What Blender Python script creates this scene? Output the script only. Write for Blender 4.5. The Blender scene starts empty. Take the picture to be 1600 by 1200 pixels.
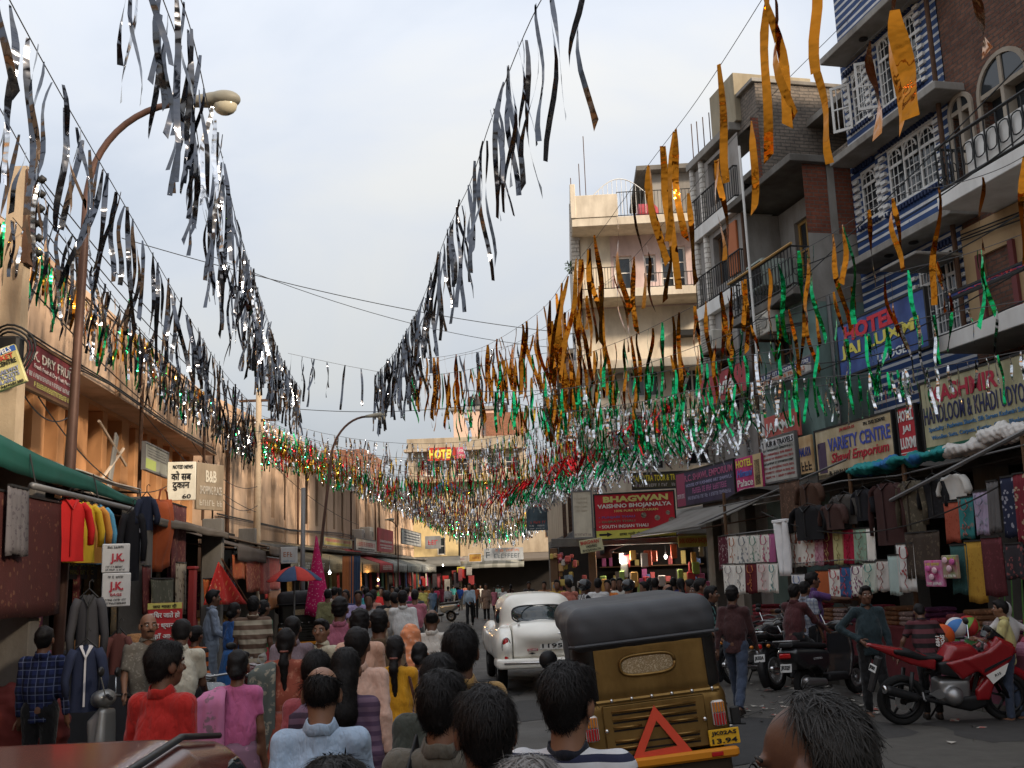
import bpy, math, random
import numpy as np
from mathutils import Matrix, Vector
R_ = random.Random(11)
NR = np.random.default_rng(7)
SC = bpy.context.scene
COL = SC.collection
rad = math.radians

# ---------------------------------------------------------------- camera
CAMH, PITCH, ROLL = 2.0, rad(10.45), rad(2.0)
_F = Vector((0, math.cos(PITCH), math.sin(PITCH)))
_R0, _U0 = Vector((1, 0, 0)), Vector((0, -math.sin(PITCH), math.cos(PITCH)))
_R = _R0 * math.cos(ROLL) - _U0 * math.sin(ROLL)
_U = _R0 * math.sin(ROLL) + _U0 * math.cos(ROLL)
cam_d = bpy.data.cameras.new('camera')
cam = bpy.data.objects.new('camera', cam_d)
COL.objects.link(cam)
cam_d.sensor_width = 36; cam_d.lens = 36; cam_d.clip_start = .05; cam_d.clip_end = 3000
mw = Matrix.Identity(4)
for i in range(3):
    mw[i][0], mw[i][1], mw[i][2] = _R[i], _U[i], -_F[i]
mw[2][3] = CAMH
cam.matrix_world = mw
SC.camera = cam

# ---------------------------------------------------------------- light
SUN_AZ, SUN_EL = rad(128), rad(27)          # clockwise from +Y (the way the street runs)
w = bpy.data.worlds.new('World'); SC.world = w; w.use_nodes = True
nt = w.node_tree; nt.nodes.clear()
def _n(t, **k):
    n = nt.nodes.new(t)
    for a, b in k.items(): setattr(n, a, b)
    return n
sky = _n('ShaderNodeTexSky', sky_type='NISHITA', sun_disc=False, sun_elevation=SUN_EL, sun_rotation=SUN_AZ, air_density=1.4, dust_density=3.0, ozone_density=1.5)
sm = _n('ShaderNodeVectorMath', operation='SCALE'); sm.inputs['Scale'].default_value = .07
nt.links.new(sky.outputs[0], sm.inputs[0])
tc = _n('ShaderNodeTexCoord')
mp = _n('ShaderNodeMapping'); mp.inputs['Scale'].default_value = (1.1, 1.1, 2.0); mp.inputs['Location'].default_value = (.3, .65, .1)
nt.links.new(tc.outputs['Generated'], mp.inputs[0])
nz = _n('ShaderNodeTexNoise'); nz.inputs['Scale'].default_value = 2.4; nz.inputs['Detail'].default_value = 7; nz.inputs['Roughness'].default_value = .5; nz.inputs['Distortion'].default_value = .35
nt.links.new(mp.outputs[0], nz.inputs[0])
rp = _n('ShaderNodeValToRGB')
rp.color_ramp.elements[0].position = .36; rp.color_ramp.elements[0].color = (.335, .36, .405, 1)
rp.color_ramp.elements[1].position = .66; rp.color_ramp.elements[1].color = (.455, .45, .437, 1)
e = rp.color_ramp.elements.new(.5); e.color = (.40, .415, .445, 1)
nt.links.new(nz.outputs[0], rp.inputs[0])
mx = _n('ShaderNodeMix', data_type='RGBA'); mx.inputs[0].default_value = .80
nt.links.new(sm.outputs[0], mx.inputs[6]); nt.links.new(rp.outputs[0], mx.inputs[7])
# overcast sky: brighter towards the zenith, the standard 1 + 2 sin(elevation)
sz = _n('ShaderNodeSeparateXYZ'); nt.links.new(tc.outputs['Generated'], sz.inputs[0])
ov = _n('ShaderNodeMath', operation='MULTIPLY_ADD', use_clamp=False); ov.inputs[1].default_value = 1.24; ov.inputs[2].default_value = .62; nt.links.new(sz.outputs[2], ov.inputs[0])
om = _n('ShaderNodeMath', operation='MAXIMUM'); om.inputs[1].default_value = .5; nt.links.new(ov.outputs[0], om.inputs[0])
bg = _n('ShaderNodeBackground'); nt.links.new(om.outputs[0], bg.inputs[1])
nt.links.new(mx.outputs[2], bg.inputs[0])
ow = _n('ShaderNodeOutputWorld'); nt.links.new(bg.outputs[0], ow.inputs[0])
sd = bpy.data.lights.new('sun', 'SUN'); sd.energy = 2.8; sd.angle = rad(7); sd.color = (1, .83, .64)
sun = bpy.data.objects.new('sun', sd); COL.objects.link(sun)
_sv = Vector((math.sin(SUN_AZ) * math.cos(SUN_EL), math.cos(SUN_AZ) * math.cos(SUN_EL), math.sin(SUN_EL)))
sun.rotation_euler = _sv.to_track_quat('Z', 'Y').to_euler(); sun.location = _sv * 60
SC.view_settings.view_transform = 'Standard'; SC.view_settings.look = 'None'
SC.view_settings.gamma = 1; SC.view_settings.exposure = 1.0
SC.cycles.max_bounces = 6; SC.cycles.diffuse_bounces = 3; SC.cycles.glossy_bounces = 3
SC.cycles.transmission_bounces = 3; SC.cycles.transparent_max_bounces = 6
SC.cycles.use_denoising = True
SC.cycles.caustics_reflective = False; SC.cycles.caustics_refractive = False

# ---------------------------------------------------------------- places
def ray(px, py):
    return _F + _R * ((px - 800) / 1600) + _U * ((600 - py) / 1600)
def at(px, py, Y):
    d = ray(px, py); t = Y / d.y
    return Vector((0, 0, CAMH)) + d * t
def gnd(px, py, z=0):
    d = ray(px, py); t = (z - CAMH) / d.z
    return Vector((0, 0, CAMH)) + d * t
class Frame:
    """a facade: origin, x along it (left to right seen from the street), y into the building, z up"""
    def __init__(s, x, y, ang):
        s.o = Vector((x, y, 0)); s.a = ang
        s.u = Vector((math.cos(ang), math.sin(ang), 0)); s.w = Vector((-math.sin(ang), math.cos(ang), 0))
        s.m = Matrix.Translation(s.o) @ Matrix.Rotation(ang, 4, 'Z')
    def px(s, px, py, off=0):
        d = ray(px, py); c = Vector((0, 0, CAMH))
        t = (-off - (c - s.o).dot(s.w)) / d.dot(s.w)
        p = c + d * t
        return (p - s.o).dot(s.u), p.z
    def pt(s, u, y=0, z=0):
        return s.o + s.u * u + s.w * y + Vector((0, 0, z))

# ---------------------------------------------------------------- materials
MATS = {}
def srgb(h):
    if isinstance(h, (tuple, list)): return tuple(h)
    h = h.lstrip('#'); v = [int(h[i:i + 2], 16) / 255 for i in (0, 2, 4)]
    return tuple((c / 12.92 if c <= .04045 else ((c + .055) / 1.055) ** 2.4) for c in v)
class NT:
    def __init__(s, name):
        s.m = bpy.data.materials.new(name); s.m.use_nodes = True; s.t = s.m.node_tree
        s.b = s.t.nodes['Principled BSDF']; s.c = None
    def n(s, t, ins=None, **k):
        n = s.t.nodes.new(t)
        for a, b in k.items(): setattr(n, a, b)
        for a, b in (ins or {}).items():
            if hasattr(b, 'is_output'): s.t.links.new(b, n.inputs[a])
            else: n.inputs[a].default_value = b
        return n
    def l(s, a, b): s.t.links.new(a, b)
    def co(s, kind='Object', scale=None, rot=None):
        if s.c is None: s.c = s.n('ShaderNodeTexCoord')
        o = s.c.outputs[kind]
        if scale or rot: o = s.n('ShaderNodeMapping', {0: o, 'Scale': scale or (1, 1, 1), 'Rotation': rot or (0, 0, 0)}).outputs[0]
        return o
    def noise(s, sc, det=4, ro=.55, co=None):
        return s.n('ShaderNodeTexNoise', {0: co or s.co(), 'Scale': sc, 'Detail': det, 'Roughness': ro}).outputs[0]
    def ramp(s, f, a, b, ca=(0, 0, 0), cb=(1, 1, 1)):
        r = s.n('ShaderNodeValToRGB', {0: f}); e = r.color_ramp.elements
        e[0].position, e[1].position = a, b; e[0].color = (*ca, 1); e[1].color = (*cb, 1)
        return r.outputs[0]
    def mix(s, f, a, b, mode='MIX'):
        n = s.n('ShaderNodeMix', data_type='RGBA', blend_type=mode)
        for i, v in ((0, f), (6, a), (7, b)):
            if hasattr(v, 'is_output'): s.l(v, n.inputs[i])
            elif i == 0: n.inputs[0].default_value = v
            else: n.inputs[i].default_value = (*v, 1)
        return n.outputs[2]
    def math(s, op, a, b=0):
        n = s.n('ShaderNodeMath', operation=op)
        for i, v in ((0, a), (1, b)):
            if hasattr(v, 'is_output'): s.l(v, n.inputs[i])
            else: n.inputs[i].default_value = v
        return n.outputs[0]
    def base(s, c):
        if hasattr(c, 'is_output'): s.l(c, s.b.inputs['Base Color'])
        else: s.b.inputs['Base Color'].default_value = (*c, 1)
    def bump(s, h, st=.3, d=.01):
        b = s.n('ShaderNodeBump', {'Height': h, 'Strength': st, 'Distance': d}); s.l(b.outputs[0], s.b.inputs['Normal'])
    def setp(s, rough=.7, metal=0, spec=.3):
        s.b.inputs['Roughness'].default_value = rough; s.b.inputs['Metallic'].default_value = metal; s.b.inputs['Specular IOR Level'].default_value = spec
def sc3(c, k): return tuple(min(1, x * k) for x in c)
def dirty(t, c, var, vs, grime):
    n1 = t.noise(vs, 5)
    c1 = t.mix(n1, sc3(c, 1 - var) if not hasattr(c, 'is_output') else c, sc3(c, 1 + var) if not hasattr(c, 'is_output') else c)
    if hasattr(c, 'is_output'):
        c1 = t.mix(var, c, t.ramp(n1, .35, .65, (.45, .45, .45), (1, 1, 1)), 'MULTIPLY')
    if grime:
        g = t.ramp(t.noise(vs * .6, 7, .65, t.co(scale=(1, 1, .35))), .42, .66, (1, 1, 1), (.36, .31, .26))
        c1 = t.mix(grime, c1, g, 'MULTIPLY')
    return c1
def mat(name, col, rough=.75, metal=0, var=.12, vs=2.5, bump=0, bs=30, spec=.3, grime=0, emit=0, bd=.01):
    if name in MATS: return MATS[name]
    t = NT(name); t.setp(rough, metal, spec); c = srgb(col)
    cc = dirty(t, c, var, vs, grime) if var or grime else c
    t.base(cc)
    if bump: t.bump(t.noise(bs, 4), bump, bd)
    if emit:
        t.b.inputs['Emission Color'].default_value = (*c, 1); t.b.inputs['Emission Strength'].default_value = emit
    MATS[name] = t.m
    return t.m
def mat_stripe(name, c1, c2, axis=2, per=.1, duty=.5, rough=.8, var=.25, grime=0, bump=0):
    if name in MATS: return MATS[name]
    t = NT(name); t.setp(rough)
    sp = t.n('ShaderNodeSeparateXYZ', {0: t.co()}).outputs[axis]
    m = t.math('LESS_THAN', t.math('FRACT', t.math('ADD', t.math('DIVIDE', sp, per), 100.13)), duty)
    t.base(dirty(t, t.mix(m, srgb(c2), srgb(c1)), var, 3, grime))
    if bump: t.bump(t.noise(60), bump, .01)
    MATS[name] = t.m; return t.m
def mat_plaid(name, c1, c2, c3, per=.05):
    if name in MATS: return MATS[name]
    t = NT(name); t.setp(.9)
    s = t.n('ShaderNodeSeparateXYZ', {0: t.co()})
    def band(o, k, d): return t.math('LESS_THAN', t.math('FRACT', t.math('ADD', t.math('DIVIDE', o, k), 50.2)), d)
    a = t.mix(t.math('MULTIPLY', band(s.outputs[2], per, .45), .6), srgb(c1), srgb(c2))
    a = t.mix(t.math('MULTIPLY', band(s.outputs[0], per, .45), .6), a, srgb(c2))
    a = t.mix(t.math('MULTIPLY', band(s.outputs[0], per, .1), .7), a, srgb(c3))
    a = t.mix(t.math('MULTIPLY', band(s.outputs[2], per, .1), .7), a, srgb(c3))
    t.base(a); t.bump(t.noise(45), .3, .01); MATS[name] = t.m; return t.m
def mat_brick(name, c1, c2, cm, scale=1.0, rough=.9, bump=.8, axes=(0, 2)):
    if name in MATS: return MATS[name]
    t = NT(name); t.setp(rough)
    s = t.n('ShaderNodeSeparateXYZ', {0: t.co()})
    v = t.n('ShaderNodeCombineXYZ', {0: t.math('ADD', s.outputs[axes[0]], s.outputs[1]), 1: s.outputs[axes[1]]}).outputs[0]
    wob = t.n('ShaderNodeVectorMath', {0: v, 1: t.n('ShaderNodeVectorMath', {0: t.n('ShaderNodeTexNoise', {0: t.co(), 'Scale': 1.7}).outputs[1], 'Scale': .05}, operation='SCALE').outputs[0]}, operation='ADD').outputs[0]
    b = t.n('ShaderNodeTexBrick', {0: wob, 'Scale': 1 / scale, 'Mortar Size': .012, 'Mortar Smooth': .3, 'Brick Width': .24, 'Row Height': .085, 'Bias': -.1})
    b.inputs['Color1'].default_value = (*srgb(c1), 1); b.inputs['Color2'].default_value = (*srgb(c2), 1); b.inputs['Mortar'].default_value = (*srgb(cm), 1)
    c = t.mix(.5, b.outputs[0], t.ramp(t.noise(2.2, 6), .3, .7, (.35, .33, .32), (1.15, 1.1, 1.05)), 'MULTIPLY')
    c = t.mix(.6, c, t.ramp(t.noise(14, 5), .3, .75, (.5, .48, .45), (1.2, 1.15, 1.1)), 'MULTIPLY')
    t.base(c)
    h = t.math('ADD', t.math('MULTIPLY', b.outputs[1], -1), t.math('MULTIPLY', t.noise(25), .5))
    t.bump(h, bump, .02); MATS[name] = t.m; return t.m
def mat_print(name, c1, c2, c3=None, scale=14, size=.32, rough=.85, kind='spots', grime=0, thr=.5):
    """printed or embroidered cloth"""
    if name in MATS: return MATS[name]
    t = NT(name); t.setp(rough)
    co = t.n('ShaderNodeVectorMath', {0: t.co(), 1: t.n('ShaderNodeVectorMath', {0: t.n('ShaderNodeTexNoise', {0: t.co(), 'Scale': scale * .4}).outputs[1], 'Scale': .12}, operation='SCALE').outputs[0]}, operation='ADD').outputs[0]
    v = t.n('ShaderNodeTexVoronoi', {0: co, 'Scale': scale})
    f = t.ramp(v.outputs['Distance'], size * .8, size, (1, 1, 1), (0, 0, 0))
    if kind == 'paisley':
        f = t.math('MULTIPLY', f, t.ramp(t.noise(scale * 2.5, 3), .45, .55))
    c = t.mix(f, srgb(c1), srgb(c2))
    if c3:
        v2 = t.n('ShaderNodeTexVoronoi', {0: co, 'Scale': scale * 2.3})
        c = t.mix(t.math('MULTIPLY', t.ramp(v2.outputs['Distance'], .18, .24, (1, 1, 1), (0, 0, 0)), t.ramp(t.noise(scale * .35), thr, thr + .04)), c, srgb(c3))
    t.base(dirty(t, c, .3, 4, grime)); t.bump(t.noise(40), .25, .01); MATS[name] = t.m; return t.m

# ---------------------------------------------------------------- meshes and objects
def mesh_np(name, V, F, mats=(), smooth=False, mi=None):
    """V (n,3), F list of arrays of equal-length faces or plain list of tuples"""
    me = bpy.data.meshes.new(name)
    V = np.asarray(V, np.float32)
    if isinstance(F, np.ndarray):
        nf, k = F.shape
        me.vertices.add(len(V)); me.vertices.foreach_set('co', V.ravel())
        me.loops.add(nf * k); me.loops.foreach_set('vertex_index', F.astype(np.int32).ravel())
        me.polygons.add(nf); me.polygons.foreach_set('loop_start', np.arange(nf, dtype=np.int32) * k)
        me.update(calc_edges=True)
    else:
        me.from_pydata([tuple(map(float, v)) for v in V], [], [tuple(map(int, f)) for f in F])
    for m in (mats if isinstance(mats, (list, tuple)) else [mats]):
        me.materials.append(m)
    if smooth: me.polygons.foreach_set('use_smooth', np.ones(len(me.polygons), bool))
    if mi is not None: me.polygons.foreach_set('material_index', np.asarray(mi, np.int32))
    return me
def link(name, me, parent=None, loc=None, rot=None, mtx=None):
    o = bpy.data.objects.new(name, me); COL.objects.link(o)
    if parent is not None: o.parent = parent
    if mtx is not None: o.matrix_local = mtx
    if loc is not None: o.location = loc
    if rot is not None: o.rotation_euler = rot
    return o
def tag(o, label=None, cat=None, group=None, kind=None):
    if label: o['label'] = label
    if cat: o['category'] = cat
    if group: o['group'] = group
    if kind: o['kind'] = kind
    return o
def thing(name, label, cat, loc=(0, 0, 0), rz=0, group=None, mtx=None):
    o = link(name, None, mtx=mtx, loc=None if mtx is not None else loc, rot=None if mtx is not None else (0, 0, rz))
    o.empty_display_size = .1
    return tag(o, label, cat, group)
def copy_tree(o, parent=None):
    c = o.copy(); COL.objects.link(c); c.parent = parent
    for ch in o.children: copy_tree(ch, c)
    return c
class MB:
    def __init__(s): s.v = []; s.f = []; s.mi = []; s.cur = 0
    def add(s, v, f):
        b = len(s.v); s.v.extend([tuple(x) for x in v]); s.f.extend([tuple(i + b for i in q) for q in f]); s.mi.extend([s.cur] * len(f)); return s
    def box(s, x0, x1, y0, y1, z0, z1):
        return s.add([(x0, y0, z0), (x1, y0, z0), (x1, y1, z0), (x0, y1, z0), (x0, y0, z1), (x1, y0, z1), (x1, y1, z1), (x0, y1, z1)],
                     [(0, 3, 2, 1), (4, 5, 6, 7), (0, 1, 5, 4), (1, 2, 6, 5), (2, 3, 7, 6), (3, 0, 4, 7)])
    def bbox(s, x0, x1, y0, y1, z0, z1, b=.01):
        """box with chamfered edges"""
        b = min(b, (x1 - x0) / 2.1, (y1 - y0) / 2.1, (z1 - z0) / 2.1)
        v = []
        for z, i in ((z0, b), (z0 + b, 0), (z1 - b, 0), (z1, b)):
            a0, a1, c0, c1 = x0 + i, x1 - i, y0 + i, y1 - i
            v += [(a0 + b, c0, z), (a1 - b, c0, z), (a1, c0 + b, z), (a1, c1 - b, z), (a1 - b, c1, z), (a0 + b, c1, z), (a0, c1 - b, z), (a0, c0 + b, z)]
        f = [tuple(range(7, -1, -1)), tuple(range(24, 32))]
        for k in range(3):
            for i in range(8): f.append((k * 8 + i, k * 8 + (i + 1) % 8, k * 8 + 8 + (i + 1) % 8, k * 8 + 8 + i))
        return s.add(v, f)
    def quad(s, a, b, c, d): return s.add([a, b, c, d], [(0, 1, 2, 3)])
    def tube(s, pts, r, n=8, cap=True, ell=1):
        pts = [Vector(p) for p in pts]; rs = r if isinstance(r, (list, tuple)) else [r] * len(pts)
        v = []; up = None
        for i, p in enumerate(pts):
            d = (pts[min(i + 1, len(pts) - 1)] - pts[max(i - 1, 0)]).normalized()
            if up is None: up = Vector((0, 0, 1)) if abs(d.z) < .9 else Vector((1, 0, 0))
            a = d.cross(up)
            if a.length < 1e-4: a = d.orthogonal()
            a.normalize(); up = a.cross(d).normalized()
            for k in range(n):
                t = 2 * math.pi * k / n
                v.append(p + a * (math.cos(t) * rs[i]) + up * (math.sin(t) * rs[i] * ell))
        f = []
        for i in range(len(pts) - 1):
            for k in range(n): f.append((i * n + k, i * n + (k + 1) % n, i * n + n + (k + 1) % n, i * n + n + k))
        if cap: f += [tuple(range(n - 1, -1, -1)), tuple(range((len(pts) - 1) * n, len(pts) * n))]
        return s.add(v, f)
    def lathe(s, prof, n=24, axis='z', c=(0, 0, 0), closed=False):
        """prof: list of (radius, height)"""
        v = []; m = len(prof)
        for r, h in prof:
            for k in range(n):
                t = 2 * math.pi * k / n; a, b = r * math.cos(t), r * math.sin(t)
                p = {'z': (a, b, h), 'x': (h, a, b), 'y': (b, h, a)}[axis]
                v.append((p[0] + c[0], p[1] + c[1], p[2] + c[2]))
        f = []
        for i in range(m if closed else m - 1):
            j = (i + 1) % m
            for k in range(n): f.append((i * n + k, i * n + (k + 1) % n, j * n + (k + 1) % n, j * n + k))
        if not closed:
            f += [tuple(range(n - 1, -1, -1)), tuple(range((m - 1) * n, m * n))]
        return s.add(v, f)
    def prism(s, poly, x0, x1, axis='x', b=0):
        """polygon given in the two other axes (y,z for x; x,z for y; x,y for z), extruded"""
        n = len(poly); v = []
        def P(h, a, c): return {'x': (h, a, c), 'y': (a, h, c), 'z': (a, c, h)}[axis]
        lev = [(x0, 0), (x1, 0)]
        if b:
            cx = sum(p[0] for p in poly) / n; cy = sum(p[1] for p in poly) / n
            def ins(p, k):
                d = math.hypot(p[0] - cx, p[1] - cy) or 1; return (p[0] - (p[0] - cx) / d * k, p[1] - (p[1] - cy) / d * k)
            lev = [(x0, b), (x0 + b, 0), (x1 - b, 0), (x1, b)]
        for h, k in lev:
            for p in poly:
                q = ins(p, k) if k else p
                v.append(P(h, q[0], q[1]))
        m = len(lev); f = [tuple(range(n - 1, -1, -1)), tuple(range((m - 1) * n, m * n))]
        for i in range(m - 1):
            for k in range(n): f.append((i * n + k, i * n + (k + 1) % n, i * n + n + (k + 1) % n, i * n + n + k))
        return s.add(v, f)
    def ell(s, c, r, n=10, m=7):
        v = []; f = []
        for i in range(m + 1):
            t = math.pi * i / m
            for k in range(n):
                p = 2 * math.pi * k / n
                v.append((c[0] + r[0] * math.sin(t) * math.cos(p), c[1] + r[1] * math.sin(t) * math.sin(p), c[2] - r[2] * math.cos(t)))
        for i in range(m):
            for k in range(n): f.append((i * n + k, i * n + (k + 1) % n, i * n + n + (k + 1) % n, i * n + n + k))
        return s.add(v, f)
    def grid(s, fn, nu, nv):
        """fn(a,b) a,b in 0..1"""
        v = [fn(i / nu, j / nv) for j in range(nv + 1) for i in range(nu + 1)]
        f = [(j * (nu + 1) + i, j * (nu + 1) + i + 1, (j + 1) * (nu + 1) + i + 1, (j + 1) * (nu + 1) + i) for j in range(nv) for i in range(nu)]
        return s.add(v, f)
    def sheet(s, fn, nu, nv, off):
        """grid with a second side displaced by the vector off and closed edges"""
        o = Vector(off); b = len(s.v); n = (nu + 1) * (nv + 1)
        s.grid(fn, nu, nv)
        top = [Vector(p) for p in s.v[b:b + n]]
        s.v.extend([tuple(p + o) for p in top]); f = []
        idx = lambda i, j, k: b + k * n + j * (nu + 1) + i
        for j in range(nv):
            for i in range(nu): f.append((idx(i, j, 1), idx(i, j + 1, 1), idx(i + 1, j + 1, 1), idx(i + 1, j, 1)))
        for i in range(nu):
            f.append((idx(i, 0, 0), idx(i, 0, 1), idx(i + 1, 0, 1), idx(i + 1, 0, 0))); f.append((idx(i, nv, 0), idx(i + 1, nv, 0), idx(i + 1, nv, 1), idx(i, nv, 1)))
        for j in range(nv):
            f.append((idx(0, j, 0), idx(0, j + 1, 0), idx(0, j + 1, 1), idx(0, j, 1))); f.append((idx(nu, j, 0), idx(nu, j, 1), idx(nu, j + 1, 1), idx(nu, j + 1, 0)))
        s.f.extend(f); s.mi.extend([s.cur] * len(f)); return s
    def mesh(s, name, mats, smooth=False):
        return mesh_np(name, s.v, s.f, mats, smooth, s.mi if any(s.mi) else None)
    def build(s, name, mats, parent=None, smooth=False, loc=None, rot=None, mtx=None):
        return link(name, s.mesh(name, mats, smooth), parent, loc, rot, mtx)

# ---------------------------------------------------------------- implicit surfaces (bodies, vehicles)
class SDF:
    def __init__(s): s.p = []
    def _a(s, fn, lo, hi, k, op, trim):
        if trim:
            g = fn; tr = [(np.array(a, float), np.array(n, float) / np.linalg.norm(n)) for a, n in trim]
            def fn(P, g=g, tr=tr):
                d = g(P)
                for a, n in tr: d = np.maximum(d, (P - a) @ n)
                return d
        s.p.append((fn, np.array(lo, float), np.array(hi, float), k, op)); return s
    def cap(s, a, b, ra, rb=None, k=.02, op='u', trim=None):
        a = np.array(a, float); b = np.array(b, float); rb = ra if rb is None else rb; ab = b - a; L = max(ab @ ab, 1e-9)
        def fn(P):
            t = np.clip(((P - a) @ ab) / L, 0, 1)
            return np.linalg.norm(P - a - t[..., None] * ab, axis=-1) - (ra + (rb - ra) * t)
        r = max(ra, rb)
        return s._a(fn, np.minimum(a, b) - r, np.maximum(a, b) + r, k, op, trim)
    def ell(s, c, r, rot=None, k=.02, op='u', trim=None):
        c = np.array(c, float); r = np.array(r, float); M = np.array(rot) if rot is not None else None
        def fn(P):
            q = P - c
            if M is not None: q = q @ M
            k0 = np.linalg.norm(q / r, axis=-1); k1 = np.linalg.norm(q / (r * r), axis=-1) + 1e-9
            return k0 * (k0 - 1) / k1
        m = r.max() if M is not None else r
        return s._a(fn, c - m, c + m, k, op, trim)
    def box(s, c, h, rd=.02, rot=None, k=.02, op='u', trim=None):
        c = np.array(c, float); h = np.array(h, float); M = np.array(rot) if rot is not None else None
        def fn(P):
            q = P - c
            if M is not None: q = q @ M
            q = np.abs(q) - (h - rd)
            return np.linalg.norm(np.maximum(q, 0), axis=-1) + np.minimum(q.max(-1), 0) - rd
        m = np.linalg.norm(h) if M is not None else h
        return s._a(fn, c - m, c + m, k, op, trim)
    def poly(s, pts, x0, x1, rd=.02, k=.02, op='u', trim=None, taper=None):
        """polygon in y,z extruded along x; taper(z)->half width factor"""
        V = np.array(pts, float); cx, hx = (x0 + x1) / 2, (x1 - x0) / 2
        def fn(P):
            q = P[..., 1:]; d = np.full(q.shape[:-1], 1e9); sg = np.ones(q.shape[:-1])
            n = len(V)
            for i in range(n):
                a, b = V[i], V[i - 1]; e = b - a; wv = q - a
                t = np.clip((wv @ e) / (e @ e), 0, 1); d = np.minimum(d, ((wv - t[..., None] * e) ** 2).sum(-1))
                c1 = q[..., 1] >= a[1]; c2 = q[..., 1] < b[1]; c3 = e[0] * wv[..., 1] > e[1] * wv[..., 0]
                al = (c1 & c2 & c3) | (~c1 & ~c2 & ~c3)
                sg = np.where(al, -sg, sg)
            d2 = sg * np.sqrt(d)
            h = hx if taper is None else hx * taper(P)
            dx = np.abs(P[..., 0] - cx) - h
            A, B = d2 + rd, dx + rd
            return np.minimum(np.maximum(A, B), 0) + np.sqrt(np.maximum(A, 0) ** 2 + np.maximum(B, 0) ** 2) - rd
        lo = (x0, V[:, 0].min(), V[:, 1].min()); hi = (x1, V[:, 0].max(), V[:, 1].max())
        return s._a(fn, lo, hi, k, op, trim)
    def tor(s, c, R, r, rot=None, k=.02, op='u', trim=None, sq=1.0):
        c = np.array(c, float); M = np.array(rot) if rot is not None else None
        def fn(P):
            q = P - c
            if M is not None: q = q @ M
            a = np.hypot(q[..., 0], q[..., 1]) - R
            return np.hypot(a, q[..., 2] * sq) - r
        m = R + r / min(sq, 1)
        return s._a(fn, c - m, c + m, k, op, trim)
    def mesh(s, vox, pad=2):
        us = [p for p in s.p if p[4] == 'u']
        lo = np.min([p[1] for p in us], 0) - pad * vox - .01; hi = np.max([p[2] for p in us], 0) + pad * vox + .01
        n = np.ceil((hi - lo) / vox).astype(int) + 1
        D = np.full(tuple(n), 1.0, np.float32)
        ax = [lo[i] + vox * np.arange(n[i]) for i in range(3)]
        for fn, a, b, k, op in s.p:
            mg = k + 3 * vox
            i0 = np.clip(np.floor((a - mg - lo) / vox).astype(int), 0, n); i1 = np.clip(np.ceil((b + mg - lo) / vox).astype(int) + 1, 0, n)
            if op == 'i': i0, i1 = np.zeros(3, int), n
            if (i1 <= i0).any(): continue
            sl = tuple(slice(i0[j], i1[j]) for j in range(3))
            P = np.stack(np.meshgrid(ax[0][sl[0]], ax[1][sl[1]], ax[2][sl[2]], indexing='ij'), -1)
            d = fn(P); o = D[sl]
            if op == 'u':
                h = np.maximum(k - np.abs(o - d), 0) / k if k > 0 else 0
                D[sl] = np.minimum(o, d) - (h * h * k * .25 if k > 0 else 0)
            elif op == 's': D[sl] = np.maximum(o, -d)
            else: D[sl] = np.maximum(o, d)
        return nets(D, lo, vox)
def nets(D, lo, vox):
    S = D < 0; n = D.shape
    c = S[:-1, :-1, :-1].astype(np.int8)
    tot = np.zeros(c.shape, np.int8)
    for dx in (0, 1):
        for dy in (0, 1):
            for dz in (0, 1): tot += S[dx:n[0] - 1 + dx, dy:n[1] - 1 + dy, dz:n[2] - 1 + dz]
    act = np.argwhere((tot > 0) & (tot < 8))
    if len(act) == 0: return np.zeros((0, 3)), np.zeros((0, 4), int)
    ids = np.full(c.shape, -1, np.int64); ids[tuple(act.T)] = np.arange(len(act))
    acc = np.zeros((len(act), 3)); cnt = np.zeros(len(act))
    cs = [(x, y, z) for x in (0, 1) for y in (0, 1) for z in (0, 1)]
    val = {q: D[act[:, 0] + q[0], act[:, 1] + q[1], act[:, 2] + q[2]] for q in cs}
    for q in cs:
        for ax in range(3):
            if q[ax] == 0:
                r = list(q); r[ax] = 1; r = tuple(r); a, b = val[q], val[r]; m = (a < 0) != (b < 0)
                t = np.where(m, a / np.where(m, a - b, 1), 0)
                p = np.array(q, float)[None] + np.zeros((len(act), 3)); p[:, ax] += t
                acc[m] += p[m]; cnt[m] += 1
    V = lo + vox * (act + acc / np.maximum(cnt, 1)[:, None])
    F = []
    for ax in range(3):
        sl0 = [slice(None)] * 3; sl1 = [slice(None)] * 3; sl0[ax] = slice(0, -1); sl1[ax] = slice(1, None)
        ch = S[tuple(sl0)] != S[tuple(sl1)]
        e = np.argwhere(ch); o1, o2 = [(1, 2), (2, 0), (0, 1)][ax]
        ok = (e[:, o1] > 0) & (e[:, o2] > 0) & (e[:, o1] < n[o1] - 1) & (e[:, o2] < n[o2] - 1); e = e[ok]
        if not len(e): continue
        ins = S[tuple(e.T)]
        def cid(a, b):
            q = e.copy(); q[:, o1] -= a; q[:, o2] -= b; return ids[tuple(q.T)]
        q = np.stack([cid(1, 1), cid(0, 1), cid(0, 0), cid(1, 0)], 1)
        q[~ins] = q[~ins][:, ::-1]; F.append(q)
    return V, np.concatenate(F)
_WV = [(NR.normal(size=3), NR.uniform(0, 6.28)) for _ in range(14)]
def wob(V, f, amp, seed=0, n=7):
    """smooth pseudo noise"""
    o = np.zeros(len(V))
    for i in range(n):
        k, ph = _WV[(i + seed) % 14]
        o += np.sin(V @ (k * f * (1 + .35 * i)) + ph + seed) / (1 + .3 * i)
    return o * amp / 2
def vnorm(V, F):
    N = np.zeros_like(V)
    fn = np.cross(V[F[:, 2]] - V[F[:, 0]], V[F[:, 3]] - V[F[:, 1]])
    for j in range(4): np.add.at(N, F[:, j], fn)
    return N / (np.linalg.norm(N, axis=1, keepdims=True) + 1e-12)
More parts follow.
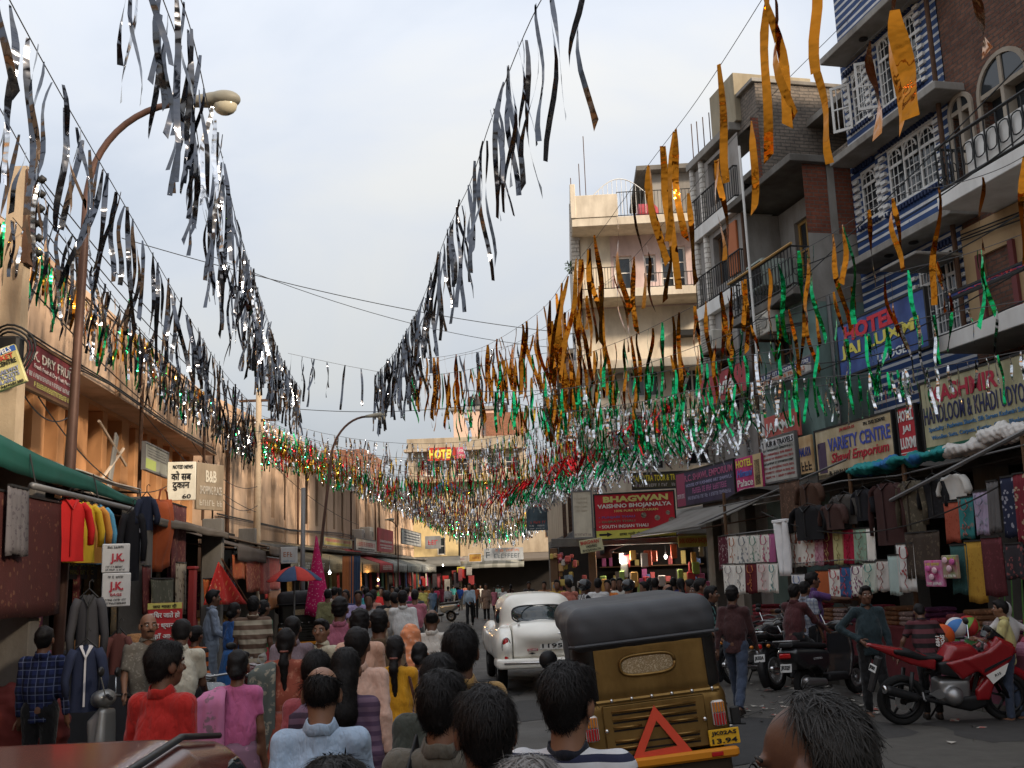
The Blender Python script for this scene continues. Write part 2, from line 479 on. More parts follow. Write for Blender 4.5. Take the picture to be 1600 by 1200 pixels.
def sdf_obj(name, sdf, vox, m, parent=None, disp=None, loc=None, rot=None):
    V, F = sdf.mesh(vox)
    if disp: V = V + vnorm(V, F) * disp(V)[:, None]
    return link(name, mesh_np(name, V, F, m, True), parent, loc, rot)
def rotm(ax, ang): return np.array(Matrix.Rotation(ang, 3, ax))

# ---------------------------------------------------------------- lettering
_TC = {}
def text_mesh(body, m, bold=0, shear=0):
    key = (body, m.name, bold, shear)
    if key in _TC: return _TC[key]
    c = bpy.data.curves.new('lettering', 'FONT'); c.body = body; c.size = 1; c.offset = bold; c.shear = shear; c.resolution_u = 2
    c.align_x = 'CENTER'; c.align_y = 'CENTER'; c.extrude = .02
    o = bpy.data.objects.new('lettering', c); COL.objects.link(o)
    dg = bpy.context.evaluated_depsgraph_get()
    me = bpy.data.meshes.new_from_object(o.evaluated_get(dg)); bpy.data.objects.remove(o); bpy.data.curves.remove(c)
    me.name = 'lettering'; me.materials.clear(); me.materials.append(m)
    v = np.array([x.co for x in me.vertices]) if len(me.vertices) else np.zeros((1, 3))
    lo, hi = v.min(0), v.max(0)
    v = (v - (lo + hi) / 2) / np.maximum(hi - lo, 1e-4)
    me.vertices.foreach_set('co', v.astype(np.float32).ravel()); me.update()
    _TC[key] = me
    return me
def letters(parent, body, cx, cz, wd, ht, m, y=-.008, bold=.012, shear=0, name='lettering', rz=0):
    """text fitted into a wd x ht box on a plane facing -y of the parent"""
    me = text_mesh(body, m, bold, shear)
    o = link(name, me, parent)
    o.matrix_local = Matrix.Translation((cx, y, cz)) @ Matrix.Rotation(rz, 4, 'Y') @ Matrix.Rotation(math.pi / 2, 4, 'X') @ Matrix.Diagonal((wd, ht, .006, 1))
    return o
def paint(col): 
    h = col if isinstance(col, str) else '%.2f_%.2f_%.2f' % tuple(col)
    return mat('paint ' + h, col, .6, var=.12, vs=6)
# ================================================================ setting
FL1 = Frame(-6.1 - .547, 6 - .055, math.atan2(1, -.1))      # parapet plane stands .55 m in front of it
FL2 = Frame(-8.6, 29.2, math.atan2(41.8, 1.5))
FR = Frame(4.93, 26.4, math.atan2(-1, .23))
FS = Frame(9.6 - .23 * 22, 22, math.atan2(-1, .23))
def ground_mat():
    t = NT('asphalt'); t.setp(.8, spec=.25)
    n = t.noise(.22, 8, .5); c = t.mix(n, (.078, .073, .067), (.10, .093, .084))
    c = t.mix(t.math('MULTIPLY', t.ramp(t.noise(.5, 8, .7), .5, .75), .6), c, (.135, .12, .10))           # dust
    c = t.mix(t.math('MULTIPLY', t.ramp(t.noise(1.1, 7, .7), .60, .75), .7), c, (.026, .025, .025))          # oil and patches
    g = t.noise(160, 3); c = t.mix(.55, c, t.ramp(g, .3, .75, (.45, .45, .45), (1.5, 1.5, 1.45)), 'MULTIPLY')
    cr = t.n('ShaderNodeTexVoronoi', {0: t.co(), 'Scale': .55}, feature='DISTANCE_TO_EDGE').outputs[0]
    crm = t.math('MULTIPLY', t.ramp(cr, .004, .012, (1, 1, 1), (0, 0, 0)), t.ramp(t.noise(.6), .5, .56))
    c = t.mix(t.math('MULTIPLY', crm, .7), c, (.018, .017, .017))
    t.base(c); t.l(t.ramp(t.noise(1.2, 5), .3, .8, (.55, .55, .55), (.95, .95, .95)), t.b.inputs['Roughness'])
    t.bump(g, .45, .01)
    return t.m
g = MB().grid(lambda a, b: ((a - .5) * 900, b * 900 - 200, 0), 30, 30)
tag(g.build('ground', ground_mat()), kind='structure')
def strip_sheet(name, pts, z, m):
    """pts: [(xl,xr,y)...] a raised shoulder with a kerb face"""
    b = MB(); v = []; f = []
    for xl, xr, y in pts: v += [(xl, y, z), (xr, y, z), (xl, y, -.05), (xr, y, -.05)]
    for i in range(len(pts) - 1):
        a = i * 4; c = a + 4; f += [(a, a + 1, c + 1, c), (a, c, c + 2, a + 2), (a + 1, a + 3, c + 3, c + 1)]
    f += [(0, 2, 3, 1), (len(v) - 4, len(v) - 3, len(v) - 1, len(v) - 2)]
    b.add(v, f); return tag(b.build(name, m), kind='structure')
dirt = mat('dusty paving', (.11, .098, .085), .9, var=.35, vs=1.3, bump=.5, bs=30, grime=.6)
strip_sheet('pavement_left', [(-9, -5.3, -12), (-9, -5.9, 6), (-12, -7.6, 29), (-11, -7.9, 40), (-10, -6.6, 72)], .12, dirt)
strip_sheet('pavement_right', [(9.3 + .23 * 12, 16, -12), (9.4 - .23 * 8, 12, 8), (9.4 - .23 * 20, 9, 20), (9.4 - .23 * 25.5, 7, 25.5), (2.3, 4, 34), (1.6, 4, 60)], .12, dirt)

for i, (px, py, r) in enumerate(((1180, 1150, .9), (1480, 1165, 1.1), (820, 1110, .7), (1010, 1030, 1.0), (730, 1010, 1.2), (1330, 1135, .6), (760, 1075, .9), (690, 985, 1.3), (1560, 1140, .7), (1090, 1180, .5))):
    q = gnd(px, py); rr = random.Random(i); n = 26; ph = rr.uniform(0, 6)
    rim = [(q.x + r * (1 + .22 * math.sin(3 * a + ph) + .12 * math.sin(7 * a + ph * 2) + rr.uniform(-.05, .05)) * math.cos(a), q.y + 1.5 * r * (1 + .2 * math.sin(2 * a + ph) + rr.uniform(-.06, .06)) * math.sin(a), .004 + .0004 * i) for a in [2 * math.pi * k / n for k in range(n)]]
    tag(MB().add(rim, [tuple(range(n))]).build('road_patch', mat('worn patch %d' % (i % 3), [(.038, .037, .037), (.085, .078, .068), (.05, .047, .044)][i % 3], .85, var=.35, vs=5, bump=.5, bs=120)), kind='structure')
kb_ = MB()
for k in range(34):
    y0 = 9 + k * .5; f = lambda y: 9.38 - .23 * y
    kb_.add([(f(y0) - .16, y0, -.02), (f(y0), y0, -.02), (f(y0 + .48), y0 + .48, -.02), (f(y0 + .48) - .16, y0 + .48, -.02), (f(y0) - .14, y0, .13 + .01 * (k % 3)), (f(y0), y0, .13 + .01 * (k % 3)), (f(y0 + .48), y0 + .48, .13 + .01 * (k % 3)), (f(y0 + .48) - .14, y0 + .48, .13 + .01 * (k % 3))], [(3, 2, 1, 0), (4, 5, 6, 7), (0, 1, 5, 4), (1, 2, 6, 5), (2, 3, 7, 6), (3, 0, 4, 7)])
tag(kb_.build('kerb', mat('kerb stone', (.13, .12, .105), .9, var=.4, vs=2, bump=.5, grime=.5)), kind='structure')

# ---------------------------------------------------------------- building kit (all in facade frames)
def building(name, fr, label, group=None):
    return thing(name, label, 'building', group=group, mtx=fr.m)
def wall(parent, u0, u1, z0, z1, m, ops=(), depth=.22, y=0, name='wall', back=None):
    b = MB()
    us = sorted({u0, u1, *[c for o in ops for c in (o[0], o[1]) if u0 < c < u1]}); zs = sorted({z0, z1, *[c for o in ops for c in (o[2], o[3]) if z0 < c < z1]})
    for i in range(len(us) - 1):
        for j in range(len(zs) - 1):
            cu, cz = (us[i] + us[i + 1]) / 2, (zs[j] + zs[j + 1]) / 2
            if any(o[0] < cu < o[1] and o[2] < cz < o[3] for o in ops): continue
            b.quad((us[i], y, zs[j]), (us[i + 1], y, zs[j]), (us[i + 1], y, zs[j + 1]), (us[i], y, zs[j + 1]))
    for a, c, d, e in ops:
        for p, q in (((a, d), (c, d)), ((c, d), (c, e)), ((c, e), (a, e)), ((a, e), (a, d))):
            b.quad((q[0], y, q[1]), (p[0], y, p[1]), (p[0], y + depth, p[1]), (q[0], y + depth, q[1]))
    return b.build(name, m, parent)
def shell(parent, u0, u1, y0, y1, z0, z1, m, roof=True):
    """side and back walls plus the roof deck behind a facade"""
    b = MB(); b.quad((u0, y1, z0), (u0, y0, z0), (u0, y0, z1), (u0, y1, z1)); b.quad((u1, y0, z0), (u1, y1, z0), (u1, y1, z1), (u1, y0, z1)); b.quad((u1, y1, z0), (u0, y1, z0), (u0, y1, z1), (u1, y1, z1))
    b.build('side_wall', m, parent)
    if roof: MB().box(u0, u1, y0, y1, z1 - .15, z1).build('roof', M_CONC, parent)
def box_part(parent, name, u0, u1, y0, y1, z0, z1, m, b=.012):
    return MB().bbox(u0, u1, y0, y1, z0, z1, b).build(name, m, parent)
def window(parent, u0, u1, z0, z1, y, mf, nu=2, nv=3, fw=.07, arch=False, name='window'):
    """recessed window: dark pane, frame with bars; the pane is a sub-part"""
    b = MB(); t = .05
    b.box(u0, u1, y, y + t, z0, z0 + fw); b.box(u0, u1, y, y + t, z1 - fw, z1); b.box(u0, u0 + fw, y + .002, y + t - .002, z0, z1); b.box(u1 - fw, u1, y + .002, y + t - .002, z0, z1)
    for i in range(1, nu):
        c = u0 + (u1 - u0) * i / nu; b.box(c - fw * .4, c + fw * .4, y + .004, y + t - .004, z0, z1)
    for j in range(1, nv):
        c = z0 + (z1 - z0) * j / nv; b.box(u0, u1, y + .006, y + t - .006, c - fw * .25, c + fw * .25)
    o = b.build(name, mf, parent)
    MB().quad((u0, y + .035, z0), (u1, y + .035, z0), (u1, y + .035, z1), (u0, y + .035, z1)).build('pane', M_PANE, o)
    return o
def railing(parent, pts, z0, h, n, m, r=.012, name='railing', curly=False):
    """pts: polyline of (u,y); bars joined into one railing"""
    b = MB()
    for z in (z0 + .05, z0 + h): b.tube([(p[0], p[1], z) for p in pts], r * 1.8, 6)
    for a, c in zip(pts, pts[1:]):
        L = math.hypot(c[0] - a[0], c[1] - a[1]); k = max(2, int(n * L))
        for i in range(k + 1):
            t = i / k; x, y = a[0] + (c[0] - a[0]) * t, a[1] + (c[1] - a[1]) * t
            b.tube([(x, y, z0), (x, y, z0 + h)], r, 5)
            if curly and i < k:
                x2, y2 = a[0] + (c[0] - a[0]) * (t + .5 / k), a[1] + (c[1] - a[1]) * (t + .5 / k)
                q = L / k * .42; ux, uy = (c[0] - a[0]) / L, (c[1] - a[1]) / L
                b.tube([(x2 + ux * q * math.cos(s), y2 + uy * q * math.cos(s), z0 + h * .5 + h * .36 * math.sin(s) * (.6 + .4 * math.cos(s) ** 2)) for s in [k2 * math.pi / 5 for k2 in range(11)]], r * .8, 4)
    return b.build(name, m, parent)
def arch_ring(b, uc, zs, rw, rh, y0, y1, t, n=12):
    pi = math.pi
    for i in range(n):
        a0, a1 = pi * i / n, pi * (i + 1) / n
        P = lambda a, r0, y: (uc + (rw + r0) * math.cos(a), y, zs + (rh + r0) * math.sin(a))
        b.add([P(a0, 0, y0), P(a0, t, y0), P(a1, t, y0), P(a1, 0, y0), P(a0, 0, y1), P(a0, t, y1), P(a1, t, y1), P(a1, 0, y1)], [(0, 1, 2, 3), (7, 6, 5, 4), (1, 5, 6, 2), (0, 3, 7, 4)])
def drain(parent, u, y, z0, z1, m, r=.05):
    MB().tube([(u, y, z0), (u, y, z1)], r, 8).build('drain_pipe', m, parent)
def ac_unit(parent_fr, u, y, z, label, w_=.75, h=.55, d=.55):
    t = thing('air_conditioner', label, 'air conditioner', mtx=parent_fr.m @ Matrix.Translation((u, y, z)))
    MB().bbox(-w_ / 2, w_ / 2, 0, d, 0, h, .02).build('casing', mat('ac beige', (.55, .52, .45), .6, grime=.5), t)
    b = MB()
    for i in range(7): b.box(-w_ / 2 + .05, w_ / 2 - .25, -.012, -.001, .06 + i * .065, .085 + i * .065)
    b.build('grille', mat('ac grille', (.25, .24, .21), .6), t)
    MB().lathe([(.02, -.02), (.13, -.02), (.13, -.001)], 16, 'y', (w_ / 2 - .16, 0, h / 2)).build('fan_guard', mat('ac grille', (.25, .24, .21)), t)
    b = MB(); b.box(-w_ / 2 - .03, -w_ / 2 + .02, -.02, d + .4, -.06, -.002); b.box(w_ / 2 - .02, w_ / 2 + .03, -.02, d + .4, -.06, -.002); b.build('bracket', M_RUST, t)
    return t
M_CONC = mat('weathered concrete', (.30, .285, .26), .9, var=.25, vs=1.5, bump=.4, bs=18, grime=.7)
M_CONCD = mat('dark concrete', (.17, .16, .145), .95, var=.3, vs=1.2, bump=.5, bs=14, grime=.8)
M_PANE = mat('dark window pane', (.025, .03, .035), .08, var=0, spec=.6)
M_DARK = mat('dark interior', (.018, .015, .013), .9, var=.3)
M_WHITE = mat('white paint', (.72, .71, .68), .55, var=.08, grime=.35)
M_RUST = mat('rusty iron', (.10, .055, .035), .8, metal=.3, var=.5, vs=9, bump=.3, bs=60)
M_IRON = mat('black iron', (.03, .03, .03), .55, metal=.4, var=.2)
M_WOOD = mat('brown wood', (.13, .07, .035), .7, var=.35, vs=6, bump=.3)
M_PEACH = mat('peach plaster', (.64, .45, .31), .9, var=.16, vs=.8, bump=.25, bs=9, grime=.8)
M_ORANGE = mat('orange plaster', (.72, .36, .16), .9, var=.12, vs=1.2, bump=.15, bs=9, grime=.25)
M_SHUT = mat('rolling shutter', (.09, .095, .09), .55, metal=.3, var=.3, grime=.4)

# ---------------------------------------------------------------- left: two storey peach market building
L1 = building('market_building', FL1, 'long peach two storey market building with a solid parapet band, beside the near lamp post')
EDG = [0.4, 5.2, 8.1, 10.55, 12.8, 15.6, 18.6, 22.2]
wall(L1, -14, 22.4, 0, 3.35, M_CONCD, [(a + .25, b - .25, .12, 2.9) for a, b in zip([-13, -10, -7, -4, -1.5] + EDG[1:-1], [-10, -7, -4, -1.5, 1.5] + EDG[2:])], .9)
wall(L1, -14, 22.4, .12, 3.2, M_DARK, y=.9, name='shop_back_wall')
ops = [(a + .28, b - .28, 3.55, 5.42) for a, b in zip(EDG, EDG[1:])]
wall(L1, -14, 22.4, 3.35, 5.5, M_ORANGE, ops, .5, y=.02, name='upper_wall')
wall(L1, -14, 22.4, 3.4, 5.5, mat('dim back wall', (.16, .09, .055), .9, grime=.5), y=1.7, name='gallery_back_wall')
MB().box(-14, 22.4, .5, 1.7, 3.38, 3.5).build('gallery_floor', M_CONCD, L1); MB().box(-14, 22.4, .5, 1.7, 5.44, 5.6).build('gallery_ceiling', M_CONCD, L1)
for a, b in zip(EDG, EDG[1:]):
    n = max(1, round((b - a) / 1.2))
    for i in range(1, n):
        c = a + (b - a) * i / n; box_part(L1, 'column', c - .16, c + .16, .03, .36, 3.552, 5.418, M_ORANGE)
        box_part(L1, 'shutter', c - .5, c - .1, 1.55, 1.69, 3.6, 5.1, M_SHUT)
    MB().box(a + .3, b - .3, .52, .55, 3.85, 3.89).box(a + .3, b - .3, .52, .55, 4.4, 4.44).build('rail', M_RUST, L1)
wall(L1, -14, 22.42, 5.5, 6.86, M_PEACH, y=-.55, name='parapet')
b = MB(); b.quad((-14, -.55, 5.5), (-14, .1, 5.5), (22.42, .1, 5.5), (22.42, -.55, 5.5)); b.quad((22.42, -.55, 5.5), (22.42, .3, 5.5), (22.42, .3, 6.86), (22.42, -.55, 6.86)); b.box(-14, 22.42, -.58, .3, 6.84, 6.95); b.build('parapet_return', M_PEACH, L1)
for e_ in [-10, -7, -4, -1.5] + EDG: box_part(L1, 'rib', e_ - .07, e_ + .07, -.62, -.552, 5.46, 6.83, M_PEACH)
shell(L1, -14, 22.4, .3, 9, 0, 6.6, M_PEACH)
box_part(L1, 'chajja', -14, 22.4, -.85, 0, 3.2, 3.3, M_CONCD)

# ---------------------------------------------------------------- left: second peach building, bending right
L2 = building('market_building', FL2, 'far peach market building with rows of narrow dark slit windows')
SL = [3.4, 6.2, 7.87, 11.0, 12.75, 16.1, 17.9, 21.6, 23.7, 27.8, 30.1, 34.3, 37.4]
ws = [(u - .19 - u * .002, u + .19 + u * .004, 4.15, 6.15) for u in SL]
wall(L2, 0, 41.6, 3.1, 6.9, M_PEACH, ws, .3)
for a, b_, c, d in ws: window(L2, a, b_, c, d, .16, mat('dark brown shutter', (.045, .024, .014), .7, var=.3), 1, 4, .05)
wall(L2, 0, 41.6, 0, 3.1, M_CONCD, [(i * 3.4 + .3, i * 3.4 + 3.1, .12, 2.7) for i in range(12)], .9)
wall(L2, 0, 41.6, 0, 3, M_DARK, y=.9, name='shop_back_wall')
for u in np.arange(1.2, 41, 3.35): box_part(L2, 'pilaster', u - .12, u + .12, -.06, -.002, 3.12, 6.88, M_PEACH)
box_part(L2, 'cornice', -.1, 41.7, -.35, .2, 6.6, 6.76, M_PEACH); box_part(L2, 'parapet', -.1, 41.7, -.12, .1, 6.77, 7.25, M_PEACH)
box_part(L2, 'chajja', 0, 41.6, -.9, -.002, 3.05, 3.15, M_CONCD)
shell(L2, 0, 41.6, .05, 9, 0, 6.9, M_PEACH)
# rooftop rooms on the far market building
box_part(L2, 'roof_room', 9, 16, 2, 6, 6.9, 8.3, mat_brick('brick red far', (.42, .17, .09), (.34, .13, .07), (.3, .25, .2)))
box_part(L2, 'roof_room', 30, 36, 1.2, 5, 6.9, 9.4, mat_brick('brick red far', (.42, .17, .09), (.34, .13, .07), (.3, .25, .2)))
box_part(L2, 'roof_shed', 1, 7, 1.5, 4, 6.9, 7.9, mat('straw shed', (.33, .24, .13), .9, var=.4, vs=5, grime=.4))
ac_unit(FL2, 20.4, -.5, 3.75, 'beige window air conditioner on the far peach wall, the left one of two'); ac_unit(FL2, 22.6, -.5, 3.8, 'beige window air conditioner on the far peach wall, the right one of two', .95, .7)

# ---------------------------------------------------------------- end of the street
FE1 = Frame(-7.6, 71.6, rad(4)); E1 = building('shop_building', FE1, 'low yellow shop building at the far end of the street')
wall(E1, 0, 3.5, 2.9, 7.6, mat('yellow plaster', (.66, .52, .27), .9, grime=.35), [(2.05, 2.6, 3.4, 4.6)], .2); window(E1, 2.05, 2.6, 3.4, 4.6, .1, M_WHITE, 1, 2)
wall(E1, 0, 3.5, 0, 2.9, M_DARK, y=.5, name='shop_back_wall'); box_part(E1, 'chajja', 0, 3.5, -.9, .2, 2.85, 2.95, M_CONC); shell(E1, 0, 3.5, .05, 5, 0, 7.6, MATS['yellow plaster'])
FE2 = Frame(-4.1, 74.0, rad(-3)); E2 = building('shop_building', FE2, 'low beige block closing the far end of the street under silver streamers')
M_BEIGE = mat('beige plaster', (.44, .36, .26), .9, grime=.5)
wall(E2, 0, 7.5, 2.9, 7.3, M_BEIGE, [(u, u + .8, 4.4, 5.8) for u in (.8, 2.6, 4.4, 6.1)], .25)
for u in (.8, 2.6, 4.4, 6.1): window(E2, u, u + .8, 4.4, 5.8, .12, M_WOOD, 2, 2)
wall(E2, 0, 7.5, 0, 2.9, M_DARK, y=.6, name='shop_back_wall'); box_part(E2, 'chajja', 0, 7.5, -1.1, .2, 2.8, 2.92, M_CONC); shell(E2, 0, 7.5, .05, 7, 0, 7.3, M_BEIGE)
FH = Frame(-9.9, 95, rad(-2)); H = building('hotel_building', FH, 'tall beige hotel with a red rooftop sign at the end of the street')
M_HOT = mat('hotel plaster', (.46, .37, .27), .9, grime=.35)
hw = [(u, u + 1.3, z, z + 1.6) for z in (5.2, 8.1, 11.1) for u in (1.6, 4.4, 7.2, 9.0)]
wall(H, 0, 10.8, 0, 13.6, M_HOT, hw, .3)
for q in hw: window(H, *q, .15, M_WHITE, 2, 3, .1)
for z in (4.6, 7.5, 10.4, 13.3): box_part(H, 'slab', -.3, 11.1, -.9, .1, z, z + .25, M_HOT)
for u in (1.2, 4.0, 6.8, 10.5): box_part(H, 'column', u - .15, u + .15, -.2, -.002, 4.9, 13.25, M_HOT)
box_part(H, 'parapet', 0, 10.8, -.9, -.75, 13.56, 14.5, M_BEIGE); shell(H, 0, 10.8, .05, 9, 0, 13.6, M_HOT)
box_part(H, 'roof_room', 4.2, 8.0, 1, 5, 13.6, 17.3, mat('pink cream plaster', (.72, .50, .38), .9, grime=.2)); box_part(H, 'roof_room', 7.3, 10.9, .6, 5, 13.6, 16.9, mat_brick('brick red far', 0, 0, 0))
box_part(H, 'roof_slab', 3.9, 8.2, .8, 5.2, 17.3, 17.6, M_CONC)
tk = thing('water_tank', 'black roof water tank above the far hotel, the left one of two', 'tank', loc=FH.pt(6.2, 2.5, 17.6), group='hotel roof tanks')
MB().lathe([(.55, 0), (.75, .05), (.75, .9), (.7, 1.15), (.3, 1.3), (.3, 1.4), (.01, 1.42)], 16).build('barrel', mat('black plastic', (.02, .02, .022), .5, var=.1), tk)
tk2 = copy_tree(tk); tk2.location = FH.pt(8.6, 2.5, 16.9); tk2['label'] = 'black roof water tank above the far hotel, the right one of two'
tp = thing('tarpaulin', 'bright blue tarpaulin on a low roof below the far hotel', 'tarpaulin', loc=at(701, 775, 79))
MB().sheet(lambda a, b: ((a - .5) * 3.2, b * 2.0 - 1, 1.0 * math.sin(math.pi * min(a * 1.1, 1)) * (1 - .4 * b) + .06 * math.sin(17 * a + 5 * b)), 12, 6, (0, 0, -.02)).build('sheet', mat('blue tarp', (.04, .19, .62), .5, var=.2), tp, True)
MB().box(-1.7, 1.7, -1.1, 1.2, -7.0, -.05).build('support', M_BEIGE, tp)

# ---------------------------------------------------------------- right: dark brick tower, pink hotel
M_BRD = mat_brick('dark old brick', (.10, .055, .042), (.14, .08, .06), (.09, .08, .07))
FT = Frame(2.0, 45, rad(-3)); T = building('brick_tower', FT, 'narrow dark brick building with leafy plants on its edge, left of the pink hotel')
wall(T, 0, 1.6, 0, 11.7, M_BRD, [(.5, 1.1, 8.2, 9.4)], .25); window(T, .5, 1.1, 8.2, 9.4, .12, M_WOOD, 1, 2)
shell(T, 0, 1.6, .05, 6, 0, 11.7, M_BRD); box_part(T, 'slab', -.15, 1.7, -.25, .2, 11.55, 11.75, M_CONCD)
FTs = Frame(2.0, 57, rad(-90)); 
M_PINK = mat('pink wall', (.60, .46, .44), .85, var=.1, grime=.4); M_CREAM = mat('cream tile', (.66, .58, .46), .7, var=.14, vs=3, grime=.45, bump=.15)
M_WTILE = mat_brick('white wall tile', (.62, .60, .55), (.58, .55, .50), (.33, .30, .27), 1.6, .6, .25)
FP = Frame(2.44, 33, rad(-3)); P = building('hotel_building', FP, 'tall pink and cream hotel with stacked balconies facing down the street')
pw = [(2.1, 2.5, 11.35, 12.3), (2.65, 3.5, 10.95, 12.55), (1.1, 1.7, 10.6, 12.3), (1.4, 2.4, 7.5, 9.6), (3.0, 3.9, 7.6, 9.3), (1.4, 2.4, 5.1, 7.0), (3.0, 3.9, 5.2, 6.8)]
wall(P, 0, 4.6, 0, 8.55, M_CREAM, [q for q in pw if q[3] < 10], .2); wall(P, 0, 4.6, 8.55, 10.5, M_CREAM, name='middle_wall'); wall(P, 0, 4.6, 10.5, 13.2, M_PINK, [q for q in pw if q[3] > 10], .2, name='upper_wall')
for q in pw: window(P, *q, .12, M_WHITE, 2 if q[1] - q[0] > .7 else 1, 3, .07)
for z, d in ((13.0, 1.15), (10.55, 1.25), (8.3, .9), (5.8, .6)):
    box_part(P, 'balcony_slab', -.25 if z > 9 else 0, 4.7, -d, .05, z, z + .28, M_CREAM)
box_part(P, 'parapet', -.25, 1.25, -1.18, -1.02, 13.28, 14.05, M_CREAM); box_part(P, 'parapet_end', -.27, -.1, -1.2, .6, 13.281, 14.45, M_CREAM)
railing(P, [(1.25, -1.08), (4.6, -1.08)], 13.28, .85, 9, M_IRON, .008)
b = MB(); b.tube([(.4 + 1.9 * t, -1.0, 14.0 + .62 * math.sin(math.pi * t)) for t in np.linspace(0, 1, 14)], .018, 5)
for t in np.linspace(.06, .94, 12): b.tube([(.4 + 1.9 * t, -1.0, 13.4), (.4 + 1.9 * t, -1.0, 14.0 + .62 * math.sin(math.pi * t))], .009, 4)
b.build('arched_railing', M_WHITE, P)
railing(P, [(-.1, -1.15), (1.2, -1.15), (1.2, -.1)], 10.83, .75, 11, M_IRON, .009); railing(P, [(2.0, -1.1), (3.6, -1.1)], 10.83, .5, 9, M_IRON, .008)
wall(P, 0, 1.0, 10.85, 13.0, M_CREAM, y=-.02, name='balcony_back_wall')

shell(P, 0, 4.6, .05, 9, 0, 13.2, M_WTILE); box_part(P, 'corner_pier', -.3, -.02, -.1, 9, 0, 14.2, M_WTILE)
box_part(P, 'roof_room', 2.5, 4.6, 1.2, 5, 13.2, 15.6, M_CONC); box_part(P, 'roof_slab', 2.1, 4.7, .8, 5.2, 15.6, 15.78, M_CONCD)
MB().lathe([(.3, 0), (.42, .04), (.42, .55), (.3, .68), (.12, .72)], 14, 'x').build('barrel', mat('brick red plastic', (.30, .04, .05), .5), thing('water_tank', 'dark red water drum on the roof terrace of the pink hotel', 'tank', loc=FP.pt(2.0, .3, 13.75)))
for u, h in ((.1, 1.6), (.3, 2.6), (-.2, 1.1)): MB().tube([(u, .4, 13.2), (u, .4, 14.2 + h)], .015, 5).build('rod', M_RUST, P)
box_part(P, 'shutter_box', 2.9, 4.0, -.35, -.002, 9.4, 9.6, M_IRON)

# ---------------------------------------------------------------- right: grey and brick mixed building
M_GBR = mat_brick('grey old brick', (.21, .185, .16), (.27, .23, .195), (.14, .13, .12), 1.0, bump=1.0)
M_RBR = mat_brick('red brick panel', (.26, .085, .05), (.21, .065, .04), (.16, .12, .10), 1.0)
M_TEAL = mat('dull green plaster', (.17, .25, .23), .9, grime=.6, var=.2)
M_GREY = mat('grey plaster', (.34, .32, .30), .9, grime=.6, var=.2)
Mb = building('brick_building', FR, 'unfinished grey building with rough brick top and red brick panel')
mw_ = [(1.4, 2.3, 8.9, 10.2), (1.4, 2.3, 11.0, 12.2), (3.9, 5.4, 8.35, 9.75), (4.2, 5.0, 5.9, 7.2), (1.0, 2.2, 5.4, 7.0)]
wall(Mb, .4, 3.2, 0, 12.3, M_GREY, [q for q in mw_ if q[1] < 3], .3); wall(Mb, 3.2, 6.05, 0, 7.6, M_TEAL, [mw_[3]], .3, name='lower_wall')
wall(Mb, 3.2, 6.05, 7.6, 10.2, M_GREY, [mw_[2]], .3, y=.9, name='recessed_wall'); box_part(Mb, 'side_pier', 3.15, 3.2, .02, .9, 7.6, 10.2, M_GREY)
MSD = Matrix.Translation((6.05, 0, 0)) @ Matrix.Rotation(math.pi / 2, 4, 'Z')     # near side wall, facing the camera
def sidewall(u0, u1, z0, z1, m, name, y=0):
    o = wall(Mb, u0, u1, z0, z1, m, y=y, name=name); o.matrix_local = MSD; return o
sidewall(0, 1.3, 7.3, 8.78, M_CONC, 'concrete_panel'); sidewall(0, .55, 8.78, 10.3, M_RBR, 'brick_panel'); sidewall(.72, 1.4, 8.78, 10.3, M_RBR, 'brick_panel'); sidewall(.55, .72, 8.78, 10.3, M_CONC, 'concrete_post', -.02)
sidewall(0, 3, 0, 7.3, M_TEAL, 'lower_side_wall', .004)
box_part(Mb, 'canopy_slab', 3.0, 6.2, -.35, 1.5, 10.3, 10.46, M_CONCD); box_part(Mb, 'balcony_slab', 3.0, 6.04, -.45, .9, 7.45, 7.62, M_CONCD)
o = wall(Mb, .15, 2.75, 10.46, 13.2, M_GBR, name='rough_brick_wall'); o.matrix_local = Matrix.Translation((4.0, 0, 0)) @ Matrix.Rotation(math.pi / 2, 4, 'Z')
o = wall(Mb, -.05, .15, 10.46, 12.3, M_RBR, name='brick_strip'); o.matrix_local = Matrix.Translation((4.02, 0, 0)) @ Matrix.Rotation(math.pi / 2, 4, 'Z')
box_part(Mb, 'coping', 1.9, 4.05, .05, 2.8, 13.2, 13.3, M_CONC); wall(Mb, 2.6, 4.0, 12.3, 13.2, M_GBR, y=.15, name='rough_brick_wall')
wall(Mb, 4.0, 6.1, 10.46, 11.0, M_GBR, y=1.3, name='rough_brick_wall')
shell(Mb, .4, 6.04, 1.4, 8, 0, 12.3, M_GBR)
for q, nu in ((mw_[0], 2), (mw_[1], 2), (mw_[3], 2), (mw_[4], 2)): window(Mb, *q, .15, M_WOOD, nu, 2, .07)
window(Mb, *mw_[2], 1.0, mat('ochre window wood', (.42, .24, .07), .6), 4, 2, .07)
box_part(Mb, 'shutter', 2.35, 2.85, -.06, -.002, 8.9, 10.2, mat('orange wood', (.42, .13, .045), .7))
railing(Mb, [(3.05, .1), (3.05, -.4), (6.0, -.4), (6.0, .1)], 7.64, .85, 7, M_IRON, .012, curly=True); MB().tube([(3.0, -.43, 8.52), (6.1, -.43, 8.52)], .03, 6).build('handrail', mat('ochre window wood', 0), Mb)
for z in (12.4, 10.35, 8.25):
    box_part(Mb, 'balcony_slab', .35, 3.1, -.15, .95, z, z + (.34 if z < 12 else .2), M_WHITE if z < 12 else M_CONC)
    if z < 12: railing(Mb, [(.4, 0), (.4, -.1), (3.05, -.1), (3.05, 0)], z + .34, .8, 8, M_IRON, .012)
for u in (.5, 1.1): MB().tube([(u, -.02, 3), (u, -.02, 12.4)], .1, 10).build('column', M_WTILE, Mb, True)
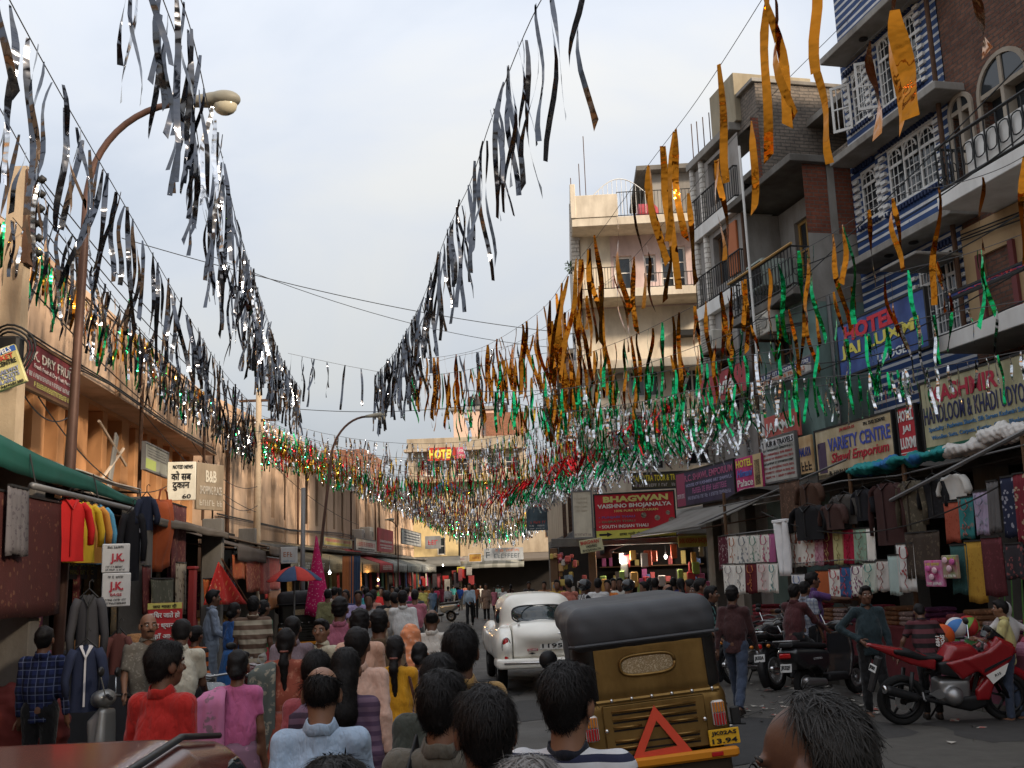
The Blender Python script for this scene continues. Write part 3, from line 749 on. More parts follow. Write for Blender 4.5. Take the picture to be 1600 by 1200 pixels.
box_part(Mb, 'roof_room', 1.8, 3.2, .0, 2.1, 12.6, 13.85, mat('tan plaster', (.36, .31, .22), .9, grime=.5)); box_part(Mb, 'roof_door', 3.2, 3.24, .35, .8, 12.65, 13.55, M_PINK)
for u in (.35, .7, 1.1, 1.5, 1.9): MB().tube([(u, .1, 12.4), (u, .1, 13.6 + .6 * (u % .5))], .014, 5).build('rod', M_RUST, Mb)
MB().tube([(4.45, -.55, 4.4), (4.35, -.55, 11.4)], .03, 8).build('drain_pipe', M_WHITE, Mb)
bx = thing('window_cooler', 'pale green window air cooler jutting from the grey building balcony', 'air cooler', mtx=FR.m @ Matrix.Translation((4.0, .1, 8.1)))
MB().bbox(-.4, .4, -.35, .5, 0, .65, .02).build('casing', mat('pale green metal', (.40, .47, .42), .6, grime=.4), bx); MB().bbox(-.34, .34, -.37, -.345, .06, .59, .01).build('grille', M_DARK, bx)

# ---------------------------------------------------------------- right: blue striped hotel
def mat_blue():
    t = NT('blue and white stripes'); t.setp(.7)
    s = t.n('ShaderNodeSeparateXYZ', {0: t.co()}); z = s.outputs[2]
    m = t.math('LESS_THAN', t.math('FRACT', t.math('ADD', t.math('DIVIDE', z, .165), 40.1)), .34)
    m = t.math('MULTIPLY', m, t.ramp(t.noise(8, 5), .25, .36))
    t.base(dirty(t, t.mix(m, (.03, .07, .20), (.66, .66, .66)), .35, 2.2, .4)); t.bump(m, .4, .02); return t.m
M_BLUE = mat_blue()
B = building('hotel_building', FR, 'blue and white striped hotel with white grille windows')
BU0, BU1, BY = 6.1, 9.4, 1.1
bw = [(6.42, 6.95, 11.05, 12.2), (7.42, 8.75, 11.25, 12.4), (6.42, 7.0, 8.9, 10.0), (7.4, 8.95, 8.85, 10.05), (8.0, 9.2, 6.0, 7.55)]
bw[1] = (7.42, 8.75, 10.95, 12.4)
wall(B, BU0, BU1, 4.9, 14.2, M_BLUE, bw, .18, y=BY)
for (a, c, d, e) in bw:
    ns = max(1, round((c - a) / .45)); wd = window(B, a, c, d, e, BY + .02, M_WHITE, ns, 1, .06)
    b = MB()
    for i in range(ns):
        p0, p1 = a + (c - a) * i / ns + .05, a + (c - a) * (i + 1) / ns - .05; zt = d + (e - d) * .68
        b.box(p0, p1, BY, BY + .022, zt - .03, zt + .03)
        for k in (1, 2): x = p0 + (p1 - p0) * k / 3; b.box(x - .008, x + .008, BY + .004, BY + .018, d + .05, e - .05)
        for k in range(1, 6): z = d + (e - d) * k / 6.0; b.box(p0, p1, BY + .006, BY + .016, z - .008, z + .008)
        arch_ring(b, (p0 + p1) / 2, e - (p1 - p0) * .62, (p1 - p0) / 2 - .03, (p1 - p0) / 2 - .03, BY, BY + .02, .035, 8)
    b.build('grille', M_WHITE, wd)
    b = MB()   # moulded surround with little teeth
    for k in range(int((e - d + .2) / .165)):
        z = d - .1 + k * .165
        for x0, x1 in ((a - .2, a - .03), (c + .03, c + .2)): b.box(x0, x1, BY - .06, BY - .002, z, z + .07)
    tag(b.build('surround', M_WHITE, B), kind='stuff')
    b = MB()
    for k in range(int((c - a + .3) / .1)):
        x = a - .15 + k * .1; b.box(x, x + .055, BY - .08, BY - .002, e + .03, e + .13); b.box(x, x + .055, BY - .07, BY - .002, d - .14, d - .05)
    tag(b.build('surround', mat('navy paint', (.018, .03, .08), .7), B), kind='stuff')
for x, ang in ((7.42, 58), (6.42, 40)):
    m_ = Matrix.Translation((x, BY - .03, 11.0)) @ Matrix.Rotation(rad(ang), 4, 'Z'); b = MB()
    for z0, z1 in ((0, .06), (.98, 1.04), (.5, .53)): b.box(-.42, 0, -.02, .02, z0, z1)
    for u in (-.42, -.3, -.18, -.05): b.box(u, u + (.05 if u in (-.42, -.05) else .015), -.019, .019, 0, 1.04)
    b.build('open_sash', M_WHITE, B, mtx=m_)
for z in (12.45, 10.15, 7.83):
    box_part(B, 'slab', BU0 + .2, BU1 + .5, BY - .6, BY + .02, z, z + .15, M_CONC)
for u, z in ((7.6, 7.83), (8.4, 7.83), (7.5, 12.45)): MB().lathe([(.02, 0), (.09, -.01), (.09, -.03), (.03, -.05)], 12, 'z', (u, BY - .3, z - .001)).build('ceiling_rose', M_DARK, B)
shell(B, BU0, BU1, BY + .2, 9, 0, 14.2, M_GBR); wall(B, BU0, BU1, 0, 4.9, M_DARK, y=BY + .2, name='shop_back_wall')
box_part(B, 'awning_slab', 8.3, 9.4, .1, BY - .02, 7.25, 7.31, M_CONC)

# ---------------------------------------------------------------- right: brick hotel with arched windows and white balcony
K = building('hotel_building', FR, 'old dark brick hotel with arched windows and a white ironwork balcony')
M_OBR = mat_brick('old red brick', (.15, .07, .05), (.22, .11, .075), (.11, .09, .08), 1.0, bump=1.0)
KU0, KU1, KY = 9.42, 16.5, 1.1
kops = [(9.5, 10.0, 8.0, 9.85), (10.3, 11.4, 8.0, 9.8), (11.9, 12.9, 8.0, 9.8), (13.4, 14.4, 8.0, 9.8), (15.0, 16, 8.0, 9.8)]
wall(K, KU0, KU1, 5.3, 13.9, M_OBR, kops, .35, y=KY)
M_STONE = mat('stone trim', (.36, .31, .25), .9, grime=.5)
for a, c, d, e in kops:
    b = MB(); r = (c - a) / 2
    b.box(a - .08, a, KY - .05, KY + .1, d, e - .0); b.box(c, c + .08, KY - .05, KY + .1, d, e); arch_ring(b, (a + c) / 2, e - .001, r, r * .95, KY - .05, KY + .12, .08, 14)
    o = b.build('arched_window', M_STONE, K)
    b = MB(); b.box(a, c, KY + .2, KY + .23, d, e); n = 14
    b.add([((a + c) / 2 + r * math.cos(math.pi * i / n), KY - .012, e + r * .95 * math.sin(math.pi * i / n)) for i in range(n + 1)], [tuple(range(n + 1))]); b.build('pane', M_PANE, o)
    b = MB(); b.box((a + c) / 2 - .04, (a + c) / 2 + .04, KY - .04, KY + .19, d, e + r * .93); b.box(a, c, KY - .03, KY + .188, e - .05, e + .03); b.build('mullion', M_STONE, o)
box_part(K, 'balcony_slab', 10.3, KU1, -.02, KY, 7.72, 7.98, M_WHITE)
railing(K, [(10.35, KY - .05), (10.35, .02), (11.0, .02)], 7.98, .8, 8, M_IRON, .014, curly=True); railing(K, [(11.0, .02), (16.4, .02)], 7.98, .8, 3.6, M_IRON, .016, curly=True)
wall(K, 11.05, KU1, 8.0, 8.6, M_WHITE, y=.06, name='balcony_panel')
wall(K, KU0, KU1, 5.6, 7.7, mat('tan plaster two', (.45, .31, .17), .9, grime=.4), [(9.9, 10.6, 5.7, 7.1), (11.2, 12.0, 5.7, 7.1)], .2, y=KY - .06, name='lower_wall')
for a, c in ((9.9, 10.6), (11.2, 12.0)):
    o = box_part(K, 'door', a, c, KY + .1, KY + .14, 5.7, 7.1, mat('cream door', (.42, .29, .15), .7)); b = MB(); arch_ring(b, (a + c) / 2, 6.7, .26, .25, KY + .07, KY + .098, .04); b.box(a - .12, a, KY - .12, KY, 5.6, 7.12); b.box(c, c + .12, KY - .12, KY, 5.6, 7.12); b.build('moulding', mat('maroon trim', (.17, .05, .05), .8), o)
box_part(K, 'balcony_slab', 9.85, KU1, -.02, KY, 5.36, 5.66, M_WHITE); wall(K, KU0, KU1, 0, 5.4, M_DARK, y=KY + .2, name='shop_back_wall')
shell(K, KU0, KU1, KY + .36, 9, 0, 13.9, M_OBR)
# unseen buildings beside and behind the photographer, added to block sun from the street
for i, (u0, u1, h, m) in enumerate(((16.6, 23, 12.5, M_GREY), (23.1, 30, 14, M_CREAM), (30.1, 40, 12, M_OBR), (40.1, 52, 13, M_GREY))):
    kb = building('shop_building', FR, 'plain unseen building added beside the photographer to shade the street, number %s in the row' % ['one', 'two', 'three', 'four'][i])
    oo = [(u, u + 1.1, z, z + 1.5) for z in (4.5, 7.5, 10.2) for u in np.arange(u0 + .7, u1 - 1.2, 2.1)]
    wall(kb, u0, u1, 0, h, m, oo, .25)
    for q in oo: window(kb, *q, .15, M_WHITE, 2, 2, .08)
    shell(kb, u0, u1, .05, 8, 0, h, m)

# unseen street buildings behind the photographer, added to darken the foil reflections
for i, (x, y, a, w_, h, m) in enumerate(((-5.0, -9, 93, 14, 8.5, M_CREAM), (-5.5, -24, 92, 14, 10.5, M_GREY), (-7, -46, 0, 12, 11, M_BEIGE), (5.5, -46, 0, 14, 9, M_PEACH))):
    fb_ = Frame(x, y if a == 0 else y - 14, rad(a) if a else rad(180)); 
    if a == 0: fb_ = Frame(x + w_, y, rad(180))
    kb = building('shop_building', fb_, 'unseen street building added behind the photographer to darken reflections, %s' % ['left and near', 'left and farther', 'closing the street at left', 'closing the street at right'][i])
    oo = [(u, u + 1.1, z, z + 1.5) for z in (1, 4.2, 7.0) if z < h - 2 for u in np.arange(.7, w_ - 1.2, 2.3)]
    wall(kb, 0, w_, 0, h, m, oo, .25)
    for q in oo: window(kb, *q, .15, M_WOOD, 2, 2, .08)
    shell(kb, 0, w_, .05, 7, 0, h, m)

# ---------------------------------------------------------------- ground floor right: piers and lintel of the shop row
SH = building('shop_row', FR, 'row of open shopfronts under the signboards on the right side')
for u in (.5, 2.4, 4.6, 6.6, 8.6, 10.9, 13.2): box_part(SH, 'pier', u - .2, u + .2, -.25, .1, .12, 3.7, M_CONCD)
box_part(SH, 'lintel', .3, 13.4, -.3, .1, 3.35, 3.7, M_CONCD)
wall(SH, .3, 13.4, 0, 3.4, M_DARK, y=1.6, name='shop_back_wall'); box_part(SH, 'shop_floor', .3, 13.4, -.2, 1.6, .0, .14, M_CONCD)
for i, (u, c) in enumerate(((1.3, (.3, .1, .08)), (3.4, (.2, .22, .3)), (5.4, (.3, .25, .12)), (7.6, (.25, .08, .15)), (9.7, (.12, .2, .2)), (12, (.3, .15, .1)))):
    b = MB()
    for k in range(5): b.box(u - .8, u + .8, 1.1, 1.55, .5 + k * .5, .53 + k * .5)
    o = b.build('shelf', M_WOOD, SH); b = MB()
    for k in range(5):
        x = u - .75
        while x < u + .7:
            wv = R_.uniform(.08, .2); b.box(x, x + wv - .01, 1.12, 1.45, .532 + k * .5, .532 + k * .5 + R_.uniform(.12, .38)); x += wv
    b.build('folded_goods', mat('folded goods %d' % i, c, .8, var=.7, vs=7), o)
# ================================================================ signboards
FLS = Frame(-3.9 - .6, 6, math.atan2(1, -.1))           # front line of the left stalls
FL2S = Frame(*FL2.pt(0, -1.5)[:2], FL2.a)
M_STEEL = mat('galvanised pole', (.20, .20, .20), .55, metal=.5, var=.25, grime=.3)
def scribble(parent, cx, cz, wd, ht, m, y=-.006):
    """a line of lettering too small to read: uneven little strokes"""
    b = MB(); x = cx - wd / 2
    while x < cx + wd / 2 - ht * .3:
        c = ht * R_.uniform(.35, .7)
        if R_.random() < .16: x += c; continue
        k = R_.random(); t = ht * .17
        b.box(x, x + t, y, y + .003, cz - ht / 2, cz + ht / 2)
        if k < .7: b.box(x, x + c, y, y + .003, cz + ht / 2 - t, cz + ht / 2)
        if k > .3: b.box(x, x + c, y, y + .003, cz - t / 2, cz + t / 2)
        if k > .5: b.box(x, x + c, y, y + .003, cz - ht / 2, cz - ht / 2 + t)
        x += c + t * 1.1
    if b.v: tag(b.build('small_lettering', m, parent), kind='stuff')
def board(fr_m, W, Hh, col, label, texts=(), name='signboard', th=.06, frame=None, tilt=0, rz=0, yaw=0, cat='sign', group=None, grime=.6, panels=()):
    t = thing(name, label, cat, group=group, mtx=fr_m @ Matrix.Rotation(yaw, 4, 'Z') @ Matrix.Rotation(tilt, 4, 'X') @ Matrix.Rotation(rz, 4, 'Y'))
    m = col if not isinstance(col, (str, tuple)) else mat('board %s' % (col,), col, .55, var=.1, vs=2, grime=grime)
    MB().bbox(0, W, 0, th, 0, Hh, .008).build('panel', m, t)
    if frame:
        b = MB(); e = .035
        b.box(-e, W + e, -.012, th + .01, Hh - .002, Hh + e); b.box(-e, W + e, -.012, th + .01, -e, .002); b.box(-e, .002, -.010, th + .008, 0, Hh); b.box(W - .002, W + e, -.010, th + .008, 0, Hh)
        b.build('frame', frame, t)
    for x0, x1, z0, z1, c in panels:
        MB().box(x0 * W, x1 * W, -.004, -.0005, z0 * Hh, z1 * Hh).build('colour_band', paint(c), t)
    for tx in texts:
        s, cx, cz, wd, ht, c = tx[:6]; o = tx[6] if len(tx) > 6 else {}
        if s == '~': scribble(t, cx * W, cz * Hh, wd * W, ht * Hh, paint(c))
        else: tag(letters(t, s, cx * W, cz * Hh, wd * W, ht * Hh, paint(c), y=-.010, **o), kind='stuff')
    return t
def sign(fr, off, x0, y0, x1, y1, col, label, texts=(), **k):
    u0, z1 = fr.px(x0, y0, off); u1, z0 = fr.px(x1, y1, off)
    return board(fr.m @ Matrix.Translation((u0, -off, z0)), u1 - u0, z1 - z0, col, label, texts, **k)
def mottled(name, c1, c2, sc=2.5):
    if name in MATS: return MATS[name]
    t = NT(name); t.setp(.5); t.base(dirty(t, t.mix(t.ramp(t.noise(sc, 5), .35, .65), srgb(c1), srgb(c2)), .3, 2.5, .5)); t.bump(t.noise(2.2, 2), .25, .05); MATS[name] = t.m; return t.m
BK, WH, RED, NAVY = (.012, .012, .014), (.8, .79, .75), (.55, .02, .03), (.02, .03, .16)
# right row
sign(FR, .3, 1437, 602, 1625, 688, mottled('khaki board', (.50, .48, .29), (.60, .56, .36)), 'large khaki handloom signboard with red and navy lettering above the clothes stall', [
    ('KASHMIR', .42, .82, .62, .22, (.45, .03, .06), dict(bold=.03)), ('HANDLOOM & KHADI UDYOG', .5, .57, .97, .23, (.03, .035, .11), dict(bold=.005)), ('Speciality : Pashmina Shawls, Silk Sarees Kashmiri Suits,', .5, .38, .9, .075, (.06, .2, .42)), ('Woollen Suits, Carpets, Kurties, Coats, Blankets', .5, .27, .86, .07, (.06, .2, .42)), ('7-HARI MARKET, JAMMU PH:- 0191254726', .48, .085, .93, .10, WH)], panels=[(0, 1, 0, .17, (.02, .13, .075))], frame=M_IRON)
sign(FR, .3, 1401, 640, 1436, 721, (.55, .035, .05), 'narrow red lodge signboard beside the shawl emporium board', [('HOTEL', .5, .85, .9, .2, WH, dict(bold=.03)), ('JAI', .5, .60, .5, .15, WH, dict(bold=.03)), ('LUXMI', .52, .36, .9, .2, WH, dict(bold=.03)), ('LODGE', .5, .09, .85, .12, WH, dict(bold=.03))], panels=[(0, 1, .185, .2, WH)], frame=M_IRON)
sign(FR, .3, 1273, 676, 1400, 728, mottled('tan board', (.62, .48, .26), (.70, .60, .42)), 'tan shawl emporium signboard with blue and red lettering and a shawl picture', [
    ('VARIETY CENTRE', .58, .66, .80, .27, (.07, .1, .42), dict(bold=.02)), ('Shawl Emporium', .58, .36, .74, .25, (.5, .03, .05), dict(bold=.02, shear=.25)), ('B. HARI MARKET, JAMMU-180001', .57, .08, .8, .12, BK), ('JAI MATA DI', .45, .91, .2, .08, (.5, .05, .05)), ('PH. 2542 2520702', .8, .91, .26, .07, BK), ('~', .085, .45, .12, .55, (.10, .07, .12))], panels=[(.03, .14, .12, .75, (.09, .06, .11))], frame=M_IRON)
sign(FR, .42, 1148, 718, 1193, 768, (.62, .05, .22), 'pink hotel signboard with a cola can picture, left of the white travel notice', [('HOTEL', .36, .84, .62, .2, (.85, .7, .1), dict(bold=.03)), ('Himani', .36, .58, .6, .2, (.1, .2, .6), dict(shear=.3, bold=.02)), ('Palace', .36, .32, .6, .19, WH), ('~', .38, .13, .6, .08, WH)], panels=[(.70, 1, 0, 1, (.65, .48, .25)), (.74, .93, .2, .85, (.02, .015, .02))])
sign(FR, .35, 1189, 690, 1246, 745, (.62, .64, .60), 'white travel notice board crowded with small red text', [('TOUR & TRAVELS', .5, .88, .95, .13, BK, dict(bold=.02))] + [('~', .5, .74 - i * .105, .9, .05, c) for i, c in enumerate([BK, (.5, .06, .06), (.5, .06, .06), BK, (.5, .06, .06), (.5, .06, .06), (.45, .05, .05)])], panels=[(0, 1, .80, .965, (.7, .7, .7))], frame=M_STEEL)
sign(FR, .36, 1247, 684, 1271, 738, mottled('orange board', (.6, .36, .16), (.68, .52, .3)), 'small orange signboard between the travel notice and the shawl emporium', [('NALAYA', .5, .58, .92, .24, (.03, .05, .25), dict(bold=.02)), ('~', .5, .2, .8, .25, BK)])
sign(FR, .4, 1056, 742, 1149, 776, (.06, .05, .10), 'dark purple shawl emporium signboard with pink lettering', [('R.C. SHAWL EMPORIUM', .58, .80, .82, .2, (.45, .12, .22), dict(bold=.015)), ('HOUSE OF KASHMIRI ART SHAWLS', .58, .58, .78, .1, (.35, .33, .5)), ('~', .6, .4, .6, .16, (.5, .16, .34)), ('~', .58, .2, .74, .1, (.4, .4, .55)), ('CRYSTAL LODGE', .08, .3, .14, .14, (.6, .45, .5))], panels=[(0, .16, .0, 1, (.30, .06, .12))], frame=M_IRON)
sign(FR, .3, 1093, 596, 1167, 610, (.46, .05, .07), 'red shop signboard with white letters on the grey building', [('via', .6, .5, .34, .55, WH, dict(bold=.02))], frame=M_STEEL)
sign(FR, .3, 1181, 592, 1268, 578, (.58, .57, .52), 'white ticket booking signboard with navy heading on the grey building', [('RAIL E-TICKET BOOKING CENTRE', .5, .78, .94, .26, WH, dict(bold=.01)), ('CITY TOUR & TRAVELS', .5, .36, .8, .26, (.55, .2, .1)), ('~', .5, .1, .8, .1, BK)], panels=[(0, 1, .6, .97, (.05, .07, .2))], frame=M_STEEL)
jl = sign(FR, .25, 1307, 512, 1452, 540, mottled('blue board', (.02, .05, .25), (.08, .16, .42), 1.2), 'large blue lodge signboard with red and yellow letters on the striped hotel', [('HOTEL', .40, .78, .62, .32, (.62, .03, .05), dict(bold=.045)), ('JAI LUXMI', .48, .43, .9, .30, (.75, .66, .12), dict(bold=.03)), ('LODGE', .62, .11, .32, .16, (.7, .74, .75), dict(bold=.02))], frame=M_IRON)
sign(FR, .06, 1480, 462, 1640, 400, (.035, .06, .22), 'blue hotel signboard with red letters on the upper balcony of the brick hotel', [('HOTEL', .55, .7, .3, .24, (.55, .06, .06), dict(bold=.02)), ('PARK VIEW', .5, .36, .75, .34, (.55, .06, .06), dict(bold=.02)), ('~', .5, .08, .3, .08, WH)], frame=M_IRON)
sign(FR, .28, 1190, 655, 1250, 680, (.56, .12, .10), 'faded red signboard half hidden behind green streamers', [('JAMMU', .5, .5, .8, .5, WH)])
# around the restaurant
FB = Frame(0, 27, rad(-6))
bh = sign(FB, 0, 929, 774, 1057, 838, (.55, .02, .035), 'big red vegetarian restaurant signboard with food pictures and a yellow arrow strip', [
    ('BHAGWAN', .52, .885, .82, .14, (.65, .58, .18), dict(bold=.05)), ('VAISHNO BHOJANALYA', .5, .72, .93, .12, (.75, .72, .66), dict(bold=.03)), ('100% PURE VEGETARIAN', .52, .615, .55, .05, (.75, .6, .2)), ('\u2022 PUNJABI THALI', .27, .475, .46, .062, (.16, .1, .3), dict(bold=.02)), ('\u2022 GUJRATI THALI', .27, .375, .46, .062, (.16, .2, .12), dict(bold=.02)), ('\u2022 SOUTH INDIAN THALI', .35, .27, .62, .07, (.75, .72, .66), dict(bold=.02)), ('ढाबा गली के अंदर है', .5, .09, .42, .085, BK)],
    panels=[(0, 1, 0, .185, (.62, .58, .10))], frame=M_IRON, rz=-.012)
W_ = 2.15
for cx, cz, s in ((.58, .47, .07), (.74, .40, .07), (.87, .50, .055), (.91, .33, .085)):
    MB().lathe([(.01, -.012), (s, -.012), (s, -.006), (s * .9, -.003)], 18, 'y', (cx * W_, 0, cz * 1.19)).build('food_picture', mottled('food photo', (.10, .07, .05), (.45, .40, .32), 14), bh)
for x in (.10, .82):
    b = MB(); z = .09 * 1.19; x *= W_; b.box(x - .14, x + .06, -.012, -.006, z - .025, z + .025); b.prism([(x + .06, z - .06), (x + .2, z), (x + .06, z + .06)], -.012, -.006, 'y'); b.build('arrow', paint(BK), bh)
sign(FB, .02, 894, 769, 926, 839, (.68, .62, .48), 'blank cream notice board left of the red restaurant sign', [('~', .5, .85 - i * .09, .8 - .2 * (i % 2), .04, (.5, .42, .3)) for i in range(4)] + [('~', .5, .06, .9, .05, (.3, .22, .2))], frame=M_STEEL)
sign(FB, .1, 907, 845, 944, 864, (.62, .60, .36), 'small tilted cream restaurant sign under the cream notice board', [('BHAGWAN', .45, .78, .8, .3, (.5, .05, .04), dict(bold=.03)), ('VAISHNO', .5, .46, .5, .22, BK), ('BHOJANALYA', .5, .16, .8, .22, BK)], rz=-.13)
sign(FB, .15, 1059, 838, 1121, 853, (.60, .52, .12), 'yellow restaurant sign with red letters under the grey awning', [('SHRI KRISHNA BHOJNALAYA', .5, .5, .94, .6, (.5, .06, .02), dict(bold=.02))])
FB2 = Frame(0, 29.5, rad(-8))
sign(FB2, 0, 988, 741, 1072, 760, (.07, .06, .03), 'dark travel agency signboard with yellow letters above the red restaurant sign', [('SAI YATRA TOUR & TRAVEL', .5, .68, .96, .42, (.7, .55, .04), dict(bold=.02)), ('~', .5, .2, .9, .2, (.45, .42, .38))], frame=M_IRON)
sign(FB2, .1, 952, 672, 1017, 702, mottled('multi board', (.45, .35, .2), (.12, .25, .45), 2.0), 'small multicoloured travel board on the lower front of the pink hotel', [('TOUR & TRAVELS', .5, .75, .8, .25, (.08, .2, .55)), ('~', .5, .45, .8, .15, (.55, .1, .06)), ('~', .5, .2, .8, .15, (.55, .1, .06))])
FTB = Frame(0, 43, rad(-10))
tb = sign(FTB, 0, 821, 773, 856, 828, mottled('teal banner', (.03, .05, .06), (.10, .15, .18), 1.5), 'dark teal banner showing a red fronted train, on the far right side', [('~', .5, .22, .8, .07, (.5, .08, .06)), ('~', .5, .13, .7, .04, WH), ('~', .5, .05, .7, .03, WH)])
MB().bbox(.32, .72, -.02, -.006, .95, 1.42, .05).build('train_picture', paint((.35, .45, .5)), tb); MB().bbox(.36, .68, -.03, -.021, .97, 1.12, .03).build('train_nose', paint((.5, .05, .04)), tb); MB().bbox(.38, .66, -.03, -.021, 1.18, 1.36, .03).build('train_window', paint(BK), tb)
FD = Frame(0, 71.5, rad(-2))
sign(FD, 0, 756, 857, 818, 874, (.45, .48, .50), 'long black and white motorcycle shop banner at the far end of the street', [('~', .6, .8, .6, .2, (.6, .18, .06)), ('~', .55, .35, .7, .35, (.10, .12, .14)), ('~', .12, .45, .14, .5, (.08, .1, .12))])
sign(FD, .1, 733, 866, 752, 877, (.62, .35, .08), 'small orange sign on the far end shops', [('~', .5, .5, .6, .3, (.35, .08, .03))], frame=M_WHITE); sign(FD, .1, 715, 870, 732, 877, (.6, .55, .5), 'small white sign on the far end shops left of the orange one', [('~', .5, .5, .8, .3, (.4, .1, .1))]); sign(FD, .6, 714, 886, 726, 894, (.66, .55, .08), 'small yellow hanging sign over the far end crowd', [('~', .5, .5, .6, .4, (.4, .1, .03))])
# far hotel roof sign
sign(FH, .98, 668, 700, 712, 719, (.50, .05, .03), 'red and yellow hotel roof sign on the far hotel', [('HOTEL', .5, .5, .9, .7, (.85, .68, .10), dict(bold=.05))]); sign(FH, .98, 713, 699, 727, 716, (.55, .10, .16), 'small pink panel at the end of the far hotel roof sign', [('~', .5, .7, .7, .2, WH), ('~', .5, .3, .7, .2, WH)])
# left near
FQ = Frame(0, 11.2, rad(6))
sign(FQ, 0, -32, 560, 46, 622, mottled('yellow board', (.66, .60, .22), (.70, .66, .34)), 'tilted yellow ticket booking board hanging near the utility pole', [('& TRAVELS', .60, .90, .62, .13, WH, dict(bold=.02)), ('E-TICKET', .62, .74, .6, .13, (.5, .06, .04), dict(bold=.02)), ('BOOKING CENTRE', .52, .60, .85, .12, BK, dict(bold=.01)), ('ON SPOT RAILWAY', .52, .40, .85, .11, (.25, .28, .45)), ('& BUS TICKETS', .55, .27, .75, .11, (.25, .28, .45)), ('AVAILABLE', .55, .155, .55, .09, (.25, .28, .45)), ('HOTLINE : 9419181380', .5, .05, .9, .07, BK, dict(bold=.01))], panels=[(0, 1, .83, .97, (.04, .12, .4))], rz=-.36)
sign(FL1, .75, 40, 528, 118, 640, mottled('maroon board', (.20, .03, .04), (.26, .05, .06)), 'big maroon dry fruits signboard on the near end of the peach building', [('K. DRY FRUITS', .56, .74, .84, .22, (.62, .57, .5), dict(bold=.01)), ('Fresh Fruit & Dry Fruit Purchase', .55, .50, .8, .13, (.6, .52, .5), dict(shear=.2)), ('~', .5, .31, .9, .1, (.5, .5, .5)), ('~', .55, .12, .8, .11, (.5, .5, .15)), ('\u2014\u2014', .88, .92, .1, .03, WH)], panels=[(0, 1, 0, .22, (.10, .04, .03)), (0, .1, .55, .95, (.16, .03, .04))], frame=M_WOOD)
sign(FLS, -.75, 141, 785, 194, 838, (.36, .37, .32), 'grey novelties shop sign behind the hanging shirts', [('FIXED PRICE SHOP', .45, .8, .8, .13, (.06, .06, .07)), ('& NOVELTIES', .5, .5, .92, .28, (.40, .06, .05), dict(bold=.02)), ('MARKET, JAMMU', .45, .15, .7, .12, (.06, .06, .12))], frame=M_STEEL)
sign(FL1, .9, 228, 692, 262, 745, (.30, .31, .27), 'grey green double signboard on the peach building ledge', [('~', .5, .85 - i * .11, .8, .05, (.12, .12, .12)) for i in range(4)], panels=[(0, .45, 0, .42, (.35, .42, .12)), (.05, .97, .5, .97, (.19, .19, .17))], frame=M_STEEL)
FQ2 = Frame(0, 21.5, rad(8))
sign(FQ2, 0, 262, 722, 305, 781, (.76, .73, .62), 'white hindi signboard facing up the street on the peach building', [('NOTED NEWS', .55, .87, .7, .1, BK), ('को सब', .5, .64, .7, .24, BK, dict(bold=.02)), ('दुकान', .5, .36, .6, .22, BK, dict(bold=.02)), ('60', .7, .1, .3, .12, BK)])
FQ3 = Frame(*FQ2.pt(FQ2.px(305, 750)[0], .03)[:2], rad(68))
board(FQ3.m @ Matrix.Translation((.05, 0, FQ2.px(300, 786)[1] - .12)), .85, .95, (.30, .24, .17), 'weathered brown signboard joined to the white hindi board', [('B&B', .5, .72, .4, .26, (.6, .55, .45), dict(bold=.03)), ('SHOPPING PLACE', .5, .42, .8, .18, (.5, .45, .38)), ('~', .5, .15, .8, .12, (.5, .45, .38))])
b1 = sign(Frame(0, 12.6, rad(20)), 0, 160, 850, 202, 894, (.70, .69, .66), 'upper white carry bag with red letters hanging in the left shop', [('J.K.', .56, .48, .5, .36, (.5, .04, .06), dict(bold=.04)), ('~', .5, .88, .6, .08, BK), ('~', .5, .2, .7, .06, BK), ('~', .5, .1, .7, .06, BK)], name='carry_bag', cat='bag', th=.03); b2 = sign(Frame(0, 12.55, rad(20)), 0, 160, 896, 203, 947, (.70, .69, .66), 'lower white carry bag with red letters hanging in the left shop', [('J.K.', .5, .58, .5, .32, (.5, .04, .06), dict(bold=.04)), ('~', .5, .88, .6, .07, BK), ('BAGS', .5, .36, .4, .08, (.5, .04, .06)), ('~', .5, .2, .75, .06, BK), ('~', .5, .1, .75, .06, BK)], name='carry_bag', cat='bag', th=.03)
sign(Frame(0, 11.9, rad(10)), 0, 231, 943, 283, 1004, (.5, .03, .035), 'red and yellow devotional board in Hindi behind the man in the patterned shirt', [('जय माता दी', .5, .92, .7, .1, BK), ('किधर जाते हो', .5, .70, .9, .18, WH, dict(bold=.02)), ('इधर ध्यान दें', .5, .44, .9, .18, WH, dict(bold=.02)), ('यहाँ आओ', .5, .18, .8, .16, WH, dict(bold=.02))], panels=[(0, 1, .85, 1, (.62, .56, .14))])
sign(FLS, -1.2, 100, 872, 152, 905, (.016, .014, .012), 'dark grocery board with yellow letters inside the left shop', [('RAJMASH, RICE,', .5, .7, .8, .22, (.45, .38, .1)), ('WALNUT ETC.', .5, .35, .7, .22, (.45, .38, .1))])
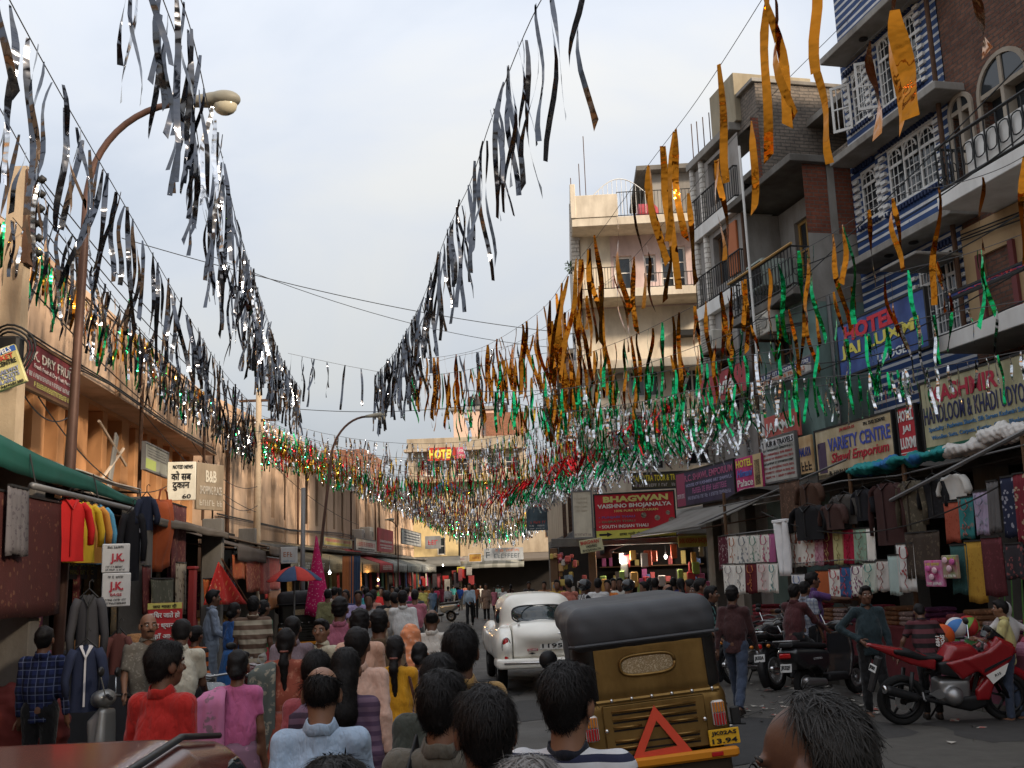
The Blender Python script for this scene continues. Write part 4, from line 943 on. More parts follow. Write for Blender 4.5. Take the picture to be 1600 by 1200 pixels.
# left far, hung over the awnings of the far peach building
def far(x0, y0, x1, y1, c, lab, tx, off=1.3, **k): return sign(FL2, off, x0, y0, x1, y1, c, lab, tx, **k)
far(506, 838, 550, 856, (.38, .33, .16), 'olive far signboard with pink letters above the olive awning', [('~', .5, .65, .9, .35, (.45, .12, .14)), ('~', .5, .25, .8, .2, (.5, .45, .1))], frame=M_STEEL); far(556, 841, 588, 862, (.62, .58, .52), 'white far signboard with red letters above the brown awning', [('~', .5, .55, .85, .4, (.5, .12, .12)), ('~', .5, .12, .8, .12, (.1, .1, .1))], frame=M_STEEL)
far(591, 824, 615, 864, (.40, .03, .05), 'tall red far signboard with white lines', [('~', .5, .45, .8, .09, WH), ('~', .5, .28, .8, .06, WH), ('~', .5, .17, .7, .05, WH)]); far(628, 826, 658, 854, (.36, .37, .36), 'grey far signboard with dark text above the grey awning', [('~', .5, .82 - i * .2, .8, .1, (.06, .07, .1)) for i in range(4)], frame=M_STEEL)
sign(Frame(0, 68, 0), 0, 664, 838, 689, 857, (.24, .25, .26), 'grey far sign with a red word near the yellow building', [('~', .5, .5, .6, .35, (.5, .04, .06))]); sign(Frame(0, 28, rad(20)), 0, 439, 855, 465, 880, (.50, .50, .48), 'white box sign with brown stripe above the parasol', [('~', .5, .55, .7, .3, (.35, .15, .08)), ('~', .5, .15, .7, .1, (.2, .3, .4))], th=.3)
# ================================================================ awnings, stalls and hanging goods
def awning(fr, u0, u1, off0, off1, z0, z1, m, label, val=.25, mv=None, poles=False, sag=.04, group=None, name='awning', drop=0):
    """sloping sheet from the wall (off0,z0) out to (off1,z1) with a hanging valance"""
    t = thing(name, label, 'awning', mtx=fr.m @ Matrix.Translation((u0, 0, 0)), group=group)
    L = u1 - u0
    f = lambda a, b: (a * L, -(off0 + (off1 - off0) * b), z0 + (z1 - z0) * b - sag * math.sin(math.pi * b) * (1 + .4 * math.sin(a * 9)) - .012 * math.sin(a * L * 2.1) * b - drop * a * b)
    MB().sheet(f, 14, 6, (0, 0, -.025)).build('canopy', m, t, True)
    if val: MB().sheet(lambda a, b: (a * L, -off1 - .012 - .012 * math.sin(a * L * 5 + b) * b, z1 - .012 * math.sin(a * L * 2.1) - drop * a - b * max(.03, val - drop * a * .92) * (1 + .02 * math.sin(a * L * 7))), int(8 * L) + 6, 3, (0, .01, 0)).build('valance', mv or m, t, True)
    b = MB(); b.tube([(-.05, -off1 + .03, z1 - .04), (L + .05, -off1 + .03, z1 - .04 - drop)], .022, 6); b.build('front_bar', M_STEEL, t)
    if poles:
        for u in (.05, L - .05): MB().tube([(u, -off1 + .06, .0), (u, -off1 + .06, z1 - .03)], .028, 7).build('post', M_RUST, t)
    for u in (.02, L - .02): MB().tube([(u, -off0, z0 - .5), (u, -off1 + .04, z1 - .05 - drop * u / L)], .018, 5).build('strut', M_RUST, t)
    return t
def cloth_mat(c, kind=None, c2=None, c3=None, sc=14):
    key = 'cloth %s %s %s' % (c, kind, c2)
    if kind in ('spots', 'paisley'): return mat_print(key, c, c2, c3, sc, .34 if kind == 'spots' else .42, kind=kind)
    if kind == 'stripe': return mat_stripe(key, c, c2, 2, .09, .5)
    return mat(key, c, .9, var=.22, vs=5, bump=.35, bs=22)
def hang(fr, u, z, wd, ht, m, label, off=0, kind='panel', motif=None, cat='garment', name='hanging_garment', yaw=0, ph=None, group=None):
    """a garment or cloth hanging from its top edge at (u, z)"""
    t = thing(name, label, cat, mtx=fr.m @ Matrix.Translation((u, -off, z)) @ Matrix.Rotation(yaw, 4, 'Z'), group=group)
    ph = R_.uniform(0, 6) if ph is None else ph; fq = R_.uniform(14, 22) / max(wd, .2) * .25; h2 = wd / 2
    sw = R_.uniform(-.02, .02)
    if kind == 'panel':
        MB().sheet(lambda a, b: ((a - .5) * wd * (1 - .05 * b) + sw * b, .018 * math.sin(a * fq * 3 + ph) * (.3 + b) - .02 * b, -b * ht - .012 * math.sin(a * 7 + ph) * b), 12, 8, (0, .012, 0)).build('cloth', m, t, True)
        b = MB(); b.box(-h2 * .95, h2 * .95, -.012, .02, .0, .022); b.build('hanging_rail_clip', M_IRON, t)
        if motif:
            mm = paint(motif)
            MB().tube([(h2 * .55 * math.sin(s) * (1 if abs(s) < 1.2 else .8), -.036 - .0 * s, -ht * .02 - ht * .16 * (1 + math.cos(s)) / 1.0 * .9) for s in np.linspace(-2.4, 2.4, 13)], .011, 5, ell=.5).build('neckline_embroidery', mm, t)
            b = MB()
            for k in range(5): b.ell((R_.uniform(-.3, .3) * wd, -.035, -ht * R_.uniform(.5, .95)), (.018, .006, .022), 6, 4)
            b.tube([(.03 * math.sin(s * 3), -.036, -ht * (.36 + .12 * s)) for s in np.linspace(0, 4.6, 12)], .007, 4, ell=.5); tag(b.build('flower_embroidery', mm, t), kind='stuff')
    elif kind == 'trousers':
        for sx in (-1, 1):
            MB().sheet(lambda a, b: (sx * (.02 * b + a * h2 * (1 - .25 * b)), .02 * math.sin(a * 5 + ph + b * 3) - .03 * math.sin(math.pi * a), -b * ht), 6, 9, (0, .03, 0)).build('trouser_leg', m, t, True)
        MB().bbox(-h2, h2, -.045, .05, -.05, .01, .01).build('waistband', m, t)
    else:                                  # shirt, jacket, coat: body with two sleeves on a hanger
        sl = .62 if kind != 'coat' else .75; d = .05 if kind == 'shirt' else .085
        def prof(b): return h2 * ((.30 + .70 * min(1, b / .10) ** .6) if b < .10 else (1 - .05 * math.sin((b - .1) * 3.2)))
        def side(sg):
            return lambda a, b: ((a - .5) * 2 * prof(b) * .8, sg * (d * math.sin(math.pi * a) ** .5 * (1 - .25 * b)) + .012 * math.sin(a * 11 + ph + b * 2) * b, -.02 - b * ht + .05 * (abs(a - .5) * 2) ** 2 * (1 if b < .05 else 0) - .1 * (abs(a - .5)) * max(0, .12 - b) / .12)
        q = MB(); q.grid(side(-1), 12, 10); q.grid(side(1), 12, 10); q.build('torso_cloth', m, t, True)
        for sx in (-1, 1):
            MB().tube([(sx * h2 * .62, 0, -.07), (sx * h2 * .86, -.01, -.14), (sx * (h2 * .98 + .02), -.02, -.14 - ht * sl * .5), (sx * (h2 * .96 + .01), -.035, -.1 - ht * sl)], [.075 if d > .06 else .06, .075 if d > .06 else .062, .06, .05], 8, ell=.6).build('sleeve', m, t, True)
        b = MB(); b.tube([(-h2 * .6, 0, -.05), (0, 0, .03), (h2 * .6, 0, -.05)], .008, 5); b.tube([(0, 0, .03), (0, 0, .09), (.02, 0, .11), (.035, 0, .09)], .005, 5); b.build('hanger', M_IRON, t)
        if motif:
            MB().tube([(-h2 * .28, -d * .75, -.03), (0, -d - .012, -.13), (h2 * .28, -d * .75, -.03)], .022, 6, ell=.6).build('collar', paint(motif), t)
            b = MB(); b.box(-.008, .008, -d - .012, -d + .01, -ht * .95, -.13); b.build('placket', paint(motif), t)
    return t
def hpx(fr, off, x0, y0, x1, y1):
    ym, xm = (y0 + y1) / 2, (x0 + x1) / 2; u0 = fr.px(x0, ym, off)[0]; u1 = fr.px(x1, ym, off)[0]; z1 = fr.px(xm, y0, off)[1]; z0 = fr.px(xm, y1, off)[1]; return (u0 + u1) / 2, z1, abs(u1 - u0) * 1.04, z1 - z0
def hang_px(fr, off, x0, y0, x1, y1, m, label, **k):
    u, z, w_, h = hpx(fr, off, x0, y0, x1, y1); return hang(fr, u, z, max(w_, .12), max(h, .2), m, label, off, **k)
# ---------------------------------------------------------------- left stalls
uL = lambda px, py, off=0: FLS.px(px, py, off)
awning(FLS, 1.0, 9.0, -2.0, .02, 4.15, 3.56, mat('green tarpaulin', (.010, .085, .065), .7, var=.25, vs=2, grime=.25), 'dark green tarpaulin awning over the nearest left stall', .42, drop=.40)
awning(FLS, 5.6, 10.9, -2.05, -.55, 4.1, 3.55, mat('grey cream sheet', (.46, .42, .37), .7, grime=.5), 'pale sheet awning above the green awning', 0)
awning(FLS, 9.2, 15.2, -2.0, .1, 3.75, 3.0, mat_stripe('corrugated iron', (.17, .14, .11), (.11, .09, .075), 0, .12, .5, .7, .4, .5, .3), 'brown corrugated iron awning over the second left stall', .12, mat('corrugated iron edge', (.12, .1, .08)))
awning(FLS, 15.4, 19.6, -1.8, .25, 3.45, 2.75, mat('dark canvas', (.075, .06, .05), .9, grime=.4), 'dark canvas awning over the red drapes on the left', .3)
awning(FLS, 19.4, 24.5, -1.8, .35, 3.5, 2.85, mat('brown canvas', (.14, .10, .07), .9, grime=.5), 'brown canvas awning before the bend on the left', .2)
st = thing('shop_counter', 'dark shop interior with shelves behind the left stalls', 'shop', mtx=FLS.m)
for u0, u1 in ((0, 4.6), (4.9, 9.2), (9.5, 15), (15.4, 19.4), (19.8, 24.6)):
    wall(st, u0, u1, .1, 3.4, M_DARK, y=1.35, name='back_panel'); box_part(st, 'counter', u0 + .2, u1 - .2, .55, 1.2, .12, .85, mat('counter wood', (.06, .045, .04), .7, var=.4))
    for k in range(int((u1 - u0) / .35)):
        x = u0 + .25 + k * .35; c = [(.28, .05, .05), (.3, .16, .05), (.06, .08, .16), (.24, .2, .15), (.05, .12, .09), (.3, .08, .14)][R_.randrange(6)]
        hgt = R_.uniform(.15, .5); MB().bbox(x, x + R_.uniform(.2, .33), .6, 1.1, .852, .852 + hgt, .03).build('goods_stack', cloth_mat(c), st)
    for k in range(int((u1 - u0) / .5)):
        x = u0 + .25 + k * .5; c = [(.2, .05, .05), (.2, .12, .05), (.05, .06, .1), (.2, .17, .13), (.16, .05, .09)][R_.randrange(5)]
        z = R_.uniform(1.9, 2.7); MB().sheet(lambda a, b: (x + a * .4, 1.2 + .03 * math.sin(a * 9), z - b * .9), 6, 5, (0, .01, 0)).build('hung_cloth', cloth_mat(c, 'spots', (.3, .22, .12)), st, True)
for u in (4.75, 9.35, 15.2, 19.6): box_part(st, 'pier', u - .14, u + .14, .0, .4, .1, 3.3, M_CONCD)
bigc = hang_px(FLS, .05, -20, 775, 92, 965, mat_print('maroon spotted cloth', (.06, .014, .012), (.12, .05, .03), (.14, .05, .03), 8, .22), 'large dark maroon cloth with pale spots hanging at the left edge', cat='cloth')
hang_px(FLS, .12, 12, 762, 42, 868, cloth_mat((.13, .12, .125), 'paisley', (.07, .06, .07)), 'grey printed salwar piece hanging before the maroon spotted cloth')
pt = thing('hanging_pole', 'long metal pipe carrying shirts under the green awning', 'pole', mtx=FLS.m)
MB().tube([(4.2, -.1, 3.02), (8.7, -.1, 3.02)], .035, 8).build('pipe', M_STEEL, pt, True)
for u in (4.3, 6.4, 8.5): MB().tube([(u, -.1, 3.05), (u, -.03, 3.35)], .008, 5).build('hook', M_IRON, pt)
for x0, x1, c, lab, y1 in ((96, 117, (.55, .02, .02), 'red shirt hanging first on the pipe under the green awning', 876), (117, 131, (.60, .40, .03), 'yellow shirt hanging second on the pipe under the green awning', 874), (131, 143, (.62, .28, .06), 'orange and black shirt hanging third on the pipe under the green awning', 872), (141, 149, (.10, .32, .50), 'sky blue shirt hanging last on the pipe under the green awning', 872)):
    u, z, w_, h = hpx(FLS, .1, x0, 778, x1, y1); hang(FLS, u, 2.99, max(.52, w_), h, cloth_mat(c), lab, .1, 'shirt', yaw=rad(-38), motif=sc3(c, .7))
for x0, y0, x1, y1, c, k, lab in ((190, 795, 222, 905, (.012, .012, .015), 'jacket', 'black jacket hanging beside the carry bags on the left'), (214, 772, 243, 826, (.02, .026, .05), 'shirt', 'navy top hanging by the corrugated awning'), (208, 826, 226, 880, (.45, .45, .5), 'trousers', 'white and navy trousers hanging under the navy top')):
    hang_px(Frame(0, 13.6, rad(25)), .0, x0, y0, x1, y1, cloth_mat(c), lab, kind=k)
bag = thing('hanging_bag', 'big burnt orange cloth bag hanging under the corrugated awning', 'bag', mtx=FLS.m @ Matrix.Translation((*[hpx(FLS, .0, 235, 782, 276, 850)[0]], 0, hpx(FLS, 0, 235, 782, 276, 850)[1])))
MB().sheet(lambda a, b: ((a - .5) * (.85 + .25 * b), -.12 * math.sin(math.pi * a) * math.sin(math.pi * min(1, b + .15)) + .02 * math.sin(a * 14), -b * 1.05 - .05 * math.sin(a * 5)), 12, 10, (0, .2, 0)).build('bag_body', cloth_mat((.34, .07, .018)), bag, True)
for x in (-.3, .3): MB().tube([(x, .02, 0), (x * .7, .02, .15), (x * .3, .02, .18)], .015, 5).build('strap', cloth_mat((.2, .05, .02)), bag)
for i, (x0, y0, x1, y1, c, c2, lab) in enumerate(((268, 790, 290, 905, (.10, .028, .03), (.2, .1, .07), 'dark red patterned shawl hanging right of the orange bag'), (275, 880, 290, 960, (.3, .26, .2), (.1, .06, .04), 'cream and brown striped shawl hanging low by the red post'), (222, 885, 234, 960, (.13, .022, .02), (.25, .08, .05), 'long dark red tasselled shawl behind the carry bags'), (236, 905, 270, 945, (.10, .095, .06), (.22, .2, .14), 'folded green patterned cloth on the left shop shelf'))):
    hang_px(FLS, -.1 + .05 * i, x0, y0, x1, y1, cloth_mat(c, 'paisley', c2, None, 9), lab, cat='shawl', name='hanging_shawl')
FCL = Frame(0, 10.75, rad(20))
hang_px(FCL, 0, 106, 1003, 160, 1108, cloth_mat((.018, .025, .055)), 'navy track jacket with white stripes hanging low beside the checked shirt man', kind='jacket', motif=(.5, .5, .52))
hang_px(Frame(0, 11.0, rad(20)), 0, 114, 925, 160, 1040, cloth_mat((.045, .045, .05)), 'long charcoal coat hanging above the navy track jacket', kind='coat', motif=(.02, .02, .02))
hang_px(Frame(0, 11.3, rad(20)), 0, 166, 985, 204, 1050, cloth_mat((.10, .035, .03)), 'dark red top hanging over the peanut crate edge', kind='shirt')
rp_ = thing('post', 'plain red painted wooden post in front of the left shops', 'post', mtx=FLS.m @ Matrix.Translation((uL(300, 950, .1)[0], -.1, 0)))
MB().bbox(-.12, .12, -.05, .05, 0, 2.25, .01).build('plank', mat('red painted wood', (.28, .03, .03), .6, grime=.3), rp_); MB().bbox(-.15, .15, -.07, .07, 2.25, 2.3, .01).build('cap', mat('red painted wood', 0), rp_)
dr = thing('drape', 'bright red embroidered drape slung diagonally under the dark canvas awning', 'cloth', mtx=FLS.m)
A, Bp, Cp = [Vector((FLS.px(*p, .3)[0], -.3, FLS.px(*p, .3)[1])) for p in ((342, 878), (386, 944), (322, 945))]
def _dr(a, b):
    p = A.lerp(Bp.lerp(Cp, a), b); return (p.x, p.y - .06 * math.sin(a * 12) * b, p.z)
MB().sheet(_dr, 14, 10, (0, .015, 0)).build('cloth', mat_print('red drape', (.50, .018, .014), (.62, .16, .05), (.62, .3, .2), 5, .3, kind='spots'), dr, True)
MB().tube([A + Vector((0, -.05, .05)), Bp + Vector((.3, -.05, -.1))], .02, 6).build('pole', M_WOOD, dr)
for i, (x0, y0, x1, y1, c, c2, lab) in enumerate(((364, 868, 384, 905, (.40, .09, .03), (.5, .2, .06), 'small orange patterned bedspread hung high on the left'), (383, 868, 405, 925, (.24, .05, .03), (.48, .25, .12), 'brown bedspread with pale scrolls hung on the left'), (405, 870, 420, 928, (.28, .04, .03), (.4, .12, .05), 'dark red bedspread hung between the brown and scarlet ones'), (419, 872, 438, 922, (.58, .05, .02), (.6, .12, .03), 'plain scarlet cloth hung before the dark auto rickshaw'), (420, 922, 438, 952, (.5, .18, .06), (.5, .25, .1), 'peach cloth hanging below the scarlet one'), (318, 905, 332, 940, (.5, .10, .02), (.6, .25, .05), 'orange floral cloth behind the red drape'))):
    hang_px(FLS, .2, x0, y0, x1, y1, cloth_mat(c, 'paisley', c2, None, 8), lab, cat='bedspread', name='hanging_cloth')
sk = thing('sack_stall', 'grey crate stall heaped with peanuts beside the carry bags', 'stall', loc=at(185, 1000, 12.3) * Vector((1, 1, 0)))
MB().bbox(-.6, .5, -.3, .4, 0, 1.3, .03).build('crate', mat('grey crate', (.06, .062, .07), .7, grime=.4), sk)
for x in (-.3, .32):
    nb = sdf_obj('nut_heap', SDF().ell((x * .85 - .05, 0, 1.3), (.25, .28, .15)), .03, mat_print('peanuts', (.36, .17, .06), (.2, .08, .03), None, 40, .4), sk, lambda V: wob(V, 60, .012))
sk2 = thing('sack', 'open red sack of goods by the man in the checked shirt', 'sack', loc=at(35, 1030, 10.6) * Vector((1, 1, 0)))
sdf_obj('sack_cloth', SDF().ell((0, 0, .7), (.45, .4, .42)).box((0, 0, .35), (.38, .35, .36), .1), .04, cloth_mat((.16, .03, .025)), sk2, lambda V: wob(V, 9, .03))
# parasol
ps = thing('parasol', 'blue and red street vendor parasol beside the dark auto rickshaw', 'parasol', loc=at(460, 905, 24.5) * Vector((1, 1, 0)))
MB().tube([(0, 0, 0), (0, 0, 2.35)], .022, 8).build('pole', M_STEEL, ps)
for k in range(8):
    def fn(a, b, k=k):
        t = (k + a) * math.pi / 4 + .3; r = .02 + .62 * b; return (r * math.cos(t), r * math.sin(t), 2.33 - .32 * b ** 1.8 - .03 * math.sin(math.pi * a) * b)
    MB().sheet(fn, 4, 6, (0, 0, -.006)).build('gore', cloth_mat((.035, .06, .12) if k % 2 else (.42, .04, .03)), ps, True)
# shops along the far peach building
AW = [(2.0, 7.2, (.17, .13, .08), 'wide olive canvas awning at the bend on the left', 'plain'), (7.4, 13.4, (.30, .25, .15), 'olive striped awning on the far left row', 'stripe'), (13.6, 17.6, (.32, .22, .12), 'brown striped awning on the far left row', 'stripe'), (17.8, 21.6, (.42, .05, .05), 'red awning with white letters on the far left row', 'plain'), (21.8, 26.4, (.40, .40, .36), 'grey white striped awning on the far left row', 'stripe'), (26.6, 32.5, (.24, .25, .22), 'grey green striped awning on the far left row', 'stripe'), (32.7, 40.0, (.2, .2, .18), 'dull grey awning at the end of the far left row', 'plain')]
for u0, u1, c, lab, k in AW:
    m = mat('awning %s' % lab[:14], c, .85, grime=.4) if k == 'plain' else mat_stripe('awning %s' % lab[:14], c, sc3(c, .35), 0, .42, .55, .85, .3, .4)
    a_ = awning(FL2, u0, u1, 0, 1.7, 3.35, 2.65, m, lab, .42, mat('awning edge %s' % lab[:14], sc3(c, .8), .85, grime=.3))
    scribble(a_, (u1 - u0) / 2, 2.45, (u1 - u0) * .7, .2, paint(sc3(c, .3) if sum(c) > .6 else (.5, .48, .42)), y=-1.76)
for i in range(26):
    u = 2.2 + i * 1.46; c = [(.4, .04, .03), (.42, .2, .05), (.4, .35, .25), (.05, .07, .16), (.42, .06, .18), (.3, .03, .03), (.1, .2, .12)][i % 7]
    hang(FL2, u, 2.4, R_.uniform(.35, .7), R_.uniform(.8, 1.5), cloth_mat(c, 'spots', sc3(c, 1.7)), '%s %s cloth hung under the far left awnings' % (['narrow', 'long', 'short', 'wide', 'folded'][i // 7], ['scarlet', 'amber', 'cream', 'navy', 'pink', 'crimson', 'green'][i % 7]), .95 + .3 * (i % 3), group='cloths under the far left awnings')
dp = thing('draped_cloth', 'bright pink sequinned cloth draped round the leaning lamp post', 'cloth', loc=at(497, 915, 27) * Vector((1, 1, 0)))
MB().sheet(lambda a, b: ((.03 + .52 * b) * (a - .45) * 1.3, -.22 - .12 * math.sin(a * math.pi), 3.1 - 2.0 * b + .03 * math.sin(a * 12)), 12, 10, (0, .02, 0)).build('cloth', mat_print('pink sequins', (.55, .015, .12), (.65, .25, .35), None, 16, .3), dp, True)
hang(Frame(0, 29, rad(15)), at(546, 870, 29).x, 2.6, .3, 1.5, cloth_mat((.35, .12, .04)), 'rust coloured shawl hanging at the far left bazaar', 0); hang(Frame(0, 29, rad(15)), at(556, 870, 29).x, 2.6, .3, 1.5, cloth_mat((.03, .05, .09)), 'navy shawl hanging beside the rust one at the far left bazaar', 0)
# far end shop awnings and goods
awning(FE2, .2, 4.6, .2, 2.3, 3.3, 2.6, mat_stripe('far grey awning', (.3, .3, .26), (.2, .2, .17), 0, .9, .6), 'grey awning of the far end shops', .2); awning(FE2, 4.4, 7.6, .2, 1.6, 3.4, 3.0, mat('far brown awning', (.13, .11, .09), .9), 'brown sheet awning of the far end shops', .2); awning(FE1, -.3, 3.6, .2, 1.8, 3.3, 2.8, mat('far slate awning', (.14, .14, .13), .9), 'slate awning below the yellow building', .2)
for i in range(18):
    u = -.1 + i * .26; c = [(.30, .02, .02), (.3, .28, .25), (.22, .03, .03), (.04, .035, .04), (.25, .06, .07)][i % 5]
    hang(FE1, u + R_.uniform(-.2, .2), R_.uniform(1.7, 2.55), R_.uniform(.25, .5), R_.uniform(.5, 1.2), cloth_mat(c), '%s %s garment hung in the far end shops' % (['small', 'long', 'short', 'wide'][i // 5], ['red', 'white', 'crimson', 'black', 'rose'][i % 5]), .9 + .15 * (i % 3) - (0 if u < 3.4 else 0), group='garments in the far end shops')
# ---------------------------------------------------------------- right clothes stall
sf = thing('stall_frame', 'pole frame of the big clothes stall on the right', 'stall', mtx=FS.m)
for u in (-.3, 2.55, 4.8, 6.35, 9.0): MB().tube([(u, 0, .1), (u + .03, .02, 3.55)], .035, 7).build('post', M_WOOD, sf)
for z, y in ((3.3, 0), (2.66, -.02), (1.98, -.1), (3.32, .8)): MB().tube([(-.5, y, z - .03), (2.5, y, z + .0), (4.6, y, z + .05), (6.2, y, z - .02), (9.2, y, z + .1)], .014, 6).build('rope', M_STEEL, sf)
MB().tube([(-1.8, -.5, 2.75), (4.3, .3, 3.75)], .02, 6).build('slanting_pole', M_STEEL, sf); MB().tube([(6.2, -.15, 2.9), (9.5, -.25, 3.55)], .03, 6).build('slanting_pole', M_STEEL, sf)
MB().sheet(lambda a, b: (-.3 + a * 9.3, .1 + b * 2.4, 3.42 + .12 * math.sin(a * 14) * (1 - b) + .3 * b), 30, 6, (0, 0, .02)).build('roof_sheet', mat('dark tarpaulin', (.05, .045, .04), .9, grime=.5), sf, True)
wall(sf, -.3, 9.2, .1, 3.4, M_DARK, y=2.0, name='back_cloth')
MB().bbox(-.2, 9.0, .35, 1.5, .1, .95, .03).build('counter', mat('stall table cloth', (.15, .03, .035), .85, var=.5, vs=3), sf)
for k in range(22):
    x = -.1 + k * .41; c = [(.32, .04, .06), (.35, .1, .12), (.3, .15, .08), (.4, .3, .28), (.12, .04, .1)][k % 5]
    for j in range(R_.randrange(2, 5)): MB().bbox(x, x + .37, .4, .95, .952 + j * .075, 1.02 + j * .075, .02).build('folded_cloth', cloth_mat(c, 'spots', sc3(c, 1.8)), sf)
ROWS = []
def G(x0, y0, x1, y1, c, lab, kind='panel', off=.0, motif=None, pr=None, **k):
    m = cloth_mat(c, *(pr or ())); hang_px(FS, off, x0, y0, x1, y1, m, lab, kind=kind, motif=motif, **k)
IV = (.80, .77, .70)
for x0, y0, x1, y1, c, kd, lab, mo in ((1222, 752, 1252, 850, (.10, .055, .035), 'panel', 'long brown paisley shawl first in the top row of the clothes stall', None), (1247, 753, 1285, 792, (.07, .035, .022), 'jacket', 'short brown jacket in the top row of the clothes stall', (.04, .02, .015)), (1238, 788, 1292, 842, (.010, .010, .012), 'jacket', 'shiny black leather jacket hanging low in the clothes stall', (.02, .02, .02)), (1284, 785, 1322, 826, (.06, .03, .025), 'jacket', 'dark brown jacket beside the black leather jacket', (.03, .02, .02)), (1300, 770, 1342, 818, (.075, .068, .062), 'jacket', 'grey brown jacket with a white tag in the clothes stall', (.05, .045, .04)), (1335, 762, 1366, 812, (.014, .014, .018), 'jacket', 'plain black jacket between grey and long brown coats', (.03, .03, .03)), (1364, 752, 1416, 850, (.055, .024, .022), 'coat', 'long dark brown coat in the middle of the clothes stall', (.035, .015, .015)), (1407, 748, 1447, 832, (.09, .075, .05), 'coat', 'checked olive coat next to the long brown coat', (.05, .04, .03)), (1440, 742, 1482, 808, (.011, .011, .013), 'shirt', 'black shirt next to the checked olive coat', (.02, .02, .02)), (1470, 738, 1513, 778, (.58, .57, .53), 'shirt', 'cream shirt hanging at the top of the clothes stall', None)):
    G(x0, y0, x1, y1, c, lab, kd, .05 if y0 < 780 else .2, mo, ('paisley', sc3(c, 2), None, 12) if kd == 'panel' or 'checked' in lab else None)
for x0, x1, c, lab, mo, pr in ((1124, 1142, (.11, .02, .035), 'maroon sequinned panel first in the middle row', None, ('spots', (.4, .3, .3))), (1139, 1154, IV, 'ivory panel with orange neckline in the middle row', (.45, .15, .05), None), (1153, 1171, IV, 'ivory panel with grey leaf embroidery in the middle row', (.16, .18, .2), ('spots', (.3, .32, .33), None, 9)), (1170, 1188, IV, 'ivory panel with green leaf embroidery in the middle row', (.10, .25, .18), ('paisley', (.3, .38, .3), None, 9)), (1187, 1205, IV, 'ivory panel with pink flower spray in the middle row', (.45, .08, .16), ('spots', (.5, .15, .22), None, 9)), (1204, 1212, (.42, .12, .26), 'narrow mauve panel in the middle row', None, None), (1234, 1254, IV, 'ivory panel with brown neckline and red roundel in the middle row', (.3, .1, .06), ('spots', (.42, .2, .16), None, 6)), (1254, 1274, IV, 'ivory panel with red flowers in the middle row', (.4, .08, .06), ('spots', (.42, .12, .08), None, 7)), (1273, 1288, (.62, .36, .42), 'pale pink printed panel in the middle row', (.5, .2, .28), ('spots', (.5, .2, .28), None, 12)), (1287, 1304, (.14, .02, .03), 'maroon panel with gold neckline in the middle row', (.4, .26, .1), None), (1303, 1319, (.58, .55, .26), 'lime yellow panel in the middle row', (.35, .3, .12), None), (1318, 1336, (.48, .02, .06), 'bright red panel in the middle row', (.3, .02, .04), ('paisley', (.35, .01, .04))), (1335, 1355, (.32, .48, .35), 'mint green panel with embroidery in the middle row', (.28, .24, .18), ('paisley', (.3, .34, .25), None, 10)), (1354, 1368, IV, 'white kurta at the end of the middle row', None, None)):
    yo = (x0 - 1124) * -.055; G(x0, 838 + yo, x1, 892 + yo, c, lab + ' of the clothes stall', motif=mo, off=.08, pr=pr)
hang_px(FS, .25, 1212, 812, 1233, 900, cloth_mat((.82, .82, .82)), 'plain white trousers hanging before the ivory panels', kind='trousers')
for x0, x1, y0, c, lab, mo, pr in ((1131, 1150, 882, IV, 'ivory panel with grey motif first in the bottom row', (.35, .3, .3), None), (1149, 1167, 882, IV, 'ivory panel with grey arch in the bottom row', (.2, .18, .16), None), (1166, 1184, 881, (.12, .015, .02), 'maroon panel with orange arch in the bottom row', (.5, .17, .05), None), (1184, 1203, 880, (.64, .56, .52), 'white panel with pink arch in the bottom row', (.55, .28, .28), None), (1202, 1216, 880, IV, 'ivory panel with teal motif in the bottom row', (.1, .3, .28), None), (1238, 1258, 897, (.6, .6, .6), 'short white piece with blue motif in the bottom row', (.2, .25, .4), None), (1276, 1297, 892, (.40, .10, .03), 'rust orange panel in the bottom row', None, None), (1296, 1315, 889, IV, 'white panel with red roundels in the bottom row', (.45, .07, .08), ('spots', (.45, .1, .1), None, 8)), (1313, 1332, 886, (.04, .12, .28), 'blue panel with red flowers in the bottom row', (.35, .06, .1), ('spots', (.3, .06, .1), None, 10)), (1331, 1351, 883, IV, 'white panel with purple speckles in the bottom row', (.2, .08, .14), ('spots', (.25, .1, .18), None, 12)), (1350, 1371, 879, (.52, .56, .48), 'pale grey green panel with teal arch in the bottom row', (.12, .3, .26), None), (1370, 1390, 876, (.55, .52, .48), 'grey white panel with brown arch in the bottom row', (.3, .14, .12), None)):
    G(x0, y0, x1, y0 + (46 if x0 < 1230 else 48), c, lab + ' of the clothes stall', motif=mo, off=.22, pr=pr)
